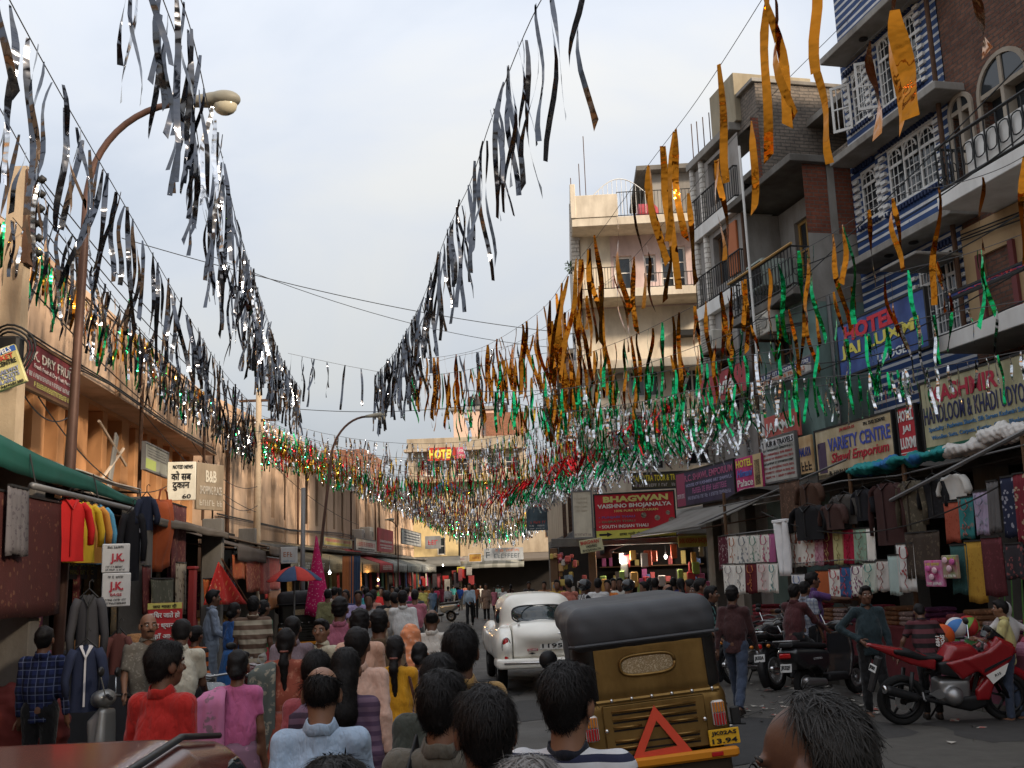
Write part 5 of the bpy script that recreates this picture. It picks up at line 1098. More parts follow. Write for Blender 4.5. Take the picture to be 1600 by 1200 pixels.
for x0, y0, x1, y1, c, lab, mo, pr in ((1477, 785, 1500, 848, (.40, .09, .05), 'brick orange panel in the upper right of the clothes stall', None, ('paisley', (.3, .06, .03))), (1499, 777, 1523, 842, (.04, .22, .22), 'teal panel with red flowers in the upper right of the clothes stall', (.3, .1, .08), ('paisley', (.25, .2, .18), None, 8)), (1523, 768, 1546, 836, (.40, .33, .46), 'lilac panel with grey sprays in the upper right of the clothes stall', (.25, .25, .32), ('paisley', (.28, .3, .36), None, 8)), (1545, 752, 1562, 832, (.12, .115, .115), 'charcoal panel in the upper right of the clothes stall', None, None), (1568, 745, 1590, 840, (.015, .02, .05), 'navy sequinned panel at the right end of the clothes stall', None, ('spots', (.3, .3, .35))), (1588, 740, 1606, 850, (.18, .02, .03), 'dark red panel at the right edge of the photo', None, ('spots', (.4, .3, .2))), (1488, 852, 1514, 928, (.03, .09, .085), 'deep teal panel in the lower right of the clothes stall', None, ('paisley', (.05, .13, .12))), (1512, 846, 1538, 942, (.42, .24, .03), 'mustard panel in the lower right of the clothes stall', None, ('paisley', (.34, .18, .02))), (1538, 840, 1568, 932, (.09, .018, .022), 'plum panel in the lower right of the clothes stall', None, ('paisley', (.14, .03, .04))), (1390, 868, 1408, 930, (.40, .50, .47), 'pale aqua panel left of the pink toy packets', None, None), (1404, 850, 1430, 925, (.62, .61, .58), 'white cloth with a red border beside the pink toy packets', (.3, .05, .05), None), (1418, 832, 1470, 905, (.05, .035, .025), 'dark brown floral shawl behind the pink toy packets', None, ('paisley', (.10, .075, .05), None, 12)), (1572, 850, 1600, 905, (.03, .025, .03), 'black printed panel low at the right edge', None, ('spots', (.2, .06, .06)))):
    G(x0, y0, x1, y1, c, lab, motif=mo, off=.1 if y0 < 800 else .3, pr=pr)
for i, (x0, y0, x1, y1, c) in enumerate(((1443, 876, 1475, 917, (.62, .06, .25)), (1470, 868, 1497, 904, (.45, .15, .2)))):
    p_ = sign(FS, .45, x0, y0, x1, y1, mottled('pink toy card %d' % i, c, (.55, .3, .45) if i == 0 else (.3, .4, .2), 9), ['bright pink toy packet hanging in front of the clothes stall', 'pink and green toy packet hanging beside the bright pink one'][i], [('~', .5, .85, .8, .1, (.7, .6, .1)), ('~', .5, .12, .8, .1, WH)], name='toy_packet', cat='packet', th=.05)
    for q in ((.3, .55), (.7, .5), (.5, .3)): MB().ell((q[0] * .38, -.03, q[1] * .45), (.055, .02, .045), 10, 6).build('toy', paint(((.6, .2, .35), (.5, .1, .3), (.65, .45, .5))[R_.randrange(3)]), p_)
wb = thing('cloth_bundle', 'crumpled white sheet bundled over the stall roof at the right', 'cloth', mtx=FS.m @ Matrix.Translation((8.3, .1, 3.5)))
sdf_obj('sheet', SDF().ell((-.5, 0, .0), (.45, .2, .07)).ell((.1, .05, .12), (.3, .2, .12)).cap((.2, 0, .14), (1.6, -.1, .0), .09, .07), .025, mat('crumpled white sheet', (.55, .53, .5), .9, var=.2, vs=4, bump=.6, bs=12), wb, lambda V: wob(V, 16, .05))
tt = thing('tarpaulin', 'crumpled teal and blue plastic sheet on the stall roof', 'tarpaulin', mtx=FS.m @ Matrix.Translation((5.4, .1, 3.45)))
sdf_obj('sheet', SDF().ell((0, 0, .03), (.6, .3, .07)).ell((.9, 0, .05), (.6, .25, .06)).ell((1.8, 0, .06), (.5, .2, .05)), .025, mat_print('teal plastic', (.02, .25, .25), (.03, .16, .4), None, 1.6, .5), tt, lambda V: wob(V, 14, .05))
# toy stall behind the red motorcycle
ty = thing('toy_stall', 'low toy stall with plastic trays behind the red motorcycle', 'stall', mtx=FS.m @ Matrix.Translation((7.9, -.05, 0)))
MB().bbox(-.9, 1.6, -.3, .35, .0, .8, .03).build('table', mat('toy table cloth', (.2, .06, .09), .8, var=.6, vs=4), ty)
for i in range(26): MB().ell((R_.uniform(-.8, 1.5), R_.uniform(-.22, .25), .84), (R_.uniform(.05, .12), .07, R_.uniform(.04, .12)), 10, 6).build('toy', paint([(.5, .1, .15), (.5, .35, .05), (.08, .3, .1), (.1, .2, .45), (.5, .25, .35), (.6, .58, .55)][i % 6]), ty)
for x in (-.05, .05, .2, .4): MB().tube([(x, .3, .8), (x + .1, .3, 1.7)], .008, 5).build('green_stick', paint((.15, .4, .1)), ty)
def ball(px, py, Y, r, cols, lab):
    t = thing('beach_ball', lab, 'ball', loc=at(px, py, Y), group='balls on the toy stall')
    for k in range(6):
        b = MB(); b.grid(lambda a, b_: (r * math.sin(math.pi * b_) * math.cos((k + a) * math.pi / 3), r * math.sin(math.pi * b_) * math.sin((k + a) * math.pi / 3), r * math.cos(math.pi * b_)), 4, 10); b.build('gore', paint(cols[k % len(cols)]), t, True)
    t.rotation_euler = (.6, .4, .3)
ball(1494, 981, 14.0, .14, [(.6, .6, .6), (.06, .2, .5)], 'blue and white beach ball behind the red motorcycle'); ball(1513, 978, 14.2, .14, [(.5, .04, .04), (.2, .4, .08)], 'red and green beach ball behind the red motorcycle'); ball(1472, 994, 13.9, .16, [(.6, .1, .02), (.55, .08, .02)], 'orange balloon ball behind the red motorcycle')
dl = thing('doll_bag', 'white soft toy in clear wrap at the right edge of the toy stall', 'toy', loc=at(1572, 985, 13.3)); sdf_obj('doll', SDF().ell((0, 0, 0), (.16, .12, .2)).ell((0, 0, .26), (.1, .1, .11)).cap((.1, 0, .1), (.24, -.05, .0), .04).cap((-.1, 0, .1), (-.24, -.05, 0), .04), .02, mat('white plush', (.5, .48, .47), .9, bump=.5), dl)
# grey awning and restaurant shop
FBs = Frame(0, 27.4, rad(-6))
awning(Frame(*FR.pt(.3, 0)[:2], FR.a), -2.2, 3.4, .1, 1.9, 3.55, 2.85, mat('grey sheet awning', (.22, .21, .19), .8, grime=.5), 'wide grey sheet awning beside the red restaurant sign', 0)
rs = thing('shop', 'lit toy and bangle shop under the red restaurant sign', 'shop', mtx=FBs.m @ Matrix.Translation((1.6, 0, 0)))
wall(rs, -.6, 3.4, .1, 2.75, M_DARK, y=1.4, name='back_wall'); box_part(rs, 'lintel', -.7, 3.4, -.1, .2, 2.62, 2.85, M_CONCD); box_part(rs, 'counter', .2, 3.2, .1, .6, 0, .9, M_WOOD)
for u in (-.65, .35): box_part(rs, 'pier', u - .1, u + .1, -.1, .2, 0, 2.6, M_WOOD)
for k in range(4): box_part(rs, 'shelf', .5, 3.3, 1.0, 1.35, .7 + k * .45, .73 + k * .45, M_WOOD)
for k in range(60):
    x = R_.uniform(.5, 3.2); z = .73 + R_.randrange(4) * .45; MB().bbox(x, x + R_.uniform(.06, .14), 1.02, 1.3, z + .004, z + R_.uniform(.12, .36), .01).build('boxed_goods', paint([(.5, .1, .1), (.4, .3, .1), (.1, .15, .3), (.45, .42, .4), (.4, .1, .25), (.1, .08, .07)][k % 6]), rs)
for k in range(34):
    x, z = R_.uniform(.5, 3.2), R_.uniform(1.5, 2.6); wv = R_.uniform(.12, .22); MB().bbox(x, x + wv, R_.uniform(-.05, .1), .13, z - R_.uniform(.25, .4), z, .02).build('hanging_packet', paint([(.55, .12, .06), (.5, .12, .25), (.3, .4, .1), (.5, .45, .4), (.5, .05, .05), (.55, .3, .08)][k % 6]), rs)
for k in range(46):
    x, z = R_.uniform(-.75, .1), R_.uniform(1.0, 2.5); s = R_.uniform(.05, .1); MB().bbox(x, x + s * 1.5, R_.uniform(-.25, 0), R_.uniform(.02, .1), z - s * R_.uniform(1.5, 3), z, .02).build('hanging_packet', paint([(.5, .3, .12), (.55, .4, .1), (.5, .1, .08), (.45, .4, .35), (.2, .25, .3), (.5, .2, .25)][k % 6]), rs)
def bulb(px, py, Y, lab, power=18, col=(1, .93, .8)):
    p = at(px, py, Y); t = thing('light_bulb', lab, 'bulb', loc=p, group='lit bulbs in the shops')
    MB().ell((0, 0, 0), (.035, .035, .05), 12, 8).build('glass', mat('lit bulb %s' % (col,), col, .3, var=0, emit=14), t, True); MB().tube([(0, 0, .04), (0, 0, .11)], .018, 8).build('socket', M_IRON, t); MB().tube([(0, 0, .1), (0, 0, .5)], .004, 4).build('cord', M_IRON, t)
    d = bpy.data.lights.new('bulb_light', 'POINT'); d.energy = power; d.color = col; d.shadow_soft_size = .06; l = bpy.data.objects.new('bulb_light', d); COL.objects.link(l); l.location = p + Vector((0, -.14, -.02))
bulb(972, 873, 27.3, 'lit bulb at the left of the shop under the restaurant sign'); bulb(1040, 870, 27.3, 'lit bulb at the right of the shop under the restaurant sign'); bulb(515, 895, 31, 'white lit lamp under the olive awning on the far left', 26, (.9, .96, 1)); bulb(591, 906, 44, 'warm lit lamp in the far left shops', 40, (1, .6, .25)); bulb(692, 883, 64, 'distant lit lamp at the end of the street', 26)
wb2 = awning(Frame(2.1, 40, rad(-78)), 0, 6, -.2, .9, 3.6, 2.9, mat('black awning', (.03, .03, .03), .9, grime=.3), 'black folded awning on the far right corner', .45); awning(Frame(2.4, 33, rad(-80)), 0, 5.2, -.2, 1.0, 3.4, 2.8, mat('dark grey awning', (.06, .06, .06), .9, grime=.3), 'dark grey awning beside the hanging toys', .4); awning(Frame(2.0, 30, rad(-60)), 0, 2.2, -.2, .7, 2.9, 2.5, mat('maroon awning', (.16, .07, .06), .9, grime=.3), 'small maroon awning under the tilted cream sign', .2)
fr_ = thing('shop', 'dark shop wall on the far right corner beyond the pink hotel', 'shop', mtx=Frame(2.2, 44, rad(-88)).m)
wall(fr_, -14, 12, 0, 3.6, M_CONCD, [(i * 3.2 - 13, i * 3.2 - 10.5, .1, 2.7) for i in range(8)], .5); wall(fr_, -14, 12, 0, 3.5, M_DARK, y=.5, name='back_wall'); wall(fr_, -14, 0, 3.6, 7.5, M_BEIGE, y=0, name='upper_wall'); shell(fr_, -14, 12, .55, 5, 0, 3.6, M_CONCD)
for i in range(16):
    x = 10.8 - i * .9; c = [(.5, .12, .08), (.5, .35, .1), (.45, .1, .2), (.4, .38, .34)][i % 4]; MB().bbox(x, x + .5, -.5 + .2 * (i % 2), -.3 + .2 * (i % 2), 1.2, 2.0 + .3 * (i % 3), .08).build('hanging_goods', cloth_mat(c, 'spots', sc3(c, .4)), fr_)
# ================================================================ vehicles (built pointing along +y)
M_TYRE = mat('tyre rubber', (.014, .014, .014), .85, var=.2, grime=.3); M_CHROME = mat('chrome', (.6, .6, .6), .2, metal=1, var=.05); M_ALLOY = mat('dull alloy', (.30, .30, .30), .4, metal=.8, var=.15)
M_BLKP = mat('black plastic trim', (.014, .014, .015), .45, var=.2, bump=.1, bs=80); M_SEAT = mat('black seat vinyl', (.012, .012, .013), .5, var=.2)
M_TAILL = mat('red lamp', (.45, .01, .01), .15, var=0, spec=.6); M_AMBER = mat('amber lamp', (.6, .2, .02), .15, var=0, spec=.6); M_CLEAR = mat('clear lamp', (.6, .6, .58), .08, var=0, spec=.7)
def paintm(name, c, rough=.28, metal=0, grime=.25):
    if name in MATS: return MATS[name]
    m = mat(name, c, rough, metal, var=.06, vs=1.5, grime=grime); m.node_tree.nodes['Principled BSDF'].inputs['Coat Weight'].default_value = .6; m.node_tree.nodes['Principled BSDF'].inputs['Coat Roughness'].default_value = .12; return m
def wheel(parent, y, z, R, wd, x=0, spoke=5, mr=None, bulge=.3):
    o = MB().lathe([(R * (1 - bulge) + .0, -wd * .32), (R * .86, -wd * .5), (R * .95, -wd * .42), (R, -wd * .2), (R, wd * .2), (R * .95, wd * .42), (R * .86, wd * .5), (R * (1 - bulge), wd * .32)], 28, 'x', (x, y, z), True).build('tyre', M_TYRE, None, True)
    w_ = link('wheel', None, parent); o.parent = w_
    b = MB(); r1 = R * (1 - bulge); b.lathe([(r1 + .002, -wd * .34), (r1 - .03, -wd * .36), (r1 - .035, wd * .36), (r1 + .002, wd * .34)], 28, 'x', (x, y, z), True)
    for k in range(spoke):
        a = 2 * math.pi * k / spoke + .4; c, s = math.cos(a), math.sin(a)
        b.tube([(x, y + c * .03, z + s * .03), (x, y + c * (r1 - .02), z + s * (r1 - .02))], [.03, .02] if spoke < 9 else .005, 6, ell=.6)
    b.lathe([(.045, -wd * .5), (.05, -wd * .2), (.05, wd * .2), (.045, wd * .5)], 14, 'x', (x, y, z)); b.build('rim', mr or M_ALLOY, w_, True); return w_
def disc_wheel(parent, y, z, R, wd, x, mr):
    w_ = link('wheel', None, parent)
    MB().lathe([(R * .62, -wd * .45), (R * .9, -wd * .5), (R, -wd * .25), (R, wd * .25), (R * .9, wd * .5), (R * .62, wd * .45)], 28, 'x', (x, y, z), True).build('tyre', M_TYRE, w_, True)
    MB().lathe([(.01, -wd * .38), (R * .25, -wd * .42), (R * .4, -wd * .3), (R * .6, -wd * .36), (R * .63, -wd * .2), (R * .63, wd * .2), (R * .6, wd * .36), (R * .4, wd * .3), (R * .25, wd * .42), (.01, wd * .38)], 24, 'x', (x, y, z)).build('hub_cap', mr, w_, True); return w_
def plate(parent, x, y, z, w_, h, lines, m, tc, tilt=0, rz=math.pi * 0):
    o = link('number_plate', MB().bbox(-w_ / 2, w_ / 2, 0, .012, -h / 2, h / 2, .004).mesh('number_plate', m), parent); o.matrix_local = Matrix.Translation((x, y, z)) @ Matrix.Rotation(tilt, 4, 'X')
    for i, s in enumerate(lines): tag(letters(o, s, 0, (len(lines) - 1) * h * .23 - i * h * .46, w_ * .82, h / len(lines) * .62, tc, y=-.004, bold=.02), kind='stuff')
    return o
PB = paint((.012, .012, .012))
# ---------------------------------------------------------------- auto rickshaw
def auto(label, loc, rz, roll, gold, hood, near):
    t = thing('auto_rickshaw', label, 'auto rickshaw', mtx=Matrix.Translation(loc) @ Matrix.Rotation(rz, 4, 'Z') @ Matrix.Rotation(roll, 4, 'Y'))
    v = .02 if near else .035
    s = SDF().box((0, .36, 1.17), (.62, .36, .33), .16); s.box((0, .36, .7), (.645, .36, .26), .10, k=.04); s.box((0, .5, 1.3), (.5, .42, .2), .1, op='s')
    sdf_obj('rear_body', s, v, gold, t)
    sdf_obj('hood', SDF().box((0, 1.15, 1.56), (.64, 1.22, .17), .15, k=.05).box((0, .2, 1.47), (.635, .26, .13), .12, k=.05).box((.6, 1.3, 1.2), (.035, .9, .4), .03, k=.04, trim=[((0, 1.2, 1.2), (0, 1, -.4))]).box((-.6, 1.3, 1.2), (.035, .9, .4), .03, k=.04, trim=[((0, 1.2, 1.2), (0, 1, -.4))]).box((0, 1.2, 1.42), (.56, 1.0, .22), .1, op='s'), v, hood, t, (lambda V: wob(V, 7, .006)))
    for sx in (-1, 1):  # dark reflections at the rear's edges, painted as black corner shells
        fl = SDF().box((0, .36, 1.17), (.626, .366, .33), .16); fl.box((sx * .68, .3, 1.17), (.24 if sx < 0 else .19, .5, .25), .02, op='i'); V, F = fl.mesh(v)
        if len(V): link('edge_reflection', mesh_np('edge_reflection', V, F, mat('black edge reflection', (.012, .011, .010), .35, var=.2), True), t)
    b = MB(); b.tube([(-.645, -.01, 1.41), (-.60, -.07, 1.41), (.60, -.07, 1.41), (.645, -.01, 1.41)], .016, 6); b.build('hood_seam', hood, t)
    for x in np.linspace(-.52, .52, 7): MB().ell((x, -.012, .93), (.018, .014, .018), 8, 5).build('bolt', M_CHROME, t, True)
    MB().tube([(-.58, -.006, .925), (.58, -.006, .925)], .012, 6, ell=1.6).build('seam_strip', gold, t)
    o = MB().tube([(.235 * math.copysign(abs(math.cos(a)) ** .55, math.cos(a)), -.012, 1.2 + .085 * math.copysign(abs(math.sin(a)) ** .7, math.sin(a))) for a in np.linspace(0, 2 * math.pi, 33)], .016, 6).build('rear_window', gold, t, True)
    MB().prism([(.225 * math.copysign(abs(math.cos(a)) ** .55, math.cos(a)), 1.2 + .075 * math.copysign(abs(math.sin(a)) ** .7, math.sin(a))) for a in np.linspace(0, 2 * math.pi, 24)[:-1]], -.016, -.004, 'y').build('pane', mat_print('crinkled plastic', (.30, .22, .12), (.55, .45, .3), None, 60, .4, .25), o)
    pn = MB().bbox(-.44, .44, -.022, .0, .47, .895, .012).build('engine_cover', gold, t)
    b = MB()
    for r, z in enumerate((.84, .775, .71, .6, .545)):
        for x0, x1 in ((-.36, .36),) if r < 2 else ((-.36, -.12), (.12, .36)): b.tube([(x0, -.024, z), ((x0 + x1) / 2, -.036, z), (x1, -.024, z)], .016, 8, ell=.7)
    tag(b.build('louvre', gold, pn, True), kind='stuff')
    b = MB()
    for r, z in enumerate((.815, .75, .685, .575, .52)): b.box(-.36, .36, -.0235, -.022, z - .008, z + .008)
    tag(b.build('slot', M_DARK, pn), kind='stuff')
    for x in (-.42, .42): MB().ell((x, -.028, .69), (.02, .012, .02), 8, 5).build('latch', M_CHROME, pn, True)
    for sx in (-1, 1):
        l_ = MB().bbox(sx * .545 - .055, sx * .545 + .055, -.045, .02, .62, .83, .015).build('tail_lamp', M_CLEAR, t)
        MB().bbox(sx * .545 - .05, sx * .545 + .05, -.056, -.046, .735, .82, .008).build('amber_lens', M_AMBER, l_); MB().bbox(sx * .545 - .05, sx * .545 + .05, -.056, -.046, .63, .73, .008).build('red_lens', M_TAILL, l_)
        b = MB()
        for k in range(4): b.box(sx * .545 - .04 + k * .024, sx * .545 - .034 + k * .024, -.060, -.056, .63, .82)
        tag(b.build('lens_rib', M_CHROME, l_), kind='stuff')
    if near: plate(t, .555, -.06, .535, .26, .13, ('JK02AS', '13.94'), paint((.70, .40, .02)), PB)
    MB().bbox(-.66, .66, -.10, -.03, .37, .455, .02).build('bumper', paint((.60, .22, .01)), t); MB().bbox(.42, .52, -.106, -.098, .395, .43, .004).build('reflector', M_TAILL, t)
    MB().bbox(-.6, .6, -.03, .5, .2, .44, .03).build('lower_panel', mat('dark mud panel', (.05, .035, .02), .6, grime=.5), t)
    if near:
        tr = link('warning_triangle', None, t); P = [Vector((-.27, -.05, .455)), (Vector((.27, -.05, .455))), Vector((.0, -.045, .86))]
        P[0] += Vector((.02, 0, -.03)); c = sum(P, Vector()) / 3
        for i in range(3):
            a, d = P[i], P[(i + 1) % 3]; a2, d2 = a.lerp(c, .45), d.lerp(c, .45); ofs = Vector((0, -.015, 0))
            MB().add([a, d, d2, a2, a + ofs, d + ofs, d2 + ofs, a2 + ofs], [(3, 2, 1, 0), (4, 5, 6, 7), (0, 1, 5, 4), (2, 3, 7, 6), (1, 2, 6, 5), (3, 0, 4, 7)]).build('reflector_bar', mat('red reflector', (.70, .07, .03), .35, var=.15, vs=12, spec=.6), tr)
    for sx in (-1, 1): disc_wheel(t, .45, .21, .21, .1, sx * .56, M_ALLOY)
    disc_wheel(t, 2.35, .21, .21, .1, 0, M_ALLOY)
    sdf_obj('front_cowl', SDF().poly([(1.85, .3), (2.5, .35), (2.62, .7), (2.4, 1.0), (2.1, 1.05), (2.0, .9)], -.55, .55, .1, taper=lambda P: np.clip(1.1 - .25 * (P[..., 1] - 1.8), .5, 1)), .035, gold, t)
    MB().box(-.58, .58, .7, 2.0, .28, .34).build('floor', M_DARK, t); MB().bbox(-.55, .55, .75, 1.15, .34, .72, .05).build('seat', M_SEAT, t)
    b = MB()
    for sx in (-.56, .56): b.tube([(sx, 2.1, 1.0), (sx * .98, 1.95, 1.6)], .02, 6)
    b.tube([(-.56, 2.1, 1.02), (.56, 2.1, 1.02)], .02, 6); b.build('windscreen_frame', M_BLKP, t)
    MB().tube([(-.62, 1.1, .9), (-.75, 1.1, 1.0), (-.8, 1.12, 1.15)], .01, 5).build('mirror_arm', M_BLKP, t); MB().lathe([(.01, -.03), (.085, -.025), (.09, 0), (.08, .02), (.01, .03)], 16, 'y', (-.8, 1.1, 1.24)).build('mirror', M_BLKP, t, True)
    MB().bbox(.66, .74, .05, .09, .6, .75, .01).build('side_bracket', M_IRON, t); MB().tube([(.64, .07, .62), (.78, .07, .6)], .012, 5).build('bracket_arm', M_IRON, t)
    return t
M_GOLD = NT('brown brass sheet'); M_GOLD.setp(.38, .85); M_GOLD.base(dirty(M_GOLD, (.27, .165, .055), .3, 3, .7)); M_GOLD.l(M_GOLD.ramp(M_GOLD.noise(5, 6), .3, .75, (.3, .3, .3), (.52, .52, .52)), M_GOLD.b.inputs['Roughness']); M_GOLD.bump(M_GOLD.noise(3.5, 3), .12, .05); M_GOLD = M_GOLD.m
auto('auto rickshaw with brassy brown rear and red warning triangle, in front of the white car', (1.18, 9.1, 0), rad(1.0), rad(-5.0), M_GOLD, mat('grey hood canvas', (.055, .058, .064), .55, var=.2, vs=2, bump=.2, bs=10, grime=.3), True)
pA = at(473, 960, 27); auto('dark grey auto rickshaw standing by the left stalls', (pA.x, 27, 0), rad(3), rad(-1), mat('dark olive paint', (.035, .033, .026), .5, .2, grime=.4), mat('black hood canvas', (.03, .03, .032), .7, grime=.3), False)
# ---------------------------------------------------------------- old white sedan
def sedan():
    t = thing('sedan_car', 'old rounded white sedan with chrome trim driving away in the middle of the street', 'car', mtx=Matrix.Translation((.40, 17.8, 0)) @ Matrix.Rotation(rad(5.5), 4, 'Z'))
    white = paintm('white car paint', (.86, .83, .74), .28, grime=.12)
    def body(e=0):
        s = SDF(); s.box((0, 2.15, .70), (.79 + e, 2.12 + e, .30 + e), .22)
        s.box((0, .62, .88), (.60 + e, .60 + e, .26 + e), .22, k=.10); s.ell((0, .5, .92), (.66 + e, .62 + e, .26 + e), k=.08); s.box((0, 3.35, .90), (.52 + e, .75 + e, .22 + e), .2, k=.10)
        for sx in (-1, 1): s.ell((sx * .64, .72, .74), (.20 + e, .80 + e, .33 + e), k=.09); s.ell((sx * .66, 3.4, .76), (.18 + e, .85 + e, .32 + e), k=.09)
        s.box((0, 1.85, 1.22), (.64 + e, 1.0 + e, .40 + e), .30, k=.14); s.ell((0, 1.8, 1.18), (.70 + e, 1.35 + e, .45 + e), k=.1)
        return s
    s = body()
    for y in (.85, 3.4): s.cap((-1.2, y, .32), (-.52, y, .32), .37, k=0, op='s'); s.cap((.52, y, .32), (1.2, y, .32), .37, k=0, op='s')
    s.box((0, 2.1, .2), (1, 3, .2), .01, op='s')
    for y in (1.22, 2.1, 3.0):
        for sx in (-1, 1): s.box((sx * .8, y, .95), (.16, .009, .42), .002, op='s')
    # boot lid seam
    for x in (-.54, .54): s.box((x, .2, .78), (.009, .5, .32), .002, op='s')
    s.box((0, -.02, .58), (.54, .10, .009), .002, op='s')
    sdf_obj('bodywork', s, .022, white, t)
    glass = mat('car glass', (.02, .028, .03), .06, var=0, spec=.7)
    def win(name, c, h, rd, e=.006):
        q = body(e); q.box(c, h, rd, op='i'); V, F = q.mesh(.022)
        if len(V): link(name, mesh_np(name, V, F, glass, True), t)
    win('rear_window', (-.0, .75, 1.29), (.47, .42, .125), .12); win('door_window', (-.72, 1.45, 1.24), (.25, .22, .14), .07); win('door_window', (-.72, 2.02, 1.24), (.25, .27, .14), .07); win('door_window', (.72, 1.45, 1.24), (.25, .22, .14), .07); win('door_window', (.72, 2.02, 1.24), (.25, .27, .14), .07); win('windscreen', (0, 2.95, 1.27), (.5, .45, .13), .1)
    MB().tube([(.49 * math.copysign(abs(math.cos(a)) ** .5, math.cos(a)), .56 + .09 * math.sin(a) + .03, 1.285 + .142 * math.copysign(abs(math.sin(a)) ** .6, math.sin(a))) for a in np.linspace(0, 2 * math.pi, 37)], .014, 6).build('window_rubber', M_BLKP, t, True)
    sdf_obj('bumper', SDF().box((0, -.03, .50), (.80, .07, .085), .05).box((-.76, .25, .50), (.07, .32, .08), .05).box((.76, .25, .50), (.07, .32, .08), .05), .022, white, t)
    MB().tube([(-.7, -.105, .515), (.7, -.105, .515)], .018, 6).build('bumper_strip', M_CHROME, t, True)
    for sx in (-1, 1):
        o = sdf_obj('tail_lamp', SDF().ell((sx * .655, .02, .80), (.06, .06, .125)), .012, M_TAILL, t); MB().tube([(sx * .655 + .07 * math.cos(a), -.012, .8 + .135 * math.sin(a)) for a in np.linspace(0, 6.28, 20)], .01, 5).build('lamp_bezel', M_CHROME, o, True)
        sdf_obj('reflector', SDF().ell((sx * .655, .0, .61), (.035, .03, .04)), .01, M_TAILL, t)
        for y in (.85, 3.4): disc_wheel(t, y, .32, .32, .17, sx * .68, M_CHROME)
        for y in (1.35, 2.2): MB().tube([(sx * .80, y, .98), (sx * .845, y + .02, .98), (sx * .845, y + .12, .98), (sx * .80, y + .14, .98)], .011, 6).build('door_handle', M_CHROME, t)
    plate(t, .12, -.055, .83, .42, .23, ('JK02A', '1195'), paint((.66, .65, .6)), PB); MB().bbox(-.10, .34, -.07, -.03, .955, .985, .01).build('plate_lamp_bar', M_CHROME, t)
    b_ = MB().bbox(-.30, -.12, -.035, -.012, .70, .735, .004).build('badge', paint((.35, .03, .03)), t); letters(b_, 'CLASSIC', -.21, .718, .15, .022, paint(WH), y=-.038)
    MB().prism([(-.28, .66), (-.22, .645), (-.16, .66), (-.22, .675)], -.03, -.01, 'y').build('emblem', M_BLKP, t); MB().ell((-.42, .12, 1.13), (.02, .02, .02), 8, 6).build('antenna_base', M_CHROME, t)
    MB().bbox(-.06, .2, .72, .78, 1.185, 1.225, .005).build('dash_sticker', paint((.5, .5, .52)), t)
    return t
sedan()
# ---------------------------------------------------------------- red hatchback roof in the near left corner
def near_car():
    t = thing('parked_car', 'dark red car roof poking into the bottom left corner of the photo', 'car', mtx=Matrix.Translation((-1.80, 2.3, .0)) @ Matrix.Rotation(rad(3), 4, 'Z'))
    red = paintm('maroon car paint', (.15, .032, .024), .22, .2, grime=.5)
    def body(e=0):
        s = SDF(); s.box((0, 1.9, .62), (.80 + e, 1.9 + e, .36 + e), .2); s.poly([(.05, .8), (.25, 1.30), (.7, 1.41), (1.7, 1.43), (2.35, 1.33), (3.1, .85), (3.0, .7), (.1, .7)], -.72 - e, .72 + e, .16, k=.08, taper=lambda P: np.clip(1.12 - .32 * (P[..., 2] - .8), .7, 1.05)); return s
    s = body()
    for y in (.65, 3.1): s.cap((-1.2, y, .3), (-.55, y, .3), .34, k=0, op='s'); s.cap((.55, y, .3), (1.2, y, .3), .34, k=0, op='s')
    s.box((0, 1.9, .15), (1, 2.5, .15), .01, op='s'); sdf_obj('bodywork', s, .025, red, t)
    glass = mat('car glass', 0)
    for nm, c, h in (('side_window', (.75, 1.0, 1.1), (.3, .42, .17)), ('side_window', (.75, 1.95, 1.1), (.3, .45, .17)), ('side_window', (-.75, 1.5, 1.1), (.3, .9, .17)), ('windscreen', (0, 2.75, 1.1), (.55, .5, .17))):
        q = body(.006); q.box(c, h, .06, op='i'); V, F = q.mesh(.025)
        if len(V): link(nm, mesh_np(nm, V, F, glass, True), t)
    for x in (-.6, .6): MB().tube([(x, .35, 1.358), (x, .9, 1.42), (x, 1.7, 1.435), (x, 2.3, 1.352)], .014, 6).build('roof_gutter', M_BLKP, t, True)
    for y in (.65, 3.1):
        for sx in (-1, 1): disc_wheel(t, y, .3, .3, .17, sx * .7, M_ALLOY)
    sdf_obj('door_mirror', SDF().ell((.98, 2.35, .98), (.13, .07, .085)).cap((.8, 2.38, .93), (.92, 2.36, .96), .03), .02, M_BLKP, t)
near_car()
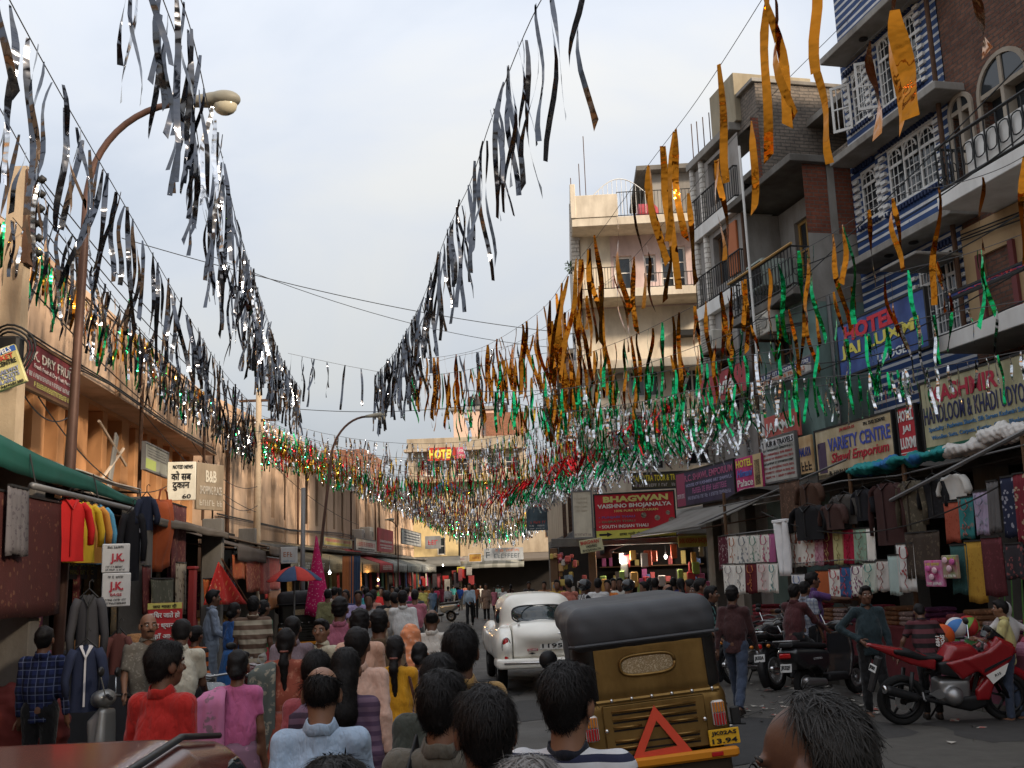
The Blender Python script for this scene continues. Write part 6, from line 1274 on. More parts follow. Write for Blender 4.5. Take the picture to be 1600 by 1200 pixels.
# ---------------------------------------------------------------- two-wheelers
def handlebar(t, y, z, w_=.34, mirr=True, up=.08):
    MB().tube([(-w_, y - .12, z - .02), (-w_ * .5, y - .03, z), (0, y, z - up * .4), (w_ * .5, y - .03, z), (w_, y - .12, z - .02)], .013, 7).build('handlebar', M_ALLOY, t, True)
    for sx in (-1, 1):
        MB().tube([(sx * w_ * .75, y - .08, z), (sx * (w_ + .04), y - .14, z - .025)], .018, 7).build('grip', M_BLKP, t)
        if mirr: MB().tube([(sx * w_ * .6, y - .05, z), (sx * w_ * .9, y - .02, z + .18)], .006, 5).build('mirror_stem', M_CHROME, t); sdf_obj('mirror', SDF().ell((sx * w_ * .95, y - .03, z + .2), (.07, .025, .045)), .012, M_BLKP, t)
def motorcycle(label, loc, rz, col, lean=rad(-6), kind='commuter', grp='parked two wheelers', num='JK02', accent=None):
    t = thing('motorcycle', label, 'motorcycle', mtx=Matrix.Translation(loc) @ Matrix.Rotation(rz, 4, 'Z') @ Matrix.Rotation(lean, 4, 'Y'), group=grp)
    pm = paintm('bike paint %s' % (col,), col, .25)
    sp = kind == 'sport'; R = .30; wb = 1.3
    wheel(t, 0, R, R, .13 if sp else .1, 0, 5 if sp else 24, M_BLKP if sp else None, .27); wheel(t, wb, R, R, .105 if sp else .09, 0, 5 if sp else 24, M_BLKP if sp else None, .25)
    for sx in (-1, 1): MB().tube([(sx * .09, wb, R), (sx * .085, wb - .32, R + .62)], [.026, .022], 8).build('fork', M_BLKP if sp else M_CHROME, t, True)
    sdf_obj('front_mudguard', SDF().tor((0, wb, R), R + .035, .055, rotm('Y', math.pi / 2), trim=[((0, wb, R + .12), (0, .25, -1))]), .02, pm if sp else M_BLKP, t)
    sdf_obj('engine', SDF().box((0, .62, .40), (.14, .20, .15), .05).cap((0, .72, .5), (0, .82, .62), .1, .09).cap((-.17, .58, .36), (.17, .58, .36), .11, k=.03), .022, M_ALLOY, t)
    MB().lathe([(.01, .185), (.075, .185), (.09, .17), (.09, .13)], 18, 'x', (0, .60, .38)).build('clutch_cover', M_CHROME, t, True)
    b = MB(); b.tube([(0, wb - .3, R + .58), (0, .75, .72), (0, .3, .62), (0, .25, .35), (0, .6, .22), (0, .9, .3), (0, wb - .28, R + .5)], .03, 6); b.tube([(.1, 0, R), (.1, .4, .36)], .022, 6); b.tube([(-.1, 0, R), (-.1, .4, .36)], .022, 6); b.build('frame', M_BLKP, t)
    for sx in (-1, 1): MB().tube([(sx * .13, .05, R + .02), (sx * .13, .1, .66)], .026, 8).build('shock_absorber', M_CHROME if not sp else M_BLKP, t, True)
    if sp:
        sdf_obj('tank', SDF().poly([(.45, .74), (.62, .96), (.85, .97), (1.0, .82), (.9, .72)], -.16, .16, .07, k=.04), .02, pm, t)
        sdf_obj('tail_fairing', SDF().poly([(-.42, .98), (-.38, 1.01), (.15, .90), (.42, .80), (.40, .66), (.1, .74)], -.13, .13, .03, taper=lambda P: np.clip(.35 + .7 * (P[..., 1] + .45), .3, 1)), .018, pm, t)
        sdf_obj('side_fairing', SDF().poly([(.72, .80), (1.05, .90), (1.2, 1.02), (1.38, .92), (1.32, .78), (1.12, .58), (1.02, .30), (.86, .30), (.86, .42), (1.0, .56)], -.20, .20, .03).poly([(.5, .76), (.95, .86), (1.0, .7), (.7, .55)], -.185, .185, .03, k=.02).box((0, 1.0, .6), (.12, .8, .6), .02, op='s'), .018, pm, t)
        sdf_obj('belly_pan', SDF().poly([(.55, .22), (.62, .34), (.86, .36), (1.03, .36), (1.0, .22), (.8, .16)], -.17, .17, .04), .018, M_BLKP, t)
        sdf_obj('knee_panel', SDF().poly([(.42, .76), (.62, .80), (.80, .70), (.70, .56), (.45, .62)], -.165, .165, .03), .018, M_BLKP, t)
        sdf_obj('nose_fairing', SDF().poly([(1.05, .86), (1.16, 1.06), (1.38, .96), (1.44, .84), (1.3, .78)], -.17, .17, .05, taper=lambda P: np.clip(1.1 - 1.2 * (P[..., 1] - 1.15), .4, 1)), .018, pm, t)
        sdf_obj('windscreen', SDF().poly([(1.06, 1.02), (1.12, 1.17), (1.30, 1.02), (1.25, .98)], -.11, .11, .03), .018, mat('smoked screen', (.01, .01, .012), .08, var=0, spec=.6), t)
        sdf_obj('seat', SDF().poly([(-.1, .93), (.1, .92), (.3, .84), (.52, .83), (.5, .77), (.2, .79), (-.1, .88)], -.12, .12, .03), .02, M_SEAT, t)
        for sx in (-1, 1):
            b = MB(); b.prism([(.98, .60), (1.26, .74), (1.21, .61), (1.06, .50)], sx * .205 - .006, sx * .205 + .006); b.build('white_decal', paint(WH), t); b = MB(); b.prism([(.78, .80), (.95, .82), (.86, .75)], sx * .19 - .006, sx * .19 + .006); b.build('white_decal', paint(WH), t)
            MB().prism([(.96, .64), (1.29, .80), (1.31, .83), (.97, .68)], sx * .205 - .007, sx * .205 + .007).build('black_decal', paint(BK), t)
        dl_ = letters(t, 'R15', 0, 0, .001, .001, PB); dl_.matrix_local = Matrix.Translation((.216, 1.12, .615)) @ Matrix.Rotation(math.pi / 2, 4, 'Z') @ Matrix.Rotation(math.pi / 2, 4, 'X') @ Matrix.Rotation(rad(24), 4, 'Z') @ Matrix.Diagonal((.08, .03, .004, 1)); tag(dl_, kind='stuff')
        sdf_obj('exhaust', SDF().cap((.15, .12, .36), (.17, -.22, .46), .05, .06).cap((.12, .6, .24), (.15, .12, .36), .025), .018, M_BLKP, t); MB().lathe([(.02, -.01), (.045, -.01), (.055, 0), (.055, .03)], 14, 'y', (.17, -.28, .475)).build('exhaust_tip', M_CHROME, t, True)
        handlebar(t, 1.02, .98, .30, True, 0)
        sdf_obj('mudflap', SDF().poly([(-.28, .84), (-.22, .84), (-.36, .42), (-.40, .42)], -.08, .08, .015), .016, M_BLKP, t); plate(t, 0, -.345, .70, .2, .09, ('JK02',), paint((.6, .6, .58)), PB, rad(-18))
        b = MB(); b.tube([(.16, .2, .42), (.2, .2, .34), (.24, .2, .34)], .012, 6); b.build('footpeg', M_ALLOY, t); MB().prism([(.28, .40), (.42, .45), (.5, .36), (.4, .33)], .15, .17).build('heel_guard', M_ALLOY, t); MB().tube([(-.1, .5, .2), (-.22, .45, .02)], .013, 6).build('side_stand', M_BLKP, t)
        MB().lathe([(.05, .0), (.11, .0), (.11, .006), (.05, .006)], 20, 'x', (.07, 0, R), True).build('brake_disc', M_CHROME, t)
    else:
        sdf_obj('tank', SDF().poly([(.5, .72), (.55, .90), (.75, .97), (.98, .92), (1.02, .80), (.9, .74)], -.15, .15, .08, k=.04), .02, pm, t)
        sdf_obj('seat', SDF().poly([(-.22, .82), (-.24, .90), (.1, .86), (.55, .84), (.55, .76), (.1, .78)], -.13, .13, .04), .02, M_SEAT, t)
        sdf_obj('side_panel', SDF().poly([(-.3, .76), (.1, .78), (.5, .74), (.45, .55), (.2, .58), (-.1, .66)], -.12, .12, .03), .02, pm, t)
        sdf_obj('headlamp', SDF().ell((0, wb - .2, .93), (.11, .11, .11)), .018, pm, t); MB().lathe([(.01, .115), (.07, .105), (.09, .08)], 16, 'y', (0, wb - .2, .93)).build('lens', M_CLEAR, t, True)
        sdf_obj('exhaust', SDF().cap((.15, .35, .26), (.16, -.3, .34), .035, .05).cap((.1, .75, .3), (.15, .35, .26), .022), .018, M_CHROME, t)
        sdf_obj('rear_mudguard', SDF().tor((0, 0, R), R + .05, .07, rotm('Y', math.pi / 2), trim=[((0, 0, R + .02), (0, .8, -1))]), .022, M_BLKP, t)
        MB().bbox(-.06, .06, -.36, -.32, .66, .74, .015).build('tail_lamp', M_TAILL, t); plate(t, 0, -.37, .52, .2, .12, (num,), paint((.6, .6, .58)), PB, rad(-12))
        b = MB()
        for sx in (-1, 1): b.tube([(sx * .13, .0, .82), (sx * .14, -.3, .92), (sx * .05, -.38, .93)], .012, 6)
        b.tube([(-.05, -.38, .93), (.05, -.38, .93)], .012, 6); b.build('grab_rail', M_CHROME, t, True)
        handlebar(t, wb - .33, 1.04, .36)
        for sx in (-1, 1): MB().ell((sx * .16, -.3, .70), (.03, .04, .03), 8, 6).build('indicator', M_AMBER, t, True)
        MB().tube([(-.12, .5, .25), (-.25, .45, .02)], .013, 6).build('side_stand', M_BLKP, t)
    return t
def scooter(label, loc, rz, col, lean=rad(-4), num='JK02', grp='parked two wheelers'):
    t = thing('scooter', label, 'scooter', mtx=Matrix.Translation(loc) @ Matrix.Rotation(rz, 4, 'Z') @ Matrix.Rotation(lean, 4, 'Y'), group=grp)
    pm = paintm('scooter paint %s' % (col,), col, .3, .3 if sum(col) > .5 else 0)
    R = .235; wheel(t, 0, R, R, .1, 0, 6, None, .4); wheel(t, 1.24, R, R, .1, 0, 6, None, .4)
    sdf_obj('rear_body', SDF().poly([(-.38, .72), (-.3, .78), (.2, .74), (.48, .70), (.45, .45), (.2, .34), (-.1, .42), (-.34, .58)], -.20, .20, .10).cap((-.5, 0, R), (.5, 0, R), .27, k=0, op='s'), .02, pm, t)
    sdf_obj('seat', SDF().poly([(-.36, .78), (-.34, .86), (.0, .85), (.48, .80), (.5, .72), (0, .74)], -.14, .14, .05), .02, M_SEAT, t)
    sdf_obj('floorboard', SDF().box((0, .68, .30), (.16, .28, .06), .04), .022, M_BLKP, t)
    sdf_obj('leg_shield', SDF().poly([(.84, .28), (.90, .30), (1.02, .62), (1.0, .95), (.94, .95), (.93, .62)], -.23, .23, .03, taper=lambda P: np.clip(1.05 - .45 * np.abs(P[..., 2] - .6), .5, 1)).poly([(.93, .55), (1.1, .62), (1.12, .85), (1.0, .98)], -.13, .13, .06, k=.04), .02, pm, t)
    sdf_obj('front_mudguard', SDF().tor((0, 1.24, R), R + .03, .075, rotm('Y', math.pi / 2), trim=[((0, 1.24, R + .04), (0, .1, -1))], sq=.8).cap((0, 1.08, .5), (0, 1.2, .48), .08, k=.05), .02, pm, t)
    sdf_obj('handlebar_cowl', SDF().ell((0, 1.0, 1.04), (.20, .09, .08)).ell((0, 1.07, 1.03), (.09, .06, .07), k=.03), .018, pm, t); MB().lathe([(.01, .13), (.05, .125), (.07, .10)], 14, 'y', (0, 1.0, 1.03)).build('headlamp', M_CLEAR, t, True)
    handlebar(t, 1.0, 1.06, .32); MB().tube([(0, 1.0, .95), (0, 1.18, .3)], .03, 8).build('steering_column', M_BLKP, t)
    MB().bbox(-.1, .1, -.41, -.36, .63, .71, .02).build('tail_lamp', M_TAILL, t); plate(t, 0, -.40, .50, .2, .12, (num,), paint((.6, .6, .58)), PB, rad(-10))
    sdf_obj('exhaust', SDF().cap((.19, .2, .26), (.2, -.22, .3), .055, .06), .02, M_ALLOY, t)
    MB().tube([(-.15, -.2, .87), (-.15, -.42, .88), (.15, -.42, .88), (.15, -.2, .87)], .013, 6).build('grab_rail', M_ALLOY, t, True)
    MB().tube([(-.1, .4, .28), (-.2, .38, .0)], .014, 6).build('stand', M_BLKP, t)
    for sx in (-1, 1): tag(letters(t, 'ETERNO', 0, 0, .001, .001, paint((.4, .4, .4))), kind='stuff').matrix_local = Matrix.Translation((sx * .203, .12, .6)) @ Matrix.Rotation(sx * math.pi / 2, 4, 'Z') @ Matrix.Rotation(math.pi / 2, 4, 'X') @ Matrix.Diagonal((.2, .03, .004, 1))
    return t
q = gnd(1413, 1133); motorcycle('red and black sports motorcycle with white decals parked at the right', (q.x, q.y + .05, 0), rad(-88), (.27, .010, .014), rad(7), 'sport')
def b_at(px, py): v = gnd(px, py); return (v.x, v.y, 0)
scooter('black scooter parked left of the man with a hand on his hip', b_at(1262, 1096), rad(-52), (.018, .018, .02), num='JK02F')
motorcycle('black motorcycle with white number plate left of the black scooter', b_at(1215, 1078), rad(-46), (.03, .03, .033), num='JK02A')
motorcycle('silver tailed motorcycle with a rider in a maroon shirt', b_at(1192, 1052), rad(-40), (.16, .165, .17), num='JK02H')
motorcycle('black motorcycle partly hidden by the walking man in jeans', b_at(1150, 1070), rad(-65), (.02, .02, .022), num='JK02')
motorcycle('red tanked motorcycle parked against the cloth stall', b_at(1175, 1020), rad(-60), (.30, .02, .025)); motorcycle('motorcycle with blue and silver tank behind the standing man', b_at(1285, 1050), rad(-50), (.10, .12, .2))
motorcycle('motorcycle of the helmeted rider in a teal shirt', b_at(965, 1005), rad(-75), (.05, .05, .055), 0); motorcycle('motorcycle of the helmeted rider in a striped shirt', b_at(905, 1000), rad(-80), (.1, .02, .02), 0)
scooter('silver grey scooter parked in front of the left stalls', (-2.7, 9.45, 0), rad(98), (.26, .27, .27), rad(5), num='JK02')
motorcycle('motorcycle with chrome luggage rail between the crowd and left stalls', (-3.0, 10.6, 0), rad(28), (.03, .03, .03), rad(4)); motorcycle('maroon motorcycle parked behind the pink saree', (-2.7, 11.9, 0), rad(35), (.12, .02, .02), rad(4)); scooter('pale scooter parked far off beside the crowd', (at(705, 950, 46).x, 46, 0), rad(70), (.3, .3, .27))
# ================================================================ people (built facing +y)
SKINS = [(.17, .082, .048), (.125, .06, .036), (.21, .105, .062), (.095, .045, .028)]
def skin_m(i): 
    m = mat('skin tone %d' % i, SKINS[i % 4], .5, var=.12, vs=12, bump=.08, bs=90, spec=.4); m.node_tree.nodes['Principled BSDF'].inputs['Subsurface Weight'].default_value = .06; return m
def mat_hair(name, c, c2):
    if name in MATS: return MATS[name]
    t = NT(name); t.setp(.55, spec=.18); n = t.noise(60, 4, .6, t.co(scale=(3, 3, .5))); t.base(t.mix(n, c, c2)); t.bump(n, .35, .01); MATS[name] = t.m; return t.m
HAIR = {'black': mat_hair('black hair', (.004, .0035, .0035), (.014, .012, .012)), 'grey': mat_hair('grey hair', (.10, .095, .09), (.30, .29, .28)), 'salt': mat_hair('greying hair', (.006, .006, .006), (.05, .048, .046))}
HELM = mat('black helmet', (.012, .012, .014), .15, var=0, spec=.6); M_SHOE = mat('dark leather shoe', (.02, .014, .011), .5); M_SAND = mat('brown sandal', (.10, .05, .03), .7)
def cm(c, kind=None, c2=None, c3=None, per=.07):
    key = 'wear %s %s %s %s' % (c, kind, c2, per)
    if kind == 'stripe': return mat_stripe(key, c, c2, 2, per, .5, .85, .2, bump=.2)
    if kind == 'vstripe': return mat_stripe(key, c, c2, 0, per, .5, .85, .2)
    if kind == 'plaid': return mat_plaid(key, c, c2, c3 or c2, per)
    if kind == 'spots': return mat_print(key, c, c2, c3, per, .36)
    if kind == 'paisley': return mat_print(key, c, c2, c3, per, .42, kind='paisley')
    return mat_wear(key, c)
def mat_wear(name, c):
    if name in MATS: return MATS[name]
    t = NT(name); t.setp(.85, spec=.2); n = t.noise(5, 5); t.base(t.mix(n, sc3(c, .92), sc3(c, 1.06)))
    wv = t.noise(7, 2, .5, t.co(scale=(1.6, 1.6, .7), rot=(.3, .5, 0))); w2 = t.noise(19, 3, .5, t.co(scale=(1.3, 1.3, .6), rot=(-.4, .6, .2)))
    h = t.math('ADD', t.math('ABSOLUTE', t.math('SUBTRACT', wv, .5)), t.math('MULTIPLY', t.math('ABSOLUTE', t.math('SUBTRACT', w2, .5)), .4))
    t.bump(h, .8, .05); t.b.inputs['Sheen Weight'].default_value = .15; MATS[name] = t.m; return t.m
def Rx(a): return rotm('X', a)
def v3(*a): return np.array(a, float)
def skeleton(s, ps, f):
    J = {}; hz = ps.get('hip', .93) * s
    T = rotm('Z', ps.get('twist', 0)) @ Rx(-ps.get('lean', .02)); J['pel'] = v3(0, 0, hz); J['T'] = T
    J['chest'] = J['pel'] + T @ v3(0, 0, .34 * s); J['neck'] = J['pel'] + T @ v3(0, -.012, .515 * s)
    Hr = rotm('Z', ps.get('hyaw', 0)) @ Rx(-ps.get('hpitch', 0)) @ rotm('Y', ps.get('htilt', 0)); J['H'] = Hr
    J['head'] = J['neck'] + T @ v3(0, .012, .045 * s) + Hr @ v3(0, .012, .098 * s)
    sw = (.148 if f else .168) * s * ps.get('wide', 1)
    for k, sx in (('L', -1), ('R', 1)):
        J['sh' + k] = J['pel'] + T @ v3(sx * sw, -.005, .448 * s)
        a = ps.get('arm' + k, (.1, .12, .25)); sg, ab, el = a[:3]; tw = a[3] if len(a) > 3 else 0
        d1 = v3(sx * math.sin(ab), math.sin(sg) * math.cos(ab), -math.cos(sg) * math.cos(ab)); J['el' + k] = J['sh' + k] + T @ d1 * .285 * s
        d2 = v3(sx * (math.sin(ab) * .6 - math.sin(tw)), math.sin(sg + el), -math.cos(sg + el)); d2 /= np.linalg.norm(d2); J['wr' + k] = J['el' + k] + T @ d2 * .25 * s; J['hd' + k] = T @ d2
        if k in ps.get('wrist', {}): J['wr' + k] = np.array(ps['wrist'][k], float) * s; J['el' + k] = np.array(ps['elbow'][k], float) * s; J['hd' + k] = (J['wr' + k] - J['el' + k]) / np.linalg.norm(J['wr' + k] - J['el' + k]); J['hd' + k] = J['hd' + k] * .5 + v3(*ps.get('hdir', {}).get(k, (0, 0, 0)))
        h, kn = ps.get('leg' + k, (0, .05))[:2]; sp = ps.get('leg' + k, (0, 0, .0))[2] if len(ps.get('leg' + k, (0, 0))) > 2 else 0
        J['hip' + k] = J['pel'] + v3(sx * .088 * s, 0, -.02 * s); d = v3(sx * math.sin(sp), math.sin(h), -math.cos(h)); d /= np.linalg.norm(d); J['kn' + k] = J['hip' + k] + d * .43 * s
        d = v3(0, math.sin(h - kn), -math.cos(h - kn)); J['an' + k] = J['kn' + k] + d * .415 * s
    return J
POSES = {
    'walk': dict(legL=(.35, .15), legR=(-.25, .3), armL=(-.3, .12, .2), armR=(.3, .12, .35), hip=.915), 'walk2': dict(legL=(-.25, .3), legR=(.33, .12), armL=(.3, .12, .35), armR=(-.28, .14, .2), hip=.915, twist=.06),
    'stand': dict(legL=(.02, .03), legR=(-.03, .03), armL=(.05, .13, .2), armR=(.02, .14, .25)), 'step': dict(legL=(.15, .12), legR=(-.12, .1), armL=(-.12, .15, .35), armR=(.15, .12, .3), hip=.925, twist=-.05),
    'hold': dict(legL=(.1, .1), legR=(-.08, .06), armL=(.3, .1, 1.5), armR=(.15, .15, .9)), 'sit': dict(hip=.60, legL=(1.35, 1.3, .2), legR=(1.35, 1.3, .2), armL=(.5, .12, .7), armR=(.5, .12, .7), lean=.12),
    'ride': dict(hip=.86, legL=(1.0, 1.25, .3), legR=(1.0, 1.25, .3), armL=(.85, .2, .35), armR=(.85, .2, .35), lean=.18)}
def strands(V, N, hc, m, parent, n=1800, L=.045, seed=1, wd=.0016):
    r = np.random.default_rng(seed); idx = r.integers(0, len(V), n); P = V[idx]; Nn = N[idx]
    d = np.array([0, -.25, -1.0]) + r.normal(0, .35, (n, 3)); d -= Nn * (d * Nn).sum(1, keepdims=True); d /= np.linalg.norm(d, axis=1, keepdims=True) + 1e-9
    sd_ = np.cross(d, Nn); ln = L * r.uniform(.5, 1.3, (n, 1)); lift = r.uniform(.001, .010, (n, 1)); ws_ = wd * r.uniform(.6, 1.3, (n, 1))
    pts = []
    for t, wv in ((0, 1), (.5, .8), (1, .25)):
        c = P + d * ln * t + Nn * (.001 + lift * t - .02 * t * t * ln / .045 * .3); pts += [c - sd_ * ws_ * wv, c + sd_ * ws_ * wv]
    VV = np.stack(pts, 1).reshape(-1, 3); b = np.arange(n)[:, None] * 6
    F = np.concatenate([b + np.array([[0, 1, 3, 2]]), b + np.array([[2, 3, 5, 4]])])
    link('hair_strands', mesh_np('hair_strands', VV, F, m, True), parent)
NPEOPLE = 0
def person(label, px, py, Y, face, top, bottom=(.03, .032, .045), hair='short', pose='walk', sleeve=.55, female=False, hem=.80, skin=None, z0=0, ps=None, wide=1.0, collar=True, hcol='black', skirt=None, pallu=None, extra=None, shoes=M_SHOE, group=None, H=None, lev=None, topc=None):
    global NPEOPLE
    NPEOPLE += 1; sd_ = NPEOPLE
    P0 = at(px, py, Y); ps = {**POSES[pose], **(ps or {})}
    full = (ps.get('hip', .93) + .515 + .045 * .9 + .19) 
    if H is None:
        H = (P0.z - z0) if pose not in ('sit', 'ride') else 1.68
    s = H / 1.70 if pose not in ('sit', 'ride') else H / 1.70
    s *= 1.70 / 1.702 if pose in ('stand', 'hold') else 1
    lev = lev if lev is not None else (0 if Y < 7.2 else 1 if Y < 20 else 2)
    vx = (.0105, .016, .026)[lev]; vh = (.009, .015, .026)[lev]
    ps['wide'] = wide; J = skeleton(s, ps, female)
    topz = (J['head'] + J['H'] @ v3(0, -.01, .128 * s))
    zz = P0.z - topz[2]; zz = zz if pose in ('sit', 'ride') else z0 + max(-.12, min(.12, zz - z0))
    f = rad(face); off = Matrix.Rotation(f, 3, 'Z') @ Vector((topz[0], topz[1], 0))
    t = thing('person', label, 'person', loc=(P0.x - off.x, Y - off.y, zz), rz=f, group=group)
    sk = skin_m(sd_ if skin is None else skin); hm = HAIR[hcol]; bw = wide
    hc, Hr, T = J['head'], J['H'], J['T']; Hs = s * 1.0
    def hp(x, y, z): return hc + Hr @ v3(x * Hs, y * Hs, z * Hs)
    # --- body: one continuous skin surface
    S = SDF()
    S.cap(J['pel'] + T @ v3(0, 0, -.02 * s), J['chest'], .085 * s, .082 * s, k=.03); S.cap(J['chest'], J['neck'] + T @ v3(0, 0, -.03 * s), .08 * s, .05 * s, k=.03)
    S.cap(J['neck'] + T @ v3(0, -.01 * s, -.05 * s), hp(0, -.012, -.03), (.052 if female else .06) * s, (.046 if female else .055) * s, k=.03)
    S.ell(hp(0, -.012, .026), v3(.076, .096, .090) * Hs, Hr, k=.03); S.ell(hp(0, .018, -.048), v3(.058, .070, .072) * Hs, Hr, k=.03); S.ell(hp(0, .055, -.09), v3(.026, .026, .022) * Hs, Hr, k=.03)
    if lev < 2:
        S.cap(hp(0, .078, .018), hp(0, .108, -.026), .009 * Hs, .016 * Hs, k=.016)
        for sx in (-1, 1):
            S.ell(hp(sx * .083, -.006, -.014), v3(.013, .025, .037) * Hs, Hr, k=.008); S.ell(hp(sx * .032, .078, .026), v3(.028, .014, .010) * Hs, Hr, k=.012); S.ell(hp(sx * .04, .062, -.028), v3(.024, .022, .02) * Hs, Hr, k=.02)
            S.ell(hp(sx * .033, .092, .006), v3(.017, .014, .010) * Hs, Hr, op='s', k=.01)
        S.ell(hp(0, .082, -.062), v3(.027, .012, .011) * Hs, Hr, k=.008)
    for k, sx in (('L', -1), ('R', 1)):
        S.cap(J['chest'] + T @ v3(sx * .09 * s, 0, .10 * s), J['sh' + k] + v3(0, 0, -.012 * s), .042 * s, .036 * s, k=.03); S.cap(J['sh' + k] + v3(0, 0, -.012 * s), J['el' + k], .039 * s, .034 * s, k=.02); S.cap(J['el' + k], J['wr' + k], .034 * s, .024 * s, k=.02)
        hd = J['hd' + k] / np.linalg.norm(J['hd' + k]); S.cap(J['wr' + k], J['wr' + k] + hd * .075 * s, .024 * s, .028 * s, k=.015)
        S.cap(J['pel'], J['hip' + k], .095 * s, .082 * s, k=.05); S.cap(J['hip' + k], J['kn' + k], .078 * s, .052 * s, k=.03); S.cap(J['kn' + k], J['an' + k], .050 * s, .036 * s, k=.03)
        S.cap(J['an' + k] + v3(0, -.02, -.03) * s, J['an' + k] + v3(0, .12, -.05) * s, .036 * s, .03 * s, k=.03)
    V, F = S.mesh(vh)
    fb = MB()                                   # fingers, rooted in the palm and joined into the body mesh
    if lev < 2:
        for k, sx in (('L', -1), ('R', 1)):
            hd = Vector(J['hd' + k]).normalized(); pw = hd.cross(Vector((sx, .3, .1))).normalized(); lat = pw.cross(hd).normalized(); base = Vector(J['wr' + k])
            for i, (o_, ln) in enumerate(((-.024, .062), (-.008, .073), (.008, .070), (.023, .056))):
                a = base + hd * .085 * s + pw * o_ * s; c1 = hd * .9 - lat * sx * .0 + Vector((0, .22, 0)); c2 = hd * .6 + Vector((0, .6, -.1))
                fb.tube([a - hd * .03 * s, a + c1 * ln * .45 * s, a + c1 * ln * .45 * s + c2 * ln * .5 * s], [.0095 * s, .0085 * s, .006 * s], 6)
            a = base + hd * .03 * s + pw * -.028 * s; fb.tube([a, a + (hd * .6 - pw * .8) * .04 * s, a + (hd * 1.1 - pw * .9) * .065 * s], [.012 * s, .010 * s, .007 * s], 6)
    me_V = np.concatenate([V, np.array([tuple(v) for v in fb.v])]) if fb.v else V
    if fb.v:
        q4 = np.array([q for q in fb.f if len(q) == 4]); F = np.concatenate([F, q4 + len(V)])
    link('body', mesh_np('body', me_V, F, sk, True), t)
    if lev < 2:
        for sx in (-1, 1):
            e_ = MB().ell(hp(sx * .033, .079, .006), [.0125 * Hs] * 3, 8, 6).build('eye', mat('eye white', (.45, .42, .38), .3, var=0), t, True); MB().ell(hp(sx * .033, .0885, .006), [.006 * Hs, .005 * Hs, .006 * Hs], 8, 5).build('iris', mat('dark iris', (.01, .007, .005), .2, var=0), e_, True)
            MB().tube([hp(sx * .014, .091, .029), hp(sx * .035, .090, .034), hp(sx * .056, .074, .029)], .0042 * Hs, 5).build('eyebrow', hm, t, True)
    # --- hair
    hs = SDF()
    if hair == 'helmet':
        hs.ell(hp(0, -.005, .03), v3(.125, .145, .135) * Hs, Hr, trim=[(hp(0, 0, -.06), Hr @ v3(0, .35, -1))]); hs.ell(hp(0, .12, -.005), v3(.075, .06, .045) * Hs, Hr, op='s', k=.01)
        sdf_obj('helmet', hs, vh, HELM, t); hs = None
    elif hair == 'cover':
        hs.ell(hp(0, -.02, .02), v3(.098, .115, .115) * Hs, Hr, trim=[(hp(0, .06, 0), Hr @ v3(0, 1, -.25))]); hs.cap(hp(0, -.05, -.02), J['chest'] + v3(0, -.03, 0), .10 * s, .17 * s, k=.06); hs.cap(J['chest'] + v3(0, -.04, 0), J['pel'] + v3(0, -.04, .05), .165 * s, .15 * s, k=.05)
        sdf_obj('head_cover', hs, vx, topc or cm((.7, .25, .1)), t, lambda V_: wob(V_, 22, .008, sd_)); hs = None
    elif hair == 'none': hs = None
    else:
        tr = [(hp(0, .058, .045), Hr @ v3(0, .9, -.45)), (hp(0, 0, -.075 if not female else -.1), Hr @ v3(0, .0, -1))]
        if hair == 'receding': tr[0] = (hp(0, -.012, .085), Hr @ v3(0, .9, -.30)); infl = .014
        elif hair == 'bald': tr.append((hp(0, -.055, .060), Hr @ v3(0, .55, 1))); infl = .008
        else: infl = .011 if hair != 'thick' else .017
        hs.ell(hp(0, -.014, .026 + infl * .3), v3(.076 + infl * .8, .096 + infl, .090 + infl) * Hs, Hr, trim=tr)
        if hair in ('short', 'thick'): hs.ell(hp(0, -.055, -.035), v3(.062, .055, .055) * Hs, Hr, k=.02, trim=[(hp(0, 0, -.078), Hr @ v3(0, 0, -1))]); hs.ell(hp(0, .045, .095), v3(.06, .045, .026) * Hs, Hr, k=.02)
        if hair in ('pony', 'long', 'bun'): hs.ell(hp(0, -.05, -.03), v3(.075, .06, .08) * Hs, Hr, k=.03)
        if hair == 'pony':
            a = hp(0, -.10, -.045); hs.cap(a, a + v3(0, -.035, -.12) * s, .034 * s, .042 * s, k=.02); hs.cap(a + v3(0, -.035, -.12) * s, a + v3(.01, -.02, -.38) * s, .042 * s, .018 * s, k=.02)
        if hair == 'bun': hs.ell(hp(0, -.115, -.05), v3(.052, .04, .05) * Hs, Hr, k=.01)
        if hair == 'long': a = hp(0, -.075, -.06); hs.cap(a, a + v3(0, -.04, -.18) * s, .078 * s, .088 * s, k=.04); hs.cap(a + v3(0, -.04, -.18) * s, a + v3(0, -.03, -.36) * s, .086 * s, .05 * s, k=.03)
        if not female and hair != 'receding':
            for sx in (-1, 1): hs.ell(hp(sx * .098, .004, -.028), v3(.034, .034, .046) * Hs, Hr, op='s')
        V, F = hs.mesh(vh); N = vnorm(V, F); V = V + N * (wob(V, 48, .0045, sd_) + wob(V, 110, .002, sd_ + 3))[:, None]
        link('hair', mesh_np('hair', V, F, hm, True), t)
        if lev == 0: strands(V, N, hc, hm, t, 2600, .05, sd_)
        if hair == 'pony' and lev < 2: MB().lathe([(.034 * s, -.008), (.041 * s, 0), (.034 * s, .008)], 12, 'z', tuple(hp(0, -.112, -.07))).build('hair_band', paint((.22, .08, .06)), t, True)
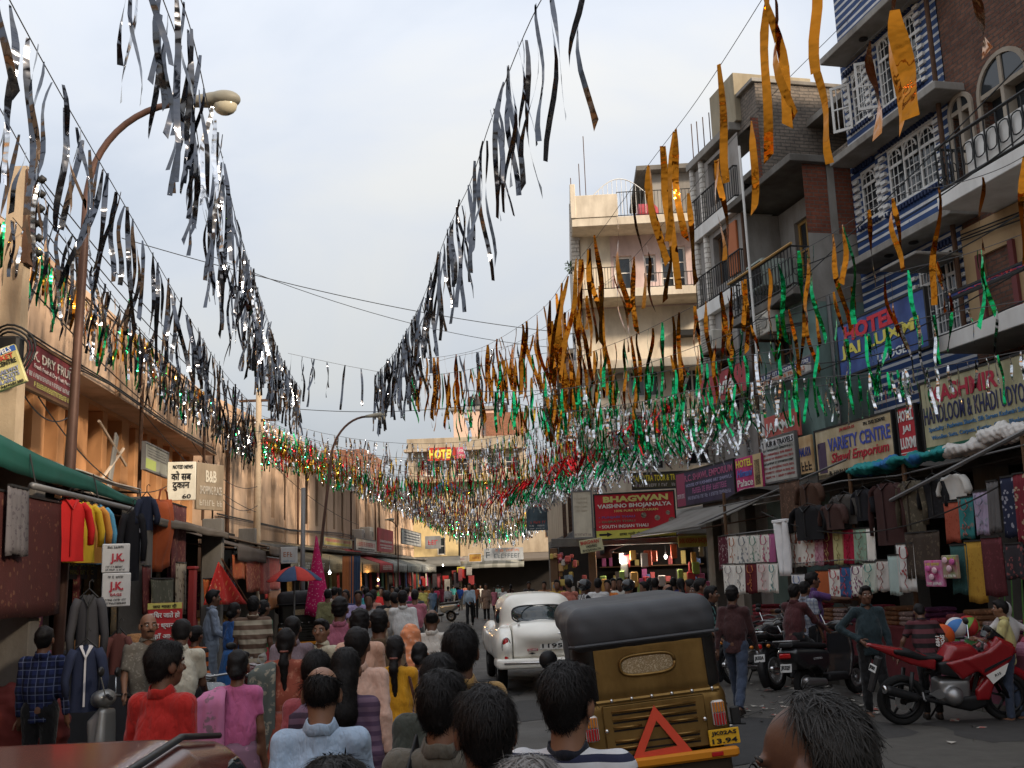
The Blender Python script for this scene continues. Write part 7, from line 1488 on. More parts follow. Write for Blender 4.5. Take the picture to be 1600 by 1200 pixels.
    # --- top
    if top is not None:
        C = SDF(); hz = hem * s; base = J['pel']
        tr = [((0, 0, hz), (0, 0, -1))] if pose not in ('sit', 'ride') else [(base + T @ v3(0, 0, -.10 * s), T @ v3(0, 0, -1))]
        cw = (.134 if female else .152) * bw; dp = (.100 if female else .106) * (.5 + .5 * bw)
        C.box(base + T @ v3(0, -.004 * s, .255 * s), v3(cw, dp, .165) * s, .095 * s, T, k=.05, trim=tr); C.box(base + T @ v3(0, 0, .06 * s), v3(cw * (.98 if not female else 1.08), dp * 1.02, .24) * s, .10 * s, T, k=.08, trim=tr)
        if hem < .7: C.cap(base, base + v3(0, .0, (hem - .9) * s), .15 * s, .185 * s, k=.06, trim=tr)
        C.cap(base + T @ v3(0, -.01, .42 * s), J['neck'] + T @ v3(0, -.012, -.055 * s), .082 * s, .062 * s, k=.05)
        for k, sx in (('L', -1), ('R', 1)):
            sh, el, wr = J['sh' + k], J['el' + k], J['wr' + k]
            C.cap(base + T @ v3(sx * .06 * s, -.01, .455 * s), sh + T @ v3(0, 0, -.004 * s), .056 * s, .05 * s, k=.045)
            r0 = .056 if not female else .048
            if sleeve > 1.2: C.cap(sh, el, r0 * s, .049 * s, k=.04); C.cap(el, wr, .049 * s, .037 * s, k=.025, trim=[(wr + (el - wr) * .03, wr - el)])
            elif sleeve > 0: e2 = sh + (el - sh) * min(1, sleeve * 1.25); C.cap(sh, e2, r0 * s, .054 * s if not female else .046 * s, k=.04, trim=[(e2 + (sh - e2) * .02, e2 - sh)])
        nk = J['neck'] + T @ v3(0, -.004, .0); C.ell(nk + T @ v3(0, .035, .035) * s, v3(.058, .065, .05) * s, op='s', k=.01)
        m = top if not isinstance(top, tuple) else cm(top)
        amp = (.0042, .0045, .005)[lev]
        tp_ = sdf_obj('shirt' if not female else 'blouse', C, vx, m, t, lambda V_: (wob(V_ * np.array([1, 1, .22]), 30, amp * 1.5, sd_) + wob(V_ @ np.array([[1, 0, .5], [0, 1, 0], [-.6, 0, .8]]), 24, amp, sd_ + 2)) * np.clip((J['neck'][2] - .06 * s - V_[:, 2]) / (.25 * s), .25, 1))
        if collar and lev < 2:
            Rc = T @ Rx(.30); c0 = J['neck'] + T @ v3(0, -.008, .0) * s; cb = MB()
            pf = [(.056, -.02), (.057, .030), (.061, .034), (.066, .028), (.082, -.012), (.078, -.015), (.062, .018)] if topc is None else [(.058, -.02), (.059, .012), (.066, .014), (.074, -.018)]
            cb.lathe(pf, 26, 'z', closed=True); cb.v = [tuple(c0 + Rc @ (v3(x, y * .97, z + .006 * math.cos(4 * math.atan2(y, x))) * s)) for x, y, z in cb.v]
            cb.build('collar', topc or m, t, True)
    # --- lower body
    if skirt is not None:
        m = skirt if not isinstance(skirt, tuple) else cm(skirt); zt = J['pel'][2] + .08 * s
        def fk(a, b):
            th = 2 * math.pi * a; r = .14 + .13 * b ** .8; fo = 1 + .05 * b * math.sin(th * 11 + b * 2) + .03 * b * math.sin(th * 5 + 1); return (r * s * fo * math.cos(th) * 1.08, r * s * fo * math.sin(th) * (.85 + .2 * b) + .05 * b * math.sin(sd_), zt - b * (zt - .03))
        MB().sheet(fk, 44, 14, (0, 0, .004)).build('skirt', m, t, True)
    elif bottom is not None:
        m = bottom if not isinstance(bottom, tuple) else cm(bottom); B_ = SDF(); B_.box(J['pel'] + v3(0, 0, .0), v3(.143 * bw, .096 * bw, .13) * s, .085 * s, T, k=.05)
        for k in 'LR':
            h, kn, an = J['hip' + k], J['kn' + k], J['an' + k]; B_.cap(h, kn, .092 * s, .068 * s, k=.04); B_.cap(kn, an, .068 * s, .060 * s, k=.03, trim=[(an + v3(0, 0, -.01 * s), an - kn)])
        sdf_obj('trousers', B_, vx * 1.15, m, t, lambda V_: wob(V_, 24, .006, sd_ + 1))
    if lev < 2 or Y < 45:
        for k in 'LR': an = J['an' + k]; sdf_obj('shoe', SDF().cap(an + v3(0, -.03, -.045) * s, an + v3(0, .14, -.058) * s, .042 * s, .036 * s).box(an + v3(0, .055, -.085) * s, v3(.04, .125, .014) * s, .01), .018, shoes, t)
    if pallu is not None:
        m = pallu if not isinstance(pallu, tuple) else cm(pallu); sx = -1
        def fp(a, b):
            x = (-.30 + .24 * a) * s; xx = max(-.98, min(.98, x / (.245 * s)))
            if b < .18: q = b / .18; return (x * .8 - .02 * s, (.10 - .20 * q) * s, J['neck'][2] - .03 * s + .02 * s * math.sin(math.pi * q) - .05 * s * abs(a - .75))
            q = (b - .18) / .82; return (x * (1 + .12 * q), -(.125 + .03 * math.sqrt(max(0, 1 - xx * xx)) + .018 * math.sin(a * 16 + q * 3) * (.3 + q)) * s, J['neck'][2] - .06 * s - q * .72 * s)
        MB().sheet(fp, 16, 18, (0, .01, 0)).build('pallu', m, t, True)
    if extra: extra(t, J, s)
    return t
def backpack_strap(t, J, s):
    for sx in (-1, 1): MB().tube([J['chest'] + v3(sx * .10, .12, -.05) * s, J['neck'] + v3(sx * .105, .02, .012) * s, J['chest'] + v3(sx * .12, -.14, .02) * s, J['chest'] + v3(sx * .13, -.15, -.12) * s], .032 * s, 8, ell=.3).build('bag_strap', M_BLKP, t, True)
def bag_side(c):
    def fn(t, J, s):
        MB().tube([J['chest'] + v3(-.12, .1, -.1) * s, J['neck'] + v3(.1, .01, .02) * s, J['chest'] + v3(.17, -.13, -.05) * s, J['pel'] + v3(.22, -.04, .05) * s], .014 * s, 6, ell=.4).build('bag_strap', cm(c), t, True); sdf_obj('bag', SDF().box(J['pel'] + v3(.24, -.02, -.02) * s, v3(.05, .13, .12) * s, .03), .018, cm(c), t)
    return fn
def glasses(t, J, s):
    hp = lambda x, y, z: J['head'] + J['H'] @ (v3(x, y, z) * s)
    for sx in (-1, 1):
        MB().tube([hp(sx * .033 + .026 * math.cos(a), .104, .004 + .019 * math.sin(a)) for a in np.linspace(0, 6.28, 15)], .0022 * s, 5).build('glasses_rim', M_IRON, t, True); MB().tube([hp(sx * .058, .10, .01), hp(sx * .08, .04, .008), hp(sx * .082, -.01, .0)], .0022 * s, 5).build('glasses_arm', M_IRON, t, True)
    MB().tube([hp(-.01, .107, .008), hp(.01, .107, .008)], .0022 * s, 5).build('glasses_bridge', M_IRON, t)
def moustache(t, J, s):
    hp = lambda x, y, z: J['head'] + J['H'] @ (v3(x, y, z) * s); MB().tube([hp(-.03, .086, -.054), hp(-.012, .1, -.048), hp(.012, .1, -.048), hp(.03, .086, -.054)], .007 * s, 6, ell=.8).build('moustache', HAIR['black'], t, True)
def both(*fs): return lambda t, J, s: [f(t, J, s) for f in fs]
JEANS, NAVYP, BLKT, GREYT = (.045, .06, .095), (.015, .018, .03), (.012, .012, .013), (.06, .058, .056)
# ---- nearest row (seen from behind)
person('balding man in a light blue shirt seen from behind, nearest centre left', 503, 1038, 4.7, 4, cm((.33, .43, .56)), GREYT, 'bald', 'walk', 1.3, wide=.98, hcol='black', skin=2, ps=dict(hpitch=.12))
person('young man in a navy and white striped round neck shirt, seen from behind', 884, 1036, 3.6, -14, cm((.55, .56, .58), 'stripe', (.016, .02, .05), per=.046), JEANS, 'thick', 'stand', .6, skin=2, topc=cm((.01, .012, .02)), ps=dict(hyaw=-.28))
person('man with thick black hair and white collar close to the camera', 757, 1074, 3.1, 6, cm((.50, .48, .44)), BLKT, 'thick', 'stand', .6, skin=1, ps=dict(hyaw=.15))
person('man in an olive grey shirt with black backpack straps', 690, 1048, 3.9, -8, cm((.115, .105, .085)), GREYT, 'thick', 'stand', .6, skin=0, extra=backpack_strap, ps=dict(hyaw=-.35))
person('man in a mustard shirt with thick black hair beside the white car', 718, 977, 5.4, 3, cm((.30, .18, .06)), BLKT, 'thick', 'walk2', .6, skin=1)
person('dark haired person in dark olive just left of the mustard shirt', 684, 1022, 5.0, 8, cm((.05, .055, .045)), BLKT, 'thick', 'walk', 1.3, skin=0, H=1.60)
person('young man in a bright red shirt at the left, head turned right', 258, 1002, 5.9, -16, cm((.42, .022, .018)), (.05, .045, .04), 'thick', 'stand', 1.3, skin=1, wide=.88, ps=dict(hyaw=-.5, armL=(.2, .3, .6)))
person('bald topped man with greying hair and glasses at the bottom right', 1250, 1086, 2.05, 58, cm((.12, .11, .10)), BLKT, 'receding', 'stand', .6, skin=3, hcol='salt', extra=glasses, ps=dict(hpitch=.18), lev=0)
person('grey haired person whose crown shows at the bottom centre', 822, 1184, 2.25, 0, cm((.3, .3, .3)), BLKT, 'short', 'stand', .6, hcol='grey', skin=0); person('black haired person whose crown shows at the bottom left of centre', 520, 1188, 2.3, 0, cm((.2, .2, .25)), BLKT, 'thick', 'stand', .6, skin=1)
# ---- second row
person('woman in a pink blouse and mauve saree with a printed pallu', 372, 1015, 7.6, 2, cm((.48, .12, .26)), None, 'bun', 'stand', .5, True, .98, skin=0, collar=False, skirt=cm((.22, .12, .17), 'paisley', (.34, .18, .26), None, 16), pallu=cm((.55, .20, .36), 'paisley', (.26, .16, .20), None, 11))
person('woman with a long black ponytail in a brick red printed saree', 447, 981, 8.9, 3, cm((.30, .075, .045), 'paisley', (.42, .16, .10), None, 14), None, 'pony', 'walk', .5, True, .9, skin=1, collar=False, skirt=(.28, .07, .045), pallu=cm((.10, .12, .11), 'paisley', (.3, .28, .22), None, 14))
person('woman in a dusty red top just behind the balding man', 494, 1017, 6.2, 5, cm((.28, .06, .07)), NAVYP, 'thick', 'walk', .6, True, .6, skin=1, collar=False)
person('woman with long loose black hair and a purple black scarf', 540, 1011, 6.0, -4, cm((.07, .04, .075), 'stripe', (.13, .08, .12), per=.05), BLKT, 'long', 'walk2', 1.3, True, .55, skin=0, collar=False, pallu=cm((.05, .03, .05), 'stripe', (.14, .08, .12), per=.06))
person('man in a pale peach shirt behind the long haired woman', 558, 981, 7.4, -3, cm((.55, .36, .28)), GREYT, 'thick', 'walk2', 1.3, skin=1)
person('woman with a long ponytail in a mustard yellow kurta with a brown handbag', 617, 992, 8.6, 0, cm((.56, .27, .015)), (.5, .25, .02), 'pony', 'walk', .6, True, .5, skin=1, collar=False, extra=bag_side((.07, .025, .015)))
person('woman covering her head with a shiny orange saree', 642, 975, 10.5, -6, cm((.66, .22, .08)), None, 'cover', 'walk', 0, True, .6, collar=False, skirt=cm((.62, .20, .07)), topc=cm((.70, .26, .12), 'paisley', (.72, .4, .28), None, 18), skin=1)
person('man in an olive brown shirt between two women', 592, 951, 9.4, 2, cm((.13, .085, .05)), BLKT, 'short', 'walk2', .6, skin=0); person('woman with tied hair in a peach kurta left of the olive brown shirt', 562, 949, 9.1, 4, cm((.60, .36, .26)), (.5, .4, .35), 'pony', 'walk', .6, True, .5, skin=0, collar=False)
person('man in a plum pink shirt in front of the far crowd', 531, 933, 11.8, 0, cm((.32, .10, .15)), BLKT, 'thick', 'walk', .6, skin=1); person('bald man in a cream shirt', 675, 951, 12.0, -4, cm((.56, .52, .46)), GREYT, 'bald', 'walk', .6, skin=1, ps=dict(hpitch=.1))
person('young man in a cream shirt looking back towards the camera', 502, 966, 10.6, 150, cm((.50, .46, .34)), BLKT, 'short', 'stand', .6, skin=2, ps=dict(hyaw=.35)); person('man in a grey mauve shirt in front of the dark auto rickshaw', 457, 962, 10.6, 5, cm((.20, .15, .17)), BLKT, 'short', 'walk', .6, skin=1)
person('grey haired woman low behind the orange saree', 655, 1003, 9.6, 0, cm((.22, .16, .25)), None, 'bun', 'walk', .5, True, .8, collar=False, skirt=(.2, .15, .25), hcol='black', H=1.45)
person('man in a white shirt walking in the middle distance', 629, 922, 18.0, 2, cm((.58, .57, .55)), GREYT, 'short', 'walk2', 1.3, skin=0)
# ---- left side
person('man in a blue and black checked shirt at the left edge', 70, 979, 10.1, 5, cm((.02, .03, .10), 'plaid', (.006, .007, .012), (.14, .17, .28), .075), BLKT, 'thick', 'stand', 1.3, skin=0)
person('balding man with a moustache in a grey patterned shirt by the scooter', 232, 957, 10.0, 208, cm((.17, .15, .12), 'paisley', (.30, .27, .22), None, 26), (.05, .045, .04), 'bald', 'hold', .6, skin=2, extra=moustache, ps=dict(hyaw=.1), z0=.1)
person('man in a cream shirt and jeans sitting with his head bowed', 285, 969, 9.9, 10, cm((.48, .45, .36)), (.03, .05, .13), 'thick', 'sit', .6, skin=1, ps=dict(hpitch=.35, lean=.2, hip=.72))
person('man in a light denim shirt standing by the red drape', 333, 921, 16.5, -65, cm((.22, .26, .33)), (.22, .26, .32), 'short', 'hold', 1.3, skin=1, z0=.1); person('woman in a bright blue saree beside the light denim shirt', 366, 941, 16.0, -30, cm((.03, .10, .30)), None, 'bun', 'stand', .5, True, .8, skin=1, collar=False, skirt=(.03, .12, .33))
person('man in a brown and cream striped polo shirt', 396, 931, 15.0, 6, cm((.42, .36, .27), 'stripe', (.13, .08, .055), per=.13), (.42, .40, .36), 'short', 'stand', .6, skin=1, wide=1.12); person('girl in a green top beside the striped polo shirt', 412, 937, 16.5, -40, cm((.04, .2, .08)), (.4, .05, .06), 'pony', 'stand', .6, True, .6, skin=1, collar=False)
person('person in an orange and black shawl behind the seated man', 306, 978, 12.0, -20, cm((.42, .10, .02), 'stripe', (.02, .015, .015), per=.1), BLKT, 'thick', 'stand', 1.3, True, .5, skin=1, collar=False, H=1.42)
# ---- right side
person('man in a dark maroon shirt and jeans walking past the motorcycles', 1143, 915, 14.6, -28, cm((.05, .02, .02)), JEANS, 'thick', 'walk', 1.3, skin=1); person('man in a dark teal shirt and black trousers standing with a hand on his hip', 1351, 915, 14.0, 178, cm((.022, .038, .045)), BLKT, 'short', 'stand', 1.3, skin=1, shoes=M_SAND, ps=dict(wrist={'R': (.15, .10, 1.0)}, elbow={'R': (.38, -.06, 1.16)}, hdir={'R': (-.2, .45, -.35)}, armL=(.05, .2, .15), legL=(.1, .1, .08), legR=(-.02, .03)))
person('man in a black shirt with pale print leaning towards the motorcycles', 1110, 915, 15.6, -110, cm((.014, .014, .016), 'spots', (.12, .28, .26), None, 9), BLKT, 'short', 'hold', .6, skin=1, ps=dict(lean=.18)); person('man in a red shirt bending beside the black printed shirt', 1094, 904, 17.5, -100, cm((.36, .025, .025)), JEANS, 'thick', 'hold', .6, skin=1, ps=dict(lean=.2))
person('rider in a maroon shirt seated on the silver tailed motorcycle', 1240, 912, 15.9, -48, cm((.065, .018, .02)), BLKT, 'thick', 'ride', 1.3, skin=1, H=1.68); person('man in a pale checked shirt behind the seated maroon rider', 1256, 908, 16.6, -50, cm((.3, .32, .36), 'plaid', (.1, .12, .18), (.4, .4, .42), .06), BLKT, 'short', 'stand', .6, skin=1, H=1.62)
person('man in a purple shirt reaching over the clothes stall', 1268, 894, 17.4, -88, cm((.09, .04, .14)), BLKT, 'thick', 'hold', .6, skin=1, ps=dict(armR=(1.35, .15, .2), armL=(1.2, .1, .3)))
sb_ = person('man in a maroon and black striped polo shirt leaning on the red motorcycle', 1434, 944, 13.75, -8, cm((.10, .028, .035), 'stripe', (.012, .010, .011), per=.115), BLKT, 'short', 'stand', .6, skin=1, ps=dict(lean=.30, hpitch=.5, armL=(.2, .5, .3), armR=(.2, .5, .3)), wide=1.08)
for i_, tx_ in enumerate(('1989', 'SPORT')): tag(letters(sb_, tx_, .13, .93 - .0 * i_, .15 if i_ else .13, .05, paint(WH), y=-.10 - .0 * i_, bold=.03, rz=math.pi / 2), kind='stuff').location.x = .12 + .06 * i_
person('young man in a pale yellow polo shirt at the right edge', 1562, 937, 13.2, 66, cm((.50, .44, .19)), JEANS, 'thick', 'hold', .6, skin=2)
for lab, px, py, Y, fc, c, pose, hr, H_ in (('helmeted motorcyclist in a black and white striped shirt', 913, 907, 21, -70, cm((.45, .45, .45), 'vstripe', (.015, .015, .018), per=.06), 'ride', 'helmet', 1.68), ('helmeted motorcyclist in a teal shirt', 981, 907, 20.5, -60, cm((.12, .28, .32)), 'ride', 'helmet', 1.68), ('man in a white shirt left of the orange shirt', 934, 903, 23, -20, cm((.58, .57, .56)), 'stand', 'short', None), ('young man in an orange shirt near the toy shop', 949, 905, 23, 160, cm((.55, .16, .03)), 'stand', 'short', None), ('man in a cream shirt behind the teal motorcyclist', 968, 902, 24, 170, cm((.5, .48, .42)), 'stand', 'short', None), ('man in a white round neck shirt next to the teal motorcyclist', 1006, 908, 21.5, 100, cm((.6, .6, .6)), 'hold', 'short', None), ('man in a blue shirt leaning over the shop counter', 1023, 903, 23.5, -20, cm((.10, .16, .36)), 'hold', 'thick', None), ('bald man in a pinkish shirt before the shop counter', 1043, 912, 19.5, 40, cm((.40, .27, .25)), 'stand', 'bald', None), ('woman in a dark red kurta at the shop counter', 1063, 903, 22.5, 10, cm((.2, .02, .03)), 'stand', 'pony', None), ('man in a pale grey shirt near the counter end', 1078, 905, 20.5, 60, cm((.42, .42, .4)), 'stand', 'thick', None), ('woman in a checked pink dupatta near the counter end', 1086, 912, 18.6, 120, cm((.5, .3, .3), 'plaid', (.6, .6, .6), (.4, .1, .1), .06), 'stand', 'pony', None)):
    person(lab, px, py, Y, fc, c, (.04, .04, .05), hr, pose, .6, hr == 'pony', .8 if hr != 'pony' else .5, H=H_)
# ---- far crowd
far_list = [('man in a pale blue shirt and grey trousers walking alone towards the camera', 733, 911, 41.5, 178, (.36, .46, .55), 1), ('person in a crimson shirt in the far street', 681, 916, 56, 20, (.5, .04, .10), 0), ('person in a royal blue shirt in the far street', 719, 915, 60, 170, (.03, .09, .36), 0), ('woman in an orange dress in the far street', 667, 915, 55, 180, (.58, .22, .04), 2), ('man in a khaki shirt near the far garments', 655, 917, 48, 10, (.26, .22, .16), 0), ('man in a mauve shirt in the far crowd', 642, 915, 46, 175, (.48, .4, .46), 0), ('man in a brown kurta right of the pale blue shirt', 759, 912, 46, 175, (.22, .15, .11), 3), ('man in a rust shirt just behind the pale blue shirt', 742, 912, 48, 170, (.32, .1, .05), 0), ('man in a white shirt by the far car roof', 785, 916, 44, 190, (.6, .6, .58), 0), ('woman in a rose pink dress by the far car roof', 772, 918, 52, 170, (.48, .16, .2), 2), ('man in a dark suit near the far right awnings', 826, 909, 40, 180, (.04, .035, .035), 0)]
cols = [('olive', (.16, .15, .07)), ('ivory', (.58, .54, .44)), ('navy', (.02, .03, .10)), ('dark green', (.03, .10, .05)), ('lavender', (.34, .28, .45)), ('turquoise', (.06, .30, .33)), ('salmon', (.5, .24, .18)), ('scarlet', (.45, .02, .02)), ('black', (.012, .012, .013)), ('sky blue', (.24, .36, .52)), ('tan', (.34, .24, .14)), ('magenta', (.38, .03, .18)), ('charcoal', (.05, .05, .055)), ('lemon', (.6, .52, .14)), ('wine red', (.15, .015, .03)), ('silver grey', (.36, .36, .37)), ('teal', (.03, .18, .18)), ('copper', (.3, .13, .06))]
spots_ = [(512, 920, 24), (523, 917, 27), (540, 921, 22), (549, 915, 31), (560, 922, 21), (572, 917, 28), (583, 921, 23), (596, 917, 32), (604, 922, 20.5), (613, 916, 36), (620, 918, 27), (636, 917, 31), (648, 920, 25), (660, 915, 40), (690, 914, 62), (700, 916, 52), (708, 914, 66), (850, 908, 34)]
spots_ += [(530, 918, 34), (567, 915, 38), (590, 914, 44), (625, 915, 50), (676, 917, 44), (726, 914, 70), (750, 914, 62), (778, 914, 60), (798, 913, 50), (870, 905, 27), (888, 904, 25), (958, 903, 25.2), (1015, 902, 25.2), (1052, 902, 24.6), (895, 908, 30), (616, 925, 19.2), (576, 926, 18.4), (648, 921, 21.4)]
cols += [('beige', (.42, .36, .28)), ('grape purple', (.14, .05, .2)), ('bottle green', (.01, .07, .04)), ('pale pink', (.55, .36, .36)), ('steel blue', (.10, .16, .24)), ('brick', (.28, .08, .05)), ('off white', (.52, .5, .45)), ('mint', (.3, .45, .36)), ('chocolate', (.06, .03, .02)), ('mustard', (.42, .26, .04)), ('coral', (.5, .17, .12)), ('slate', (.09, .10, .12)), ('cream checked', (.48, .42, .3)), ('indigo', (.04, .04, .16)), ('peacock blue', (.02, .15, .25)), ('fawn', (.36, .28, .2)), ('ash grey', (.22, .22, .22)), ('rose', (.42, .14, .18))]
for i, (px, py, Y) in enumerate(spots_):
    nm, c = cols[i]; fem = i % 4 == 2
    far_list.append(('%s in a %s %s %s' % ('woman' if fem else 'man', nm, 'kurta' if fem else 'shirt', 'near the toy shop' if px > 840 else 'in the far crowd'), px, py, Y, [5, -20, 170, 30, 185][i % 5], c, 2 if fem else (1 if i % 3 == 0 else 0)))
for lab, px, py, Y, fc, c, k in far_list:
    person(lab, px, py, Y, fc, cm(c), [GREYT, NAVYP, BLKT, (.2, .17, .13)][(px + k) % 4], 'pony' if k == 2 else 'short', ['walk', 'walk2', 'step', 'stand'][px % 4], 1.3 if k in (1, 3) else .6, k == 2, .55 if k in (2, 3) else .82, collar=False, lev=2)
# ================================================================ posts, cables and streamers
def zpt(px, py, z): return gnd(px, py, z)
M_CPOLE = mat('concrete pole', (.46, .36, .25), .9, var=.2, vs=3, grime=.4, bump=.3); M_LAMP = mat('lamp post paint', (.11, .06, .045), .5, var=.4, vs=5, grime=.5, metal=.2)
p = at(20, 520, 12.0); up = thing('utility_pole', 'pale concrete utility pole with black insulators at the left edge', 'utility pole', loc=(p.x, 12.0, 0)); 
MB().add([(-.17, -.12, 0), (.17, -.12, 0), (.17, .12, 0), (-.17, .12, 0), (-.11, -.09, 7.15), (.11, -.09, 7.15), (.11, .09, 7.15), (-.11, .09, 7.15)], [(3, 2, 1, 0), (4, 5, 6, 7), (0, 1, 5, 4), (1, 2, 6, 5), (2, 3, 7, 6), (3, 0, 4, 7)]).build('shaft', M_CPOLE, up)
for k in range(6):
    z = 7.0 - k * .19; i_ = MB().lathe([(.02, -.05), (.055, -.04), (.035, -.01), (.06, .01), (.035, .04), (.02, .06)], 10, 'x', (.25, 0, z)).build('insulator', M_IRON, up, True); MB().tube([(.1, 0, z), (.26, 0, z)], .014, 5).build('pin', M_RUST, i_)
MB().box(.1, .17, -.1, .1, 5.9, 7.1).build('bracket', M_RUST, up); MB().bbox(-.3, .22, -.3, -.12, 4.55, 4.95, .03).build('junction_box', M_IRON, up)
cl = thing('cable_coil', 'loose coil of black cable on the utility pole', 'cable', loc=(p.x + .1, 11.8, 4.75)); 
for r in (.26, .3, .22): MB().tube([(r * math.cos(a), -.06 + .04 * math.sin(3 * a), r * 1.1 * math.sin(a)) for a in np.linspace(0, 6.28, 24)], .014, 5).build('loop', M_IRON, cl, True)
def lamp_post(label, base, h, lean, reach, hd, r, top=1.0, head=True):
    t = thing('street_lamp', label, 'street lamp', loc=base)
    pts = [Vector((lean * k / 6, 0, h * k / 6)) for k in range(7)]; c = pts[-1]
    arc = [c + Vector((reach * (1 - math.cos(a)), 0, hd * math.sin(a))) for a in np.linspace(.12, math.pi / 2, 12)]
    MB().tube(pts + arc, [r] * 4 + [r * .8] * 3 + [r * .62] * 12, 10).build('post', M_LAMP, t, True); e = arc[-1]
    if head:
        hm = mat('lamp housing', (.22, .21, .17), .5, grime=.3); k = r / .065
        sdf_obj('lamp_head', SDF().cap(e + Vector((-.02, 0, 0)), e + Vector((.34, 0, .02)) * k, .06 * k, .10 * k, trim=[(e + Vector((0, 0, -.045 * k)), (0, 0, -1))]).ell(e + Vector((.52, 0, .03)) * k, (.2 * k, .14 * k, .11 * k), k=.05, trim=[(e + Vector((0, 0, -.05 * k)), (0, 0, -1))]), .025, hm, t)
        MB().ell(e + Vector((.53, 0, -.05)) * k, (.15 * k, .11 * k, .13 * k), 14, 8).build('lamp_glass', mat('milky lamp glass', (.45, .41, .3), .2, var=.1), t, True)
    return t
b0 = at(100, 720, 12.0); lamp_post('tall rusty street lamp with a curved arm at the left', (b0.x, 12.0, 0), 6.75, .14, 1.15, 1.2, .066)
b1 = at(482, 930, 29); lamp_post('leaning rusty street lamp in the middle of the left row', (b1.x, 29, 0), 5.2, .62, 1.05, 1.35, .052)
b2 = at(622, 870, 52); lamp_post('small bracket lamp far along the peach building', (b2.x, 52, 0), 4.3, 0, -.6, .55, .04)
for lab, px, py, Y, h in (('concrete utility pole at the bend of the left row', 402, 700, 30.2, 7.6), ('short grey pole behind the dark auto rickshaw', 472, 850, 28.2, 4.5), ('slim grey pole beside the hanging toys', 1185, 800, 24.0, 4.8)):
    q = at(px, py, Y); t_ = thing('utility_pole', lab, 'utility pole', loc=(q.x, Y, 0)); MB().tube([(0, 0, 0), (.03, 0, h)], [.12, .085] if h > 6 else [.07, .06], 9).build('shaft', M_CPOLE if h > 6 else M_STEEL, t_, True)
    if h > 6:
        for z in (h - .3, h - .9, h - 1.5): MB().box(-.55, .55, -.04, .04, z, z + .07).build('cross_arm', M_RUST, t_)
def cable(label, a, b, sag, r=.009, m=None, n=22):
    a, b = Vector(a), Vector(b); t = thing('overhead_cable', label, 'cable', loc=a)
    MB().tube([(b - a) * k / n - Vector((0, 0, sag * 4 * (k / n) * (1 - k / n))) for k in range(n + 1)], r, 5, cap=False).build('wire', m or M_IRON, t)
ptop = Vector((p.x + .25, 12, 7.0)); pole2 = at(402, 700, 30.2); 
for k in range(5): cable('power line between the two concrete poles, %s from the top' % ['first', 'second', 'third', 'fourth', 'fifth'][k], ptop - Vector((0, 0, .19 * k)), (pole2.x + .1 * k - .2, 30.2, 7.3 - .3 * k), .35 + .1 * k)
cable('long thin cable crossing the sky from left to right', at(190, 372, 24), at(905, 522, 33), .35, .012); cable('thin cable sagging across the sky below the long one', at(330, 400, 24), at(905, 545, 33), .5, .009); cable('cable from the bend pole to the pink hotel', (pole2.x, 30.2, 7.2), at(905, 600, 33), .5, .011)
for i, (x0, y0, x1, y1, Y0, Y1) in enumerate(((1600, 95, 1110, 560, 13, 24), (1600, 210, 1240, 420, 13.2, 18), (1600, 330, 1180, 500, 13.5, 20), (1600, 420, 1100, 620, 13.8, 23), (1600, 470, 1150, 560, 13.6, 22), (1560, 760, 1190, 800, 13.4, 20))): cable('black cable along the right facades, %s from the top' % ['first', 'second', 'third', 'fourth', 'fifth', 'sixth'][i], at(x0, y0, Y0), at(x1, y1, Y1), .15 + .07 * i, .011)
for i, (x0, y0, x1, y1, Y0, Y1) in enumerate(((30, 430, 335, 700, 12.2, 26), (10, 560, 120, 640, 11.9, 15), (60, 620, 260, 760, 13, 22), (220, 640, 400, 800, 20, 30), (300, 690, 402, 760, 24, 30), (310, 720, 402, 790, 24, 30), (400, 700, 560, 820, 30.2, 44), (402, 670, 800, 760, 30.2, 60))): cable('loose wire along the left facades, %s from the near end' % ['first', 'second', 'third', 'fourth', 'fifth', 'sixth', 'seventh', 'eighth'][i], at(x0, y0, Y0), at(x1, y1, Y1), .3 + .12 * (i % 3), .010)
bs = thing('leaning_board', 'loose plank and bracing bars leaning in the peach building gallery', 'plank', mtx=FL1.m @ Matrix.Translation((12.6, -.5, 3.4)))
MB().bbox(-.1, .1, -.02, .02, 0, 1.5, .01).build('plank', mat('grey plank', (.24, .23, .21), .8), bs, rot=(0, .35, 0)); MB().tube([(-1.6, 0, -.2), (1.0, 0, 1.2)], .03, 6).build('bar', mat('pale bar', (.5, .4, .3), .8), bs); MB().tube([(-.6, 0, 1.5), (1.2, 0, .9)], .03, 6).build('bar', mat('pale bar', 0), bs)
# plants on the brick tower
pl = thing('wall_plant', 'leafy green plant growing from the top of the dark brick building', 'plant', loc=FT.pt(-.1, -.1, 9.4)); bm_ = MB()
for k in range(900):
    a = R_.uniform(0, 6.28); r = abs(R_.gauss(0, .38)); z = R_.gauss(-.2, .55); c = Vector((r * math.cos(a) - .1, r * math.sin(a) * .5 - .2, z)); d = Vector((R_.gauss(0, 1), R_.gauss(0, 1), R_.gauss(-.2, .7))).normalized() * R_.uniform(.06, .11); e_ = d.orthogonal().normalized() * .035
    bm_.add([c, c + d * .5 + e_, c + d, c + d * .5 - e_], [(0, 1, 2, 3)])
tag(bm_.build('foliage', mat('dark leaf', (.035, .07, .022), .6, var=.4, vs=3), pl), kind='stuff'); MB().tube([(.1, .1, -1.2), (-.05, -.15, -.3), (-.1, -.2, .4)], [.03, .02, .01], 6).build('stem', M_WOOD, pl)
pl2 = thing('wall_plant', 'small round plant on the left edge of the pink hotel', 'plant', loc=at(893, 417, 33)); bm_ = MB()
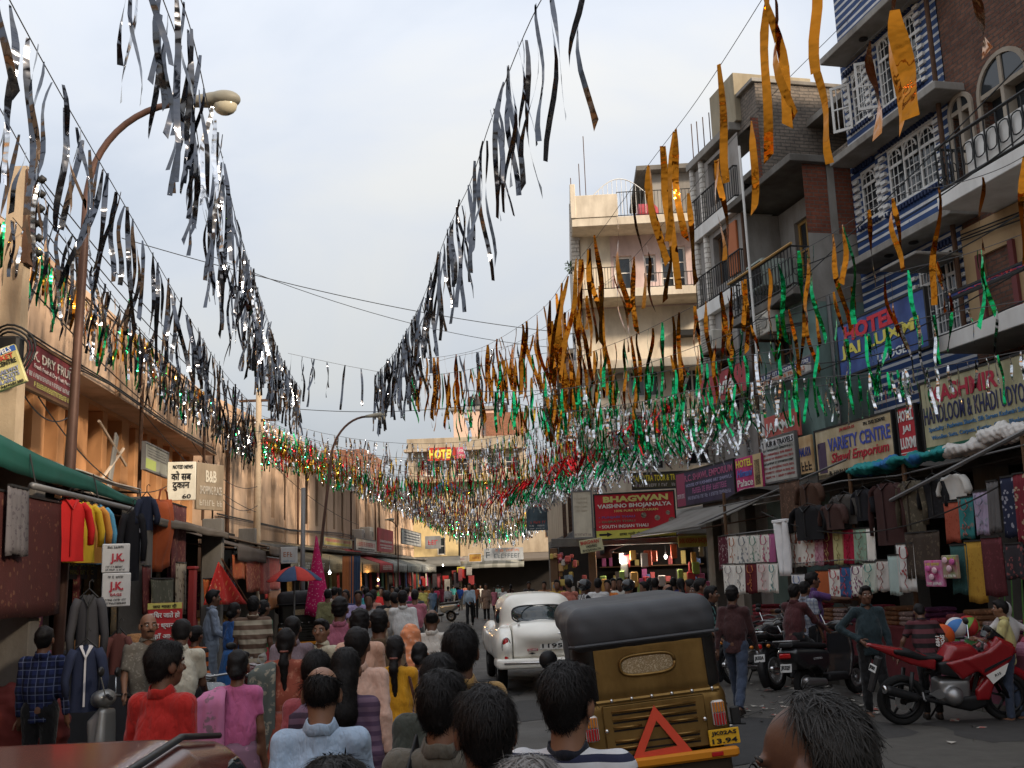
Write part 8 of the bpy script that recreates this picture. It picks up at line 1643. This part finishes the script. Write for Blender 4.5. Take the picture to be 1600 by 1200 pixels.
for k in range(160):
    d = Vector((R_.gauss(0, 1), R_.gauss(0, 1), R_.gauss(0, 1))).normalized(); c = d * R_.uniform(.02, .2); e_ = d.orthogonal().normalized() * .03; f_ = d * .08; bm_.add([c, c + f_ * .5 + e_, c + f_, c + f_ * .5 - e_], [(0, 1, 2, 3)])
tag(bm_.build('foliage', MATS['dark leaf'], pl2), kind='stuff'); MB().tube([(0, 0, 0), (.25, .05, -.1)], .012, 5).build('stem', M_WOOD, pl2)
# ---------------------------------------------------------------- foil streamers
def foil(name, c, rough=.14, bm=.4):
    t = NT(name); t.setp(rough, 1.0); n = t.noise(5, 1, .5, t.co(scale=(1, 1, 1.6))); t.base(t.mix(n, sc3(c, .75), sc3(c, 1.15))); t.bump(t.math('ADD', n, t.math('MULTIPLY', t.noise(13, 0), .3)), bm, .05); return t.m
FOIL = {'silver': foil('silver foil', (.72, .73, .75), bm=.6), 'gold': foil('gold foil', (.38, .135, .012), .1, .3), 'green': foil('green foil', (.014, .40, .14)), 'red': foil('red foil', (.62, .025, .03)), 'yellow': foil('yellow foil', (.70, .42, .05)), 'dark': foil('shaded silver foil', (.115, .12, .135), .1, .3)}  # dark: silver foil with its dark reflections painted into the base colour
def ribbon(seed, n=9):
    """unit length foil strip hanging from the origin: vertices and quads"""
    r = random.Random(seed); V = []; tw = r.uniform(-1.6, 1.6) if r.random() < .5 else r.uniform(-.5, .5); a0 = r.uniform(-.5, .5); bx, by = r.uniform(-.06, .06), r.uniform(-.05, .05); cx = r.uniform(-.022, .022); nar = r.uniform(.3, .6); ph = r.uniform(0, 6)
    for i in range(n + 1):
        b = i / n; w_ = .5 * (nar + (1 - nar) * min(1, b * 5)); a = a0 + tw * b + .5 * math.sin(5 * b + ph); x = bx * b * b + cx * math.sin(5.5 * b + ph); y = by * b * b + .03 * math.sin(7 * b + ph)
        V += [(x, y, -b, math.cos(a) * w_, math.sin(a) * w_), (x, y, -b, -math.cos(a) * w_, -math.sin(a) * w_)]
    if r.random() < .4: V[-1] = (V[-1][0], V[-1][1], V[-1][2] + .06, V[-1][3], V[-1][4])
    return V, [(2 * i, 2 * i + 1, 2 * i + 3, 2 * i + 2) for i in range(n)]
RIB = [ribbon(s) for s in range(16)]; _RM = {}
def rib_mesh(k, col, wd, L):
    L = round(L, 1); key = (k, col, wd, L)
    if key not in _RM:
        V, F = RIB[k]; _RM[key] = mesh_np('foil_strip', [(x * L + wx * wd, y * L + wy * wd, z * L) for x, y, z, wx, wy in V], F, FOIL[col], True)
    return _RM[key]
def smooth_path(P, n):
    """Catmull-Rom through P"""
    P = [Vector(q) for q in P]; P = [P[0] * 2 - P[1]] + P + [P[-1] * 2 - P[-2]]; out = []
    for i in range(1, len(P) - 2):
        for k in range(n):
            t = k / n; a, b, c, d = P[i - 1:i + 3]; out.append(.5 * ((2 * b) + (c - a) * t + (2 * a - 5 * b + 4 * c - d) * t * t + (3 * b - a - 3 * c + d) * t ** 3))
    return out + [P[-2]]
def streamer(label, P, cols, sp, L, wd, group='foil streamer strings', joined=False, blow=(0, 0), clump=.35, sp2=.45, smooth=8):
    path = smooth_path(P, smooth) if smooth else [Vector(q) for q in P]
    o = path[0].copy(); t = thing('streamer_string', label, 'streamer', loc=o, group=group)
    MB().tube([q - o for q in path], .006, 4, cap=False).build('string', mat('grey string', (.12, .12, .12), .8, var=0), t)
    ln = [0]
    for a, b in zip(path, path[1:]): ln.append(ln[-1] + (b - a).length)
    tot = ln[-1]; s = sp * .4; jb = MB(); ci = {c: i for i, c in enumerate(dict.fromkeys(cols))}
    while s < tot:
        i = max(k for k in range(len(ln)) if ln[k] <= s); i = min(i, len(path) - 2); f = (s - ln[i]) / max(1e-6, ln[i + 1] - ln[i]); q = path[i].lerp(path[i + 1], f) - o
        for _ in range(1 + (R_.random() < clump) + (R_.random() < clump * .5)):
            col = R_.choice(cols); k = R_.randrange(16); l_ = R_.uniform(*L); qq = q + Vector((R_.uniform(-.04, .04), R_.uniform(-.04, .04), 0)); rz = R_.uniform(0, 6.28); tl = (blow[0] + R_.gauss(0, .07), blow[1] + R_.gauss(0, .09))
            if joined:
                V, F = RIB[k]; M = Matrix.Rotation(tl[1], 3, 'Y') @ Matrix.Rotation(tl[0], 3, 'X') @ Matrix.Rotation(rz, 3, 'Z'); jb.cur = ci[col]; jb.add([qq + M @ Vector((x * l_ + wx * wd, y * l_ + wy * wd, z * l_)) for x, y, z, wx, wy in V], F)
            else: link('foil_strip', rib_mesh(k, col, wd, l_), t, loc=qq, rot=(tl[0], tl[1], rz))
        s += sp * R_.uniform(.5, 1.5) * (1 - (1 - sp2) * s / tot)
    if joined: tag(jb.build('foil_strips', [FOIL[c] for c in ci], t, True), kind='stuff')
    return t
Z = lambda L_, z: [zpt(x, y, z) for x, y in L_]
S_, D_ = 'silver', 'dark'
streamer('silver streamer string nearest the left lamp post, running down the left side', Z([(-60, -150), (15, 0), (105, 165), (200, 330), (280, 470), (345, 575), (400, 640)], 6.6), [D_], .56, (1.0, 1.6), .062, sp2=.5, clump=.25)
streamer('second silver streamer string down the left side, below the first', Z([(-90, 20), (0, 170), (90, 330), (190, 480), (300, 600), (390, 680)], 6.45), [D_, D_, S_], .36, (.6, 1.1), .048)
streamer('third silver streamer string close to the peach parapet', Z([(20, 340), (120, 460), (230, 560), (330, 640), (420, 700)], 6.3), [D_, S_, D_, 'green'], .28, (.5, .9), .042)
streamer('gold streamer string along the peach parapet', [FL1.pt(u, -.72, 6.75 + .12 * math.sin(u)) for u in (5, 8, 11, 14, 17, 20, 22.3)], ['gold', 'yellow', 'gold', 'green'], .26, (.4, .75), .055, sp2=.8)
streamer('silver streamer string hanging from the top left of the sky', Z([(215, -150), (290, 20), (325, 165), (347, 245), (368, 340), (390, 415), (415, 490), (440, 560), (470, 610)], 7.5), [D_, D_, D_, S_], .42, (1.0, 1.6), .058, clump=.4)
streamer('second silver streamer string at the top left, with shorter strips', Z([(170, -200), (255, 0), (295, 130), (322, 300), (350, 400), (395, 500), (430, 580)], 7.3), [D_], .65, (.9, 1.5), .055)
streamer('shaded silver streamer string reaching down from the top centre', Z([(930, -110), (840, 10), (770, 180), (735, 285), (700, 360), (660, 468), (620, 545), (585, 590)], 8.0), [D_], .8, (1.1, 2.0), .066, clump=.7, sp2=.25)
streamer('silver streamer string across the far sky above the lamp', [at(450, 552, 31), at(560, 575, 31), at(640, 585, 31.5), at(700, 560, 32), at(905, 520, 33)], [D_], .3, (.7, 1.6), .07, clump=.7, sp2=3)
streamer('gold streamer string from the top right corner of the sky, upper one', Z([(1290, -170), (1185, 8), (1090, 155), (1010, 262), (940, 360), (890, 425), (845, 485), (760, 540), (700, 556), (650, 560)], 9.0), ['gold'], 1.7, (1.6, 2.5), .115, clump=.25, sp2=.12)
streamer('gold streamer string from the top right corner of the sky, lower one', Z([(1440, -110), (1345, 3), (1310, 45), (1215, 140), (1130, 235), (1040, 345), (960, 430), (845, 515), (780, 548)], 9.0), ['gold'], 1.8, (1.5, 2.3), .115, clump=.2, sp2=.18)
streamer('gold streamer string across the blue striped hotel', Z([(1700, 170), (1590, 250), (1500, 285), (1390, 310), (1300, 365), (1200, 420), (1100, 470), (1000, 520), (900, 560), (830, 590)], 7.2), ['gold', 'gold', 'gold', 'green'], .75, (.9, 1.8), .085, clump=.5, sp2=.36)
streamer('gold and green streamer string below the striped hotel balconies', Z([(1690, 330), (1600, 365), (1500, 400), (1350, 440), (1170, 510), (1050, 555), (930, 595), (840, 625)], 6.3), ['gold', 'green', 'gold'], .55, (.7, 1.3), .065, sp2=.5)
streamer('big gold strip string near the camera at the top right', Z([(1620, -260), (1437, -18), (1330, 90)], 8.3), ['gold'], 1.6, (1.2, 1.4), .22, clump=0)
streamer('green streamer string across the right signboards', Z([(1690, 450), (1600, 470), (1450, 495), (1300, 535), (1170, 555), (1040, 580), (900, 605), (800, 612), (720, 610)], 5.4), ['green', 'green', 'silver'], .34, (.5, 1.0), .055)
streamer('silver and green streamer string in front of the handloom sign', Z([(1690, 535), (1600, 548), (1450, 575), (1280, 590), (1130, 602), (1000, 628), (880, 645)], 4.75), ['silver', 'silver', 'green'], .17, (.35, .75), .042)
streamer('green and silver streamer string above the shawl emporium sign', Z([(1420, 575), (1300, 600), (1200, 615), (1100, 635), (1000, 655), (900, 675)], 4.75), ['green', 'silver', 'green'], .17, (.35, .7), .042)
streamer('silver streamer string slanting down over the restaurant sign', Z([(1190, 640), (1100, 668), (1000, 702), (900, 742), (830, 768)], 4.9), ['silver'], .11, (.5, .9), .045, blow=(0, .5))
streamer('green streamer string slanting beside the silver one', Z([(1170, 625), (1060, 660), (960, 700), (870, 740), (800, 765)], 5.0), ['green', 'green', 'silver'], .14, (.5, .8), .045, blow=(0, .45))
streamer('red streamer string slanting left of the restaurant sign', Z([(1060, 620), (980, 660), (900, 705), (830, 745), (770, 770)], 5.2), ['red'], .34, (.5, .9), .045, blow=(0, .6))
streamer('yellow and green streamer string across the pink hotel front', Z([(1170, 600), (1060, 622), (960, 640), (870, 640), (800, 630)], 5.6), ['yellow', 'green', 'gold'], .2, (.4, .8), .05)
streamer('gold streamer string over the middle of the street', Z([(640, 590), (720, 580), (800, 560), (900, 545)], 8.0), ['gold', 'gold', 'green'], .26, (.8, 1.5), .07, clump=.5, sp2=.8)
streamer('green streamer string over the middle of the street', Z([(680, 640), (760, 640), (850, 635), (940, 620)], 7.0), ['green', 'gold', 'green'], .22, (.6, 1.1), .048)
streamer('silver and gold streamer string from the bend to the pink hotel', [at(410, 655, 30), at(500, 690, 30.5), at(620, 715, 31), at(740, 705, 32), at(905, 640, 32.5)], ['silver', 'yellow', 'silver', 'green'], .16, (.5, .9), .042)
streamer('red and green streamer string from the bend to the pink hotel', [at(400, 690, 30.6), at(520, 725, 31.4), at(640, 745, 32), at(760, 735, 33), at(905, 680, 32.8)], ['red', 'green', 'red', 'yellow'], .16, (.45, .8), .042)
# strings across the far street
def across(label, Y, zl, zr, sag, cols, sp, L, wd, joined, uL_=None, xr=2.6):
    xl = -8.6 + (Y - 29.2) * .036 + .1; n = 14
    P = [Vector((xl + (xr - xl) * k / n, Y + (k / n) * 1.5, zl + (zr - zl) * k / n - sag * 4 * (k / n) * (1 - k / n))) for k in range(n + 1)]
    streamer(label, P, cols, sp, L, wd, 'streamer strings across the far street', joined, sp2=1, smooth=0)
mixes = [['silver'], ['red', 'silver', 'silver'], ['green', 'yellow'], ['silver', 'silver', 'dark'], ['red', 'silver', 'yellow'], ['green'], ['yellow', 'silver', 'gold'], ['silver'], ['green', 'red', 'yellow', 'silver'], ['silver', 'dark']]
nm_ = ['silver', 'red and silver', 'green and yellow', 'bright silver', 'red and yellow', 'green', 'yellow and gold', 'pale silver', 'mixed colour', 'grey silver']
for i in range(10):
    Y = 31 + i * 1.7; across('%s streamer string across the far street before the hotel, number %d from the near end' % (nm_[i], i + 1) if False else '%s streamer string across the street beyond the bend' % nm_[i], Y, 7.3 - .02 * i, 7.4, 1.3 + .35 * (i % 4), mixes[i], .17, (.45, .85), .045, False if i < 3 else True, xr=3.4 - .1 * i)
for i in range(14):
    Y = 47 + i * 1.75; across('distant %s streamer string, %s' % (nm_[i % 10], ['low', 'high'][i // 10] + ' over the street end'), Y, 7.2, 7.0 - .1 * i, 1.2 + .5 * (i % 3), mixes[(i * 3 + 1) % 10] if i < 9 else ['silver', 'dark', 'silver'], .13, (.5, .9), .06, True, xr=2.2)
for i in range(4): streamer('%s streamer garland hung along the far peach building' % ['green', 'red', 'yellow', 'second green'][i], [FL2.pt(u, -.5 - .2 * i, 6.9 - .28 * i - .25 * math.sin(u * .45 + i) ** 2) for u in np.arange(1, 41, 1.6)], [['green'], ['red'], ['yellow', 'gold'], ['green', 'silver']][i], .2, (.25, .5), .05, 'streamer garlands on the peach building', True, sp2=1, smooth=0)
# service pipes and cable runs on the facades
for i, u in enumerate((1.0, 9.3, 19.4, 26.0, 33.0)): drain(L2, u, -.1, 3.2, 6.9, M_RUST, .045)
for i, u in enumerate((6.6, 14.2, 20.4)): drain(L1, u, -.66, 3.6, 6.8, M_RUST, .04)
for i, (u, y, z0, z1) in enumerate(((3.3, -.08, 3.8, 10.2), (6.1, .3, 3.9, 7.4), (9.35, .95, 5.8, 13.5), (2.7, -.1, 3.8, 8.2))): drain(Mb if u < 6 else B, u, y, z0, z1, [M_RUST, M_STEEL][i % 2], .045)
for i, (fr0, pts) in enumerate(((L1, [(6, -.64, 5.62), (9, -.64, 5.55), (12, -.64, 5.64), (16, -.64, 5.56), (22, -.64, 5.6)]), (L2, [(0, -.1, 3.95), (8, -.1, 3.85), (17, -.1, 4.0), (28, -.1, 3.9), (41, -.1, 3.95)]), (Mb, [(.5, -.2, 7.2), (2.5, -.2, 6.95), (4.5, -.15, 7.1), (6, -.15, 6.9)]), (K, [(9.5, .98, 7.6), (11, .98, 7.45), (13, .98, 7.55), (16, .98, 7.5)]))):
    for k in range(3): MB().tube([Vector(q) + Vector((0, -.02 * k, -.05 * k + .03 * math.sin(q[0] * 3 + k))) for q in pts], .014, 5).build('cable_run', M_IRON, fr0)
ac_unit(FR, 4.6, -.5, 6.9, 'beige air conditioner below the grey building balcony', .7, .5); ac_unit(FR, 1.6, -.45, 7.2, 'beige air conditioner low on the grey building near its columns', .7, .5)
# litter
lt = MB()
for k in range(130):
    q = gnd(R_.uniform(1150, 1420), R_.uniform(1070, 1120)) if k < 80 else gnd(R_.uniform(780, 1600), R_.uniform(1040, 1190)); a = R_.uniform(0, 6.28); s_ = R_.uniform(.015, .06); lt.add([(q.x + s_ * math.cos(a + j * 1.57) * (1 + .5 * (j % 2)), q.y + s_ * math.sin(a + j * 1.57), .008 + R_.uniform(0, .03)) for j in range(4)], [(0, 1, 2, 3)])
tag(lt.build('litter', mat_print('litter paper', (.4, .37, .32), (.35, .08, .06), (.1, .2, .25), 8, .45)), 'scraps of paper litter on the asphalt by the motorcycles', 'litter', kind='stuff')
bpy.context.view_layer.update()
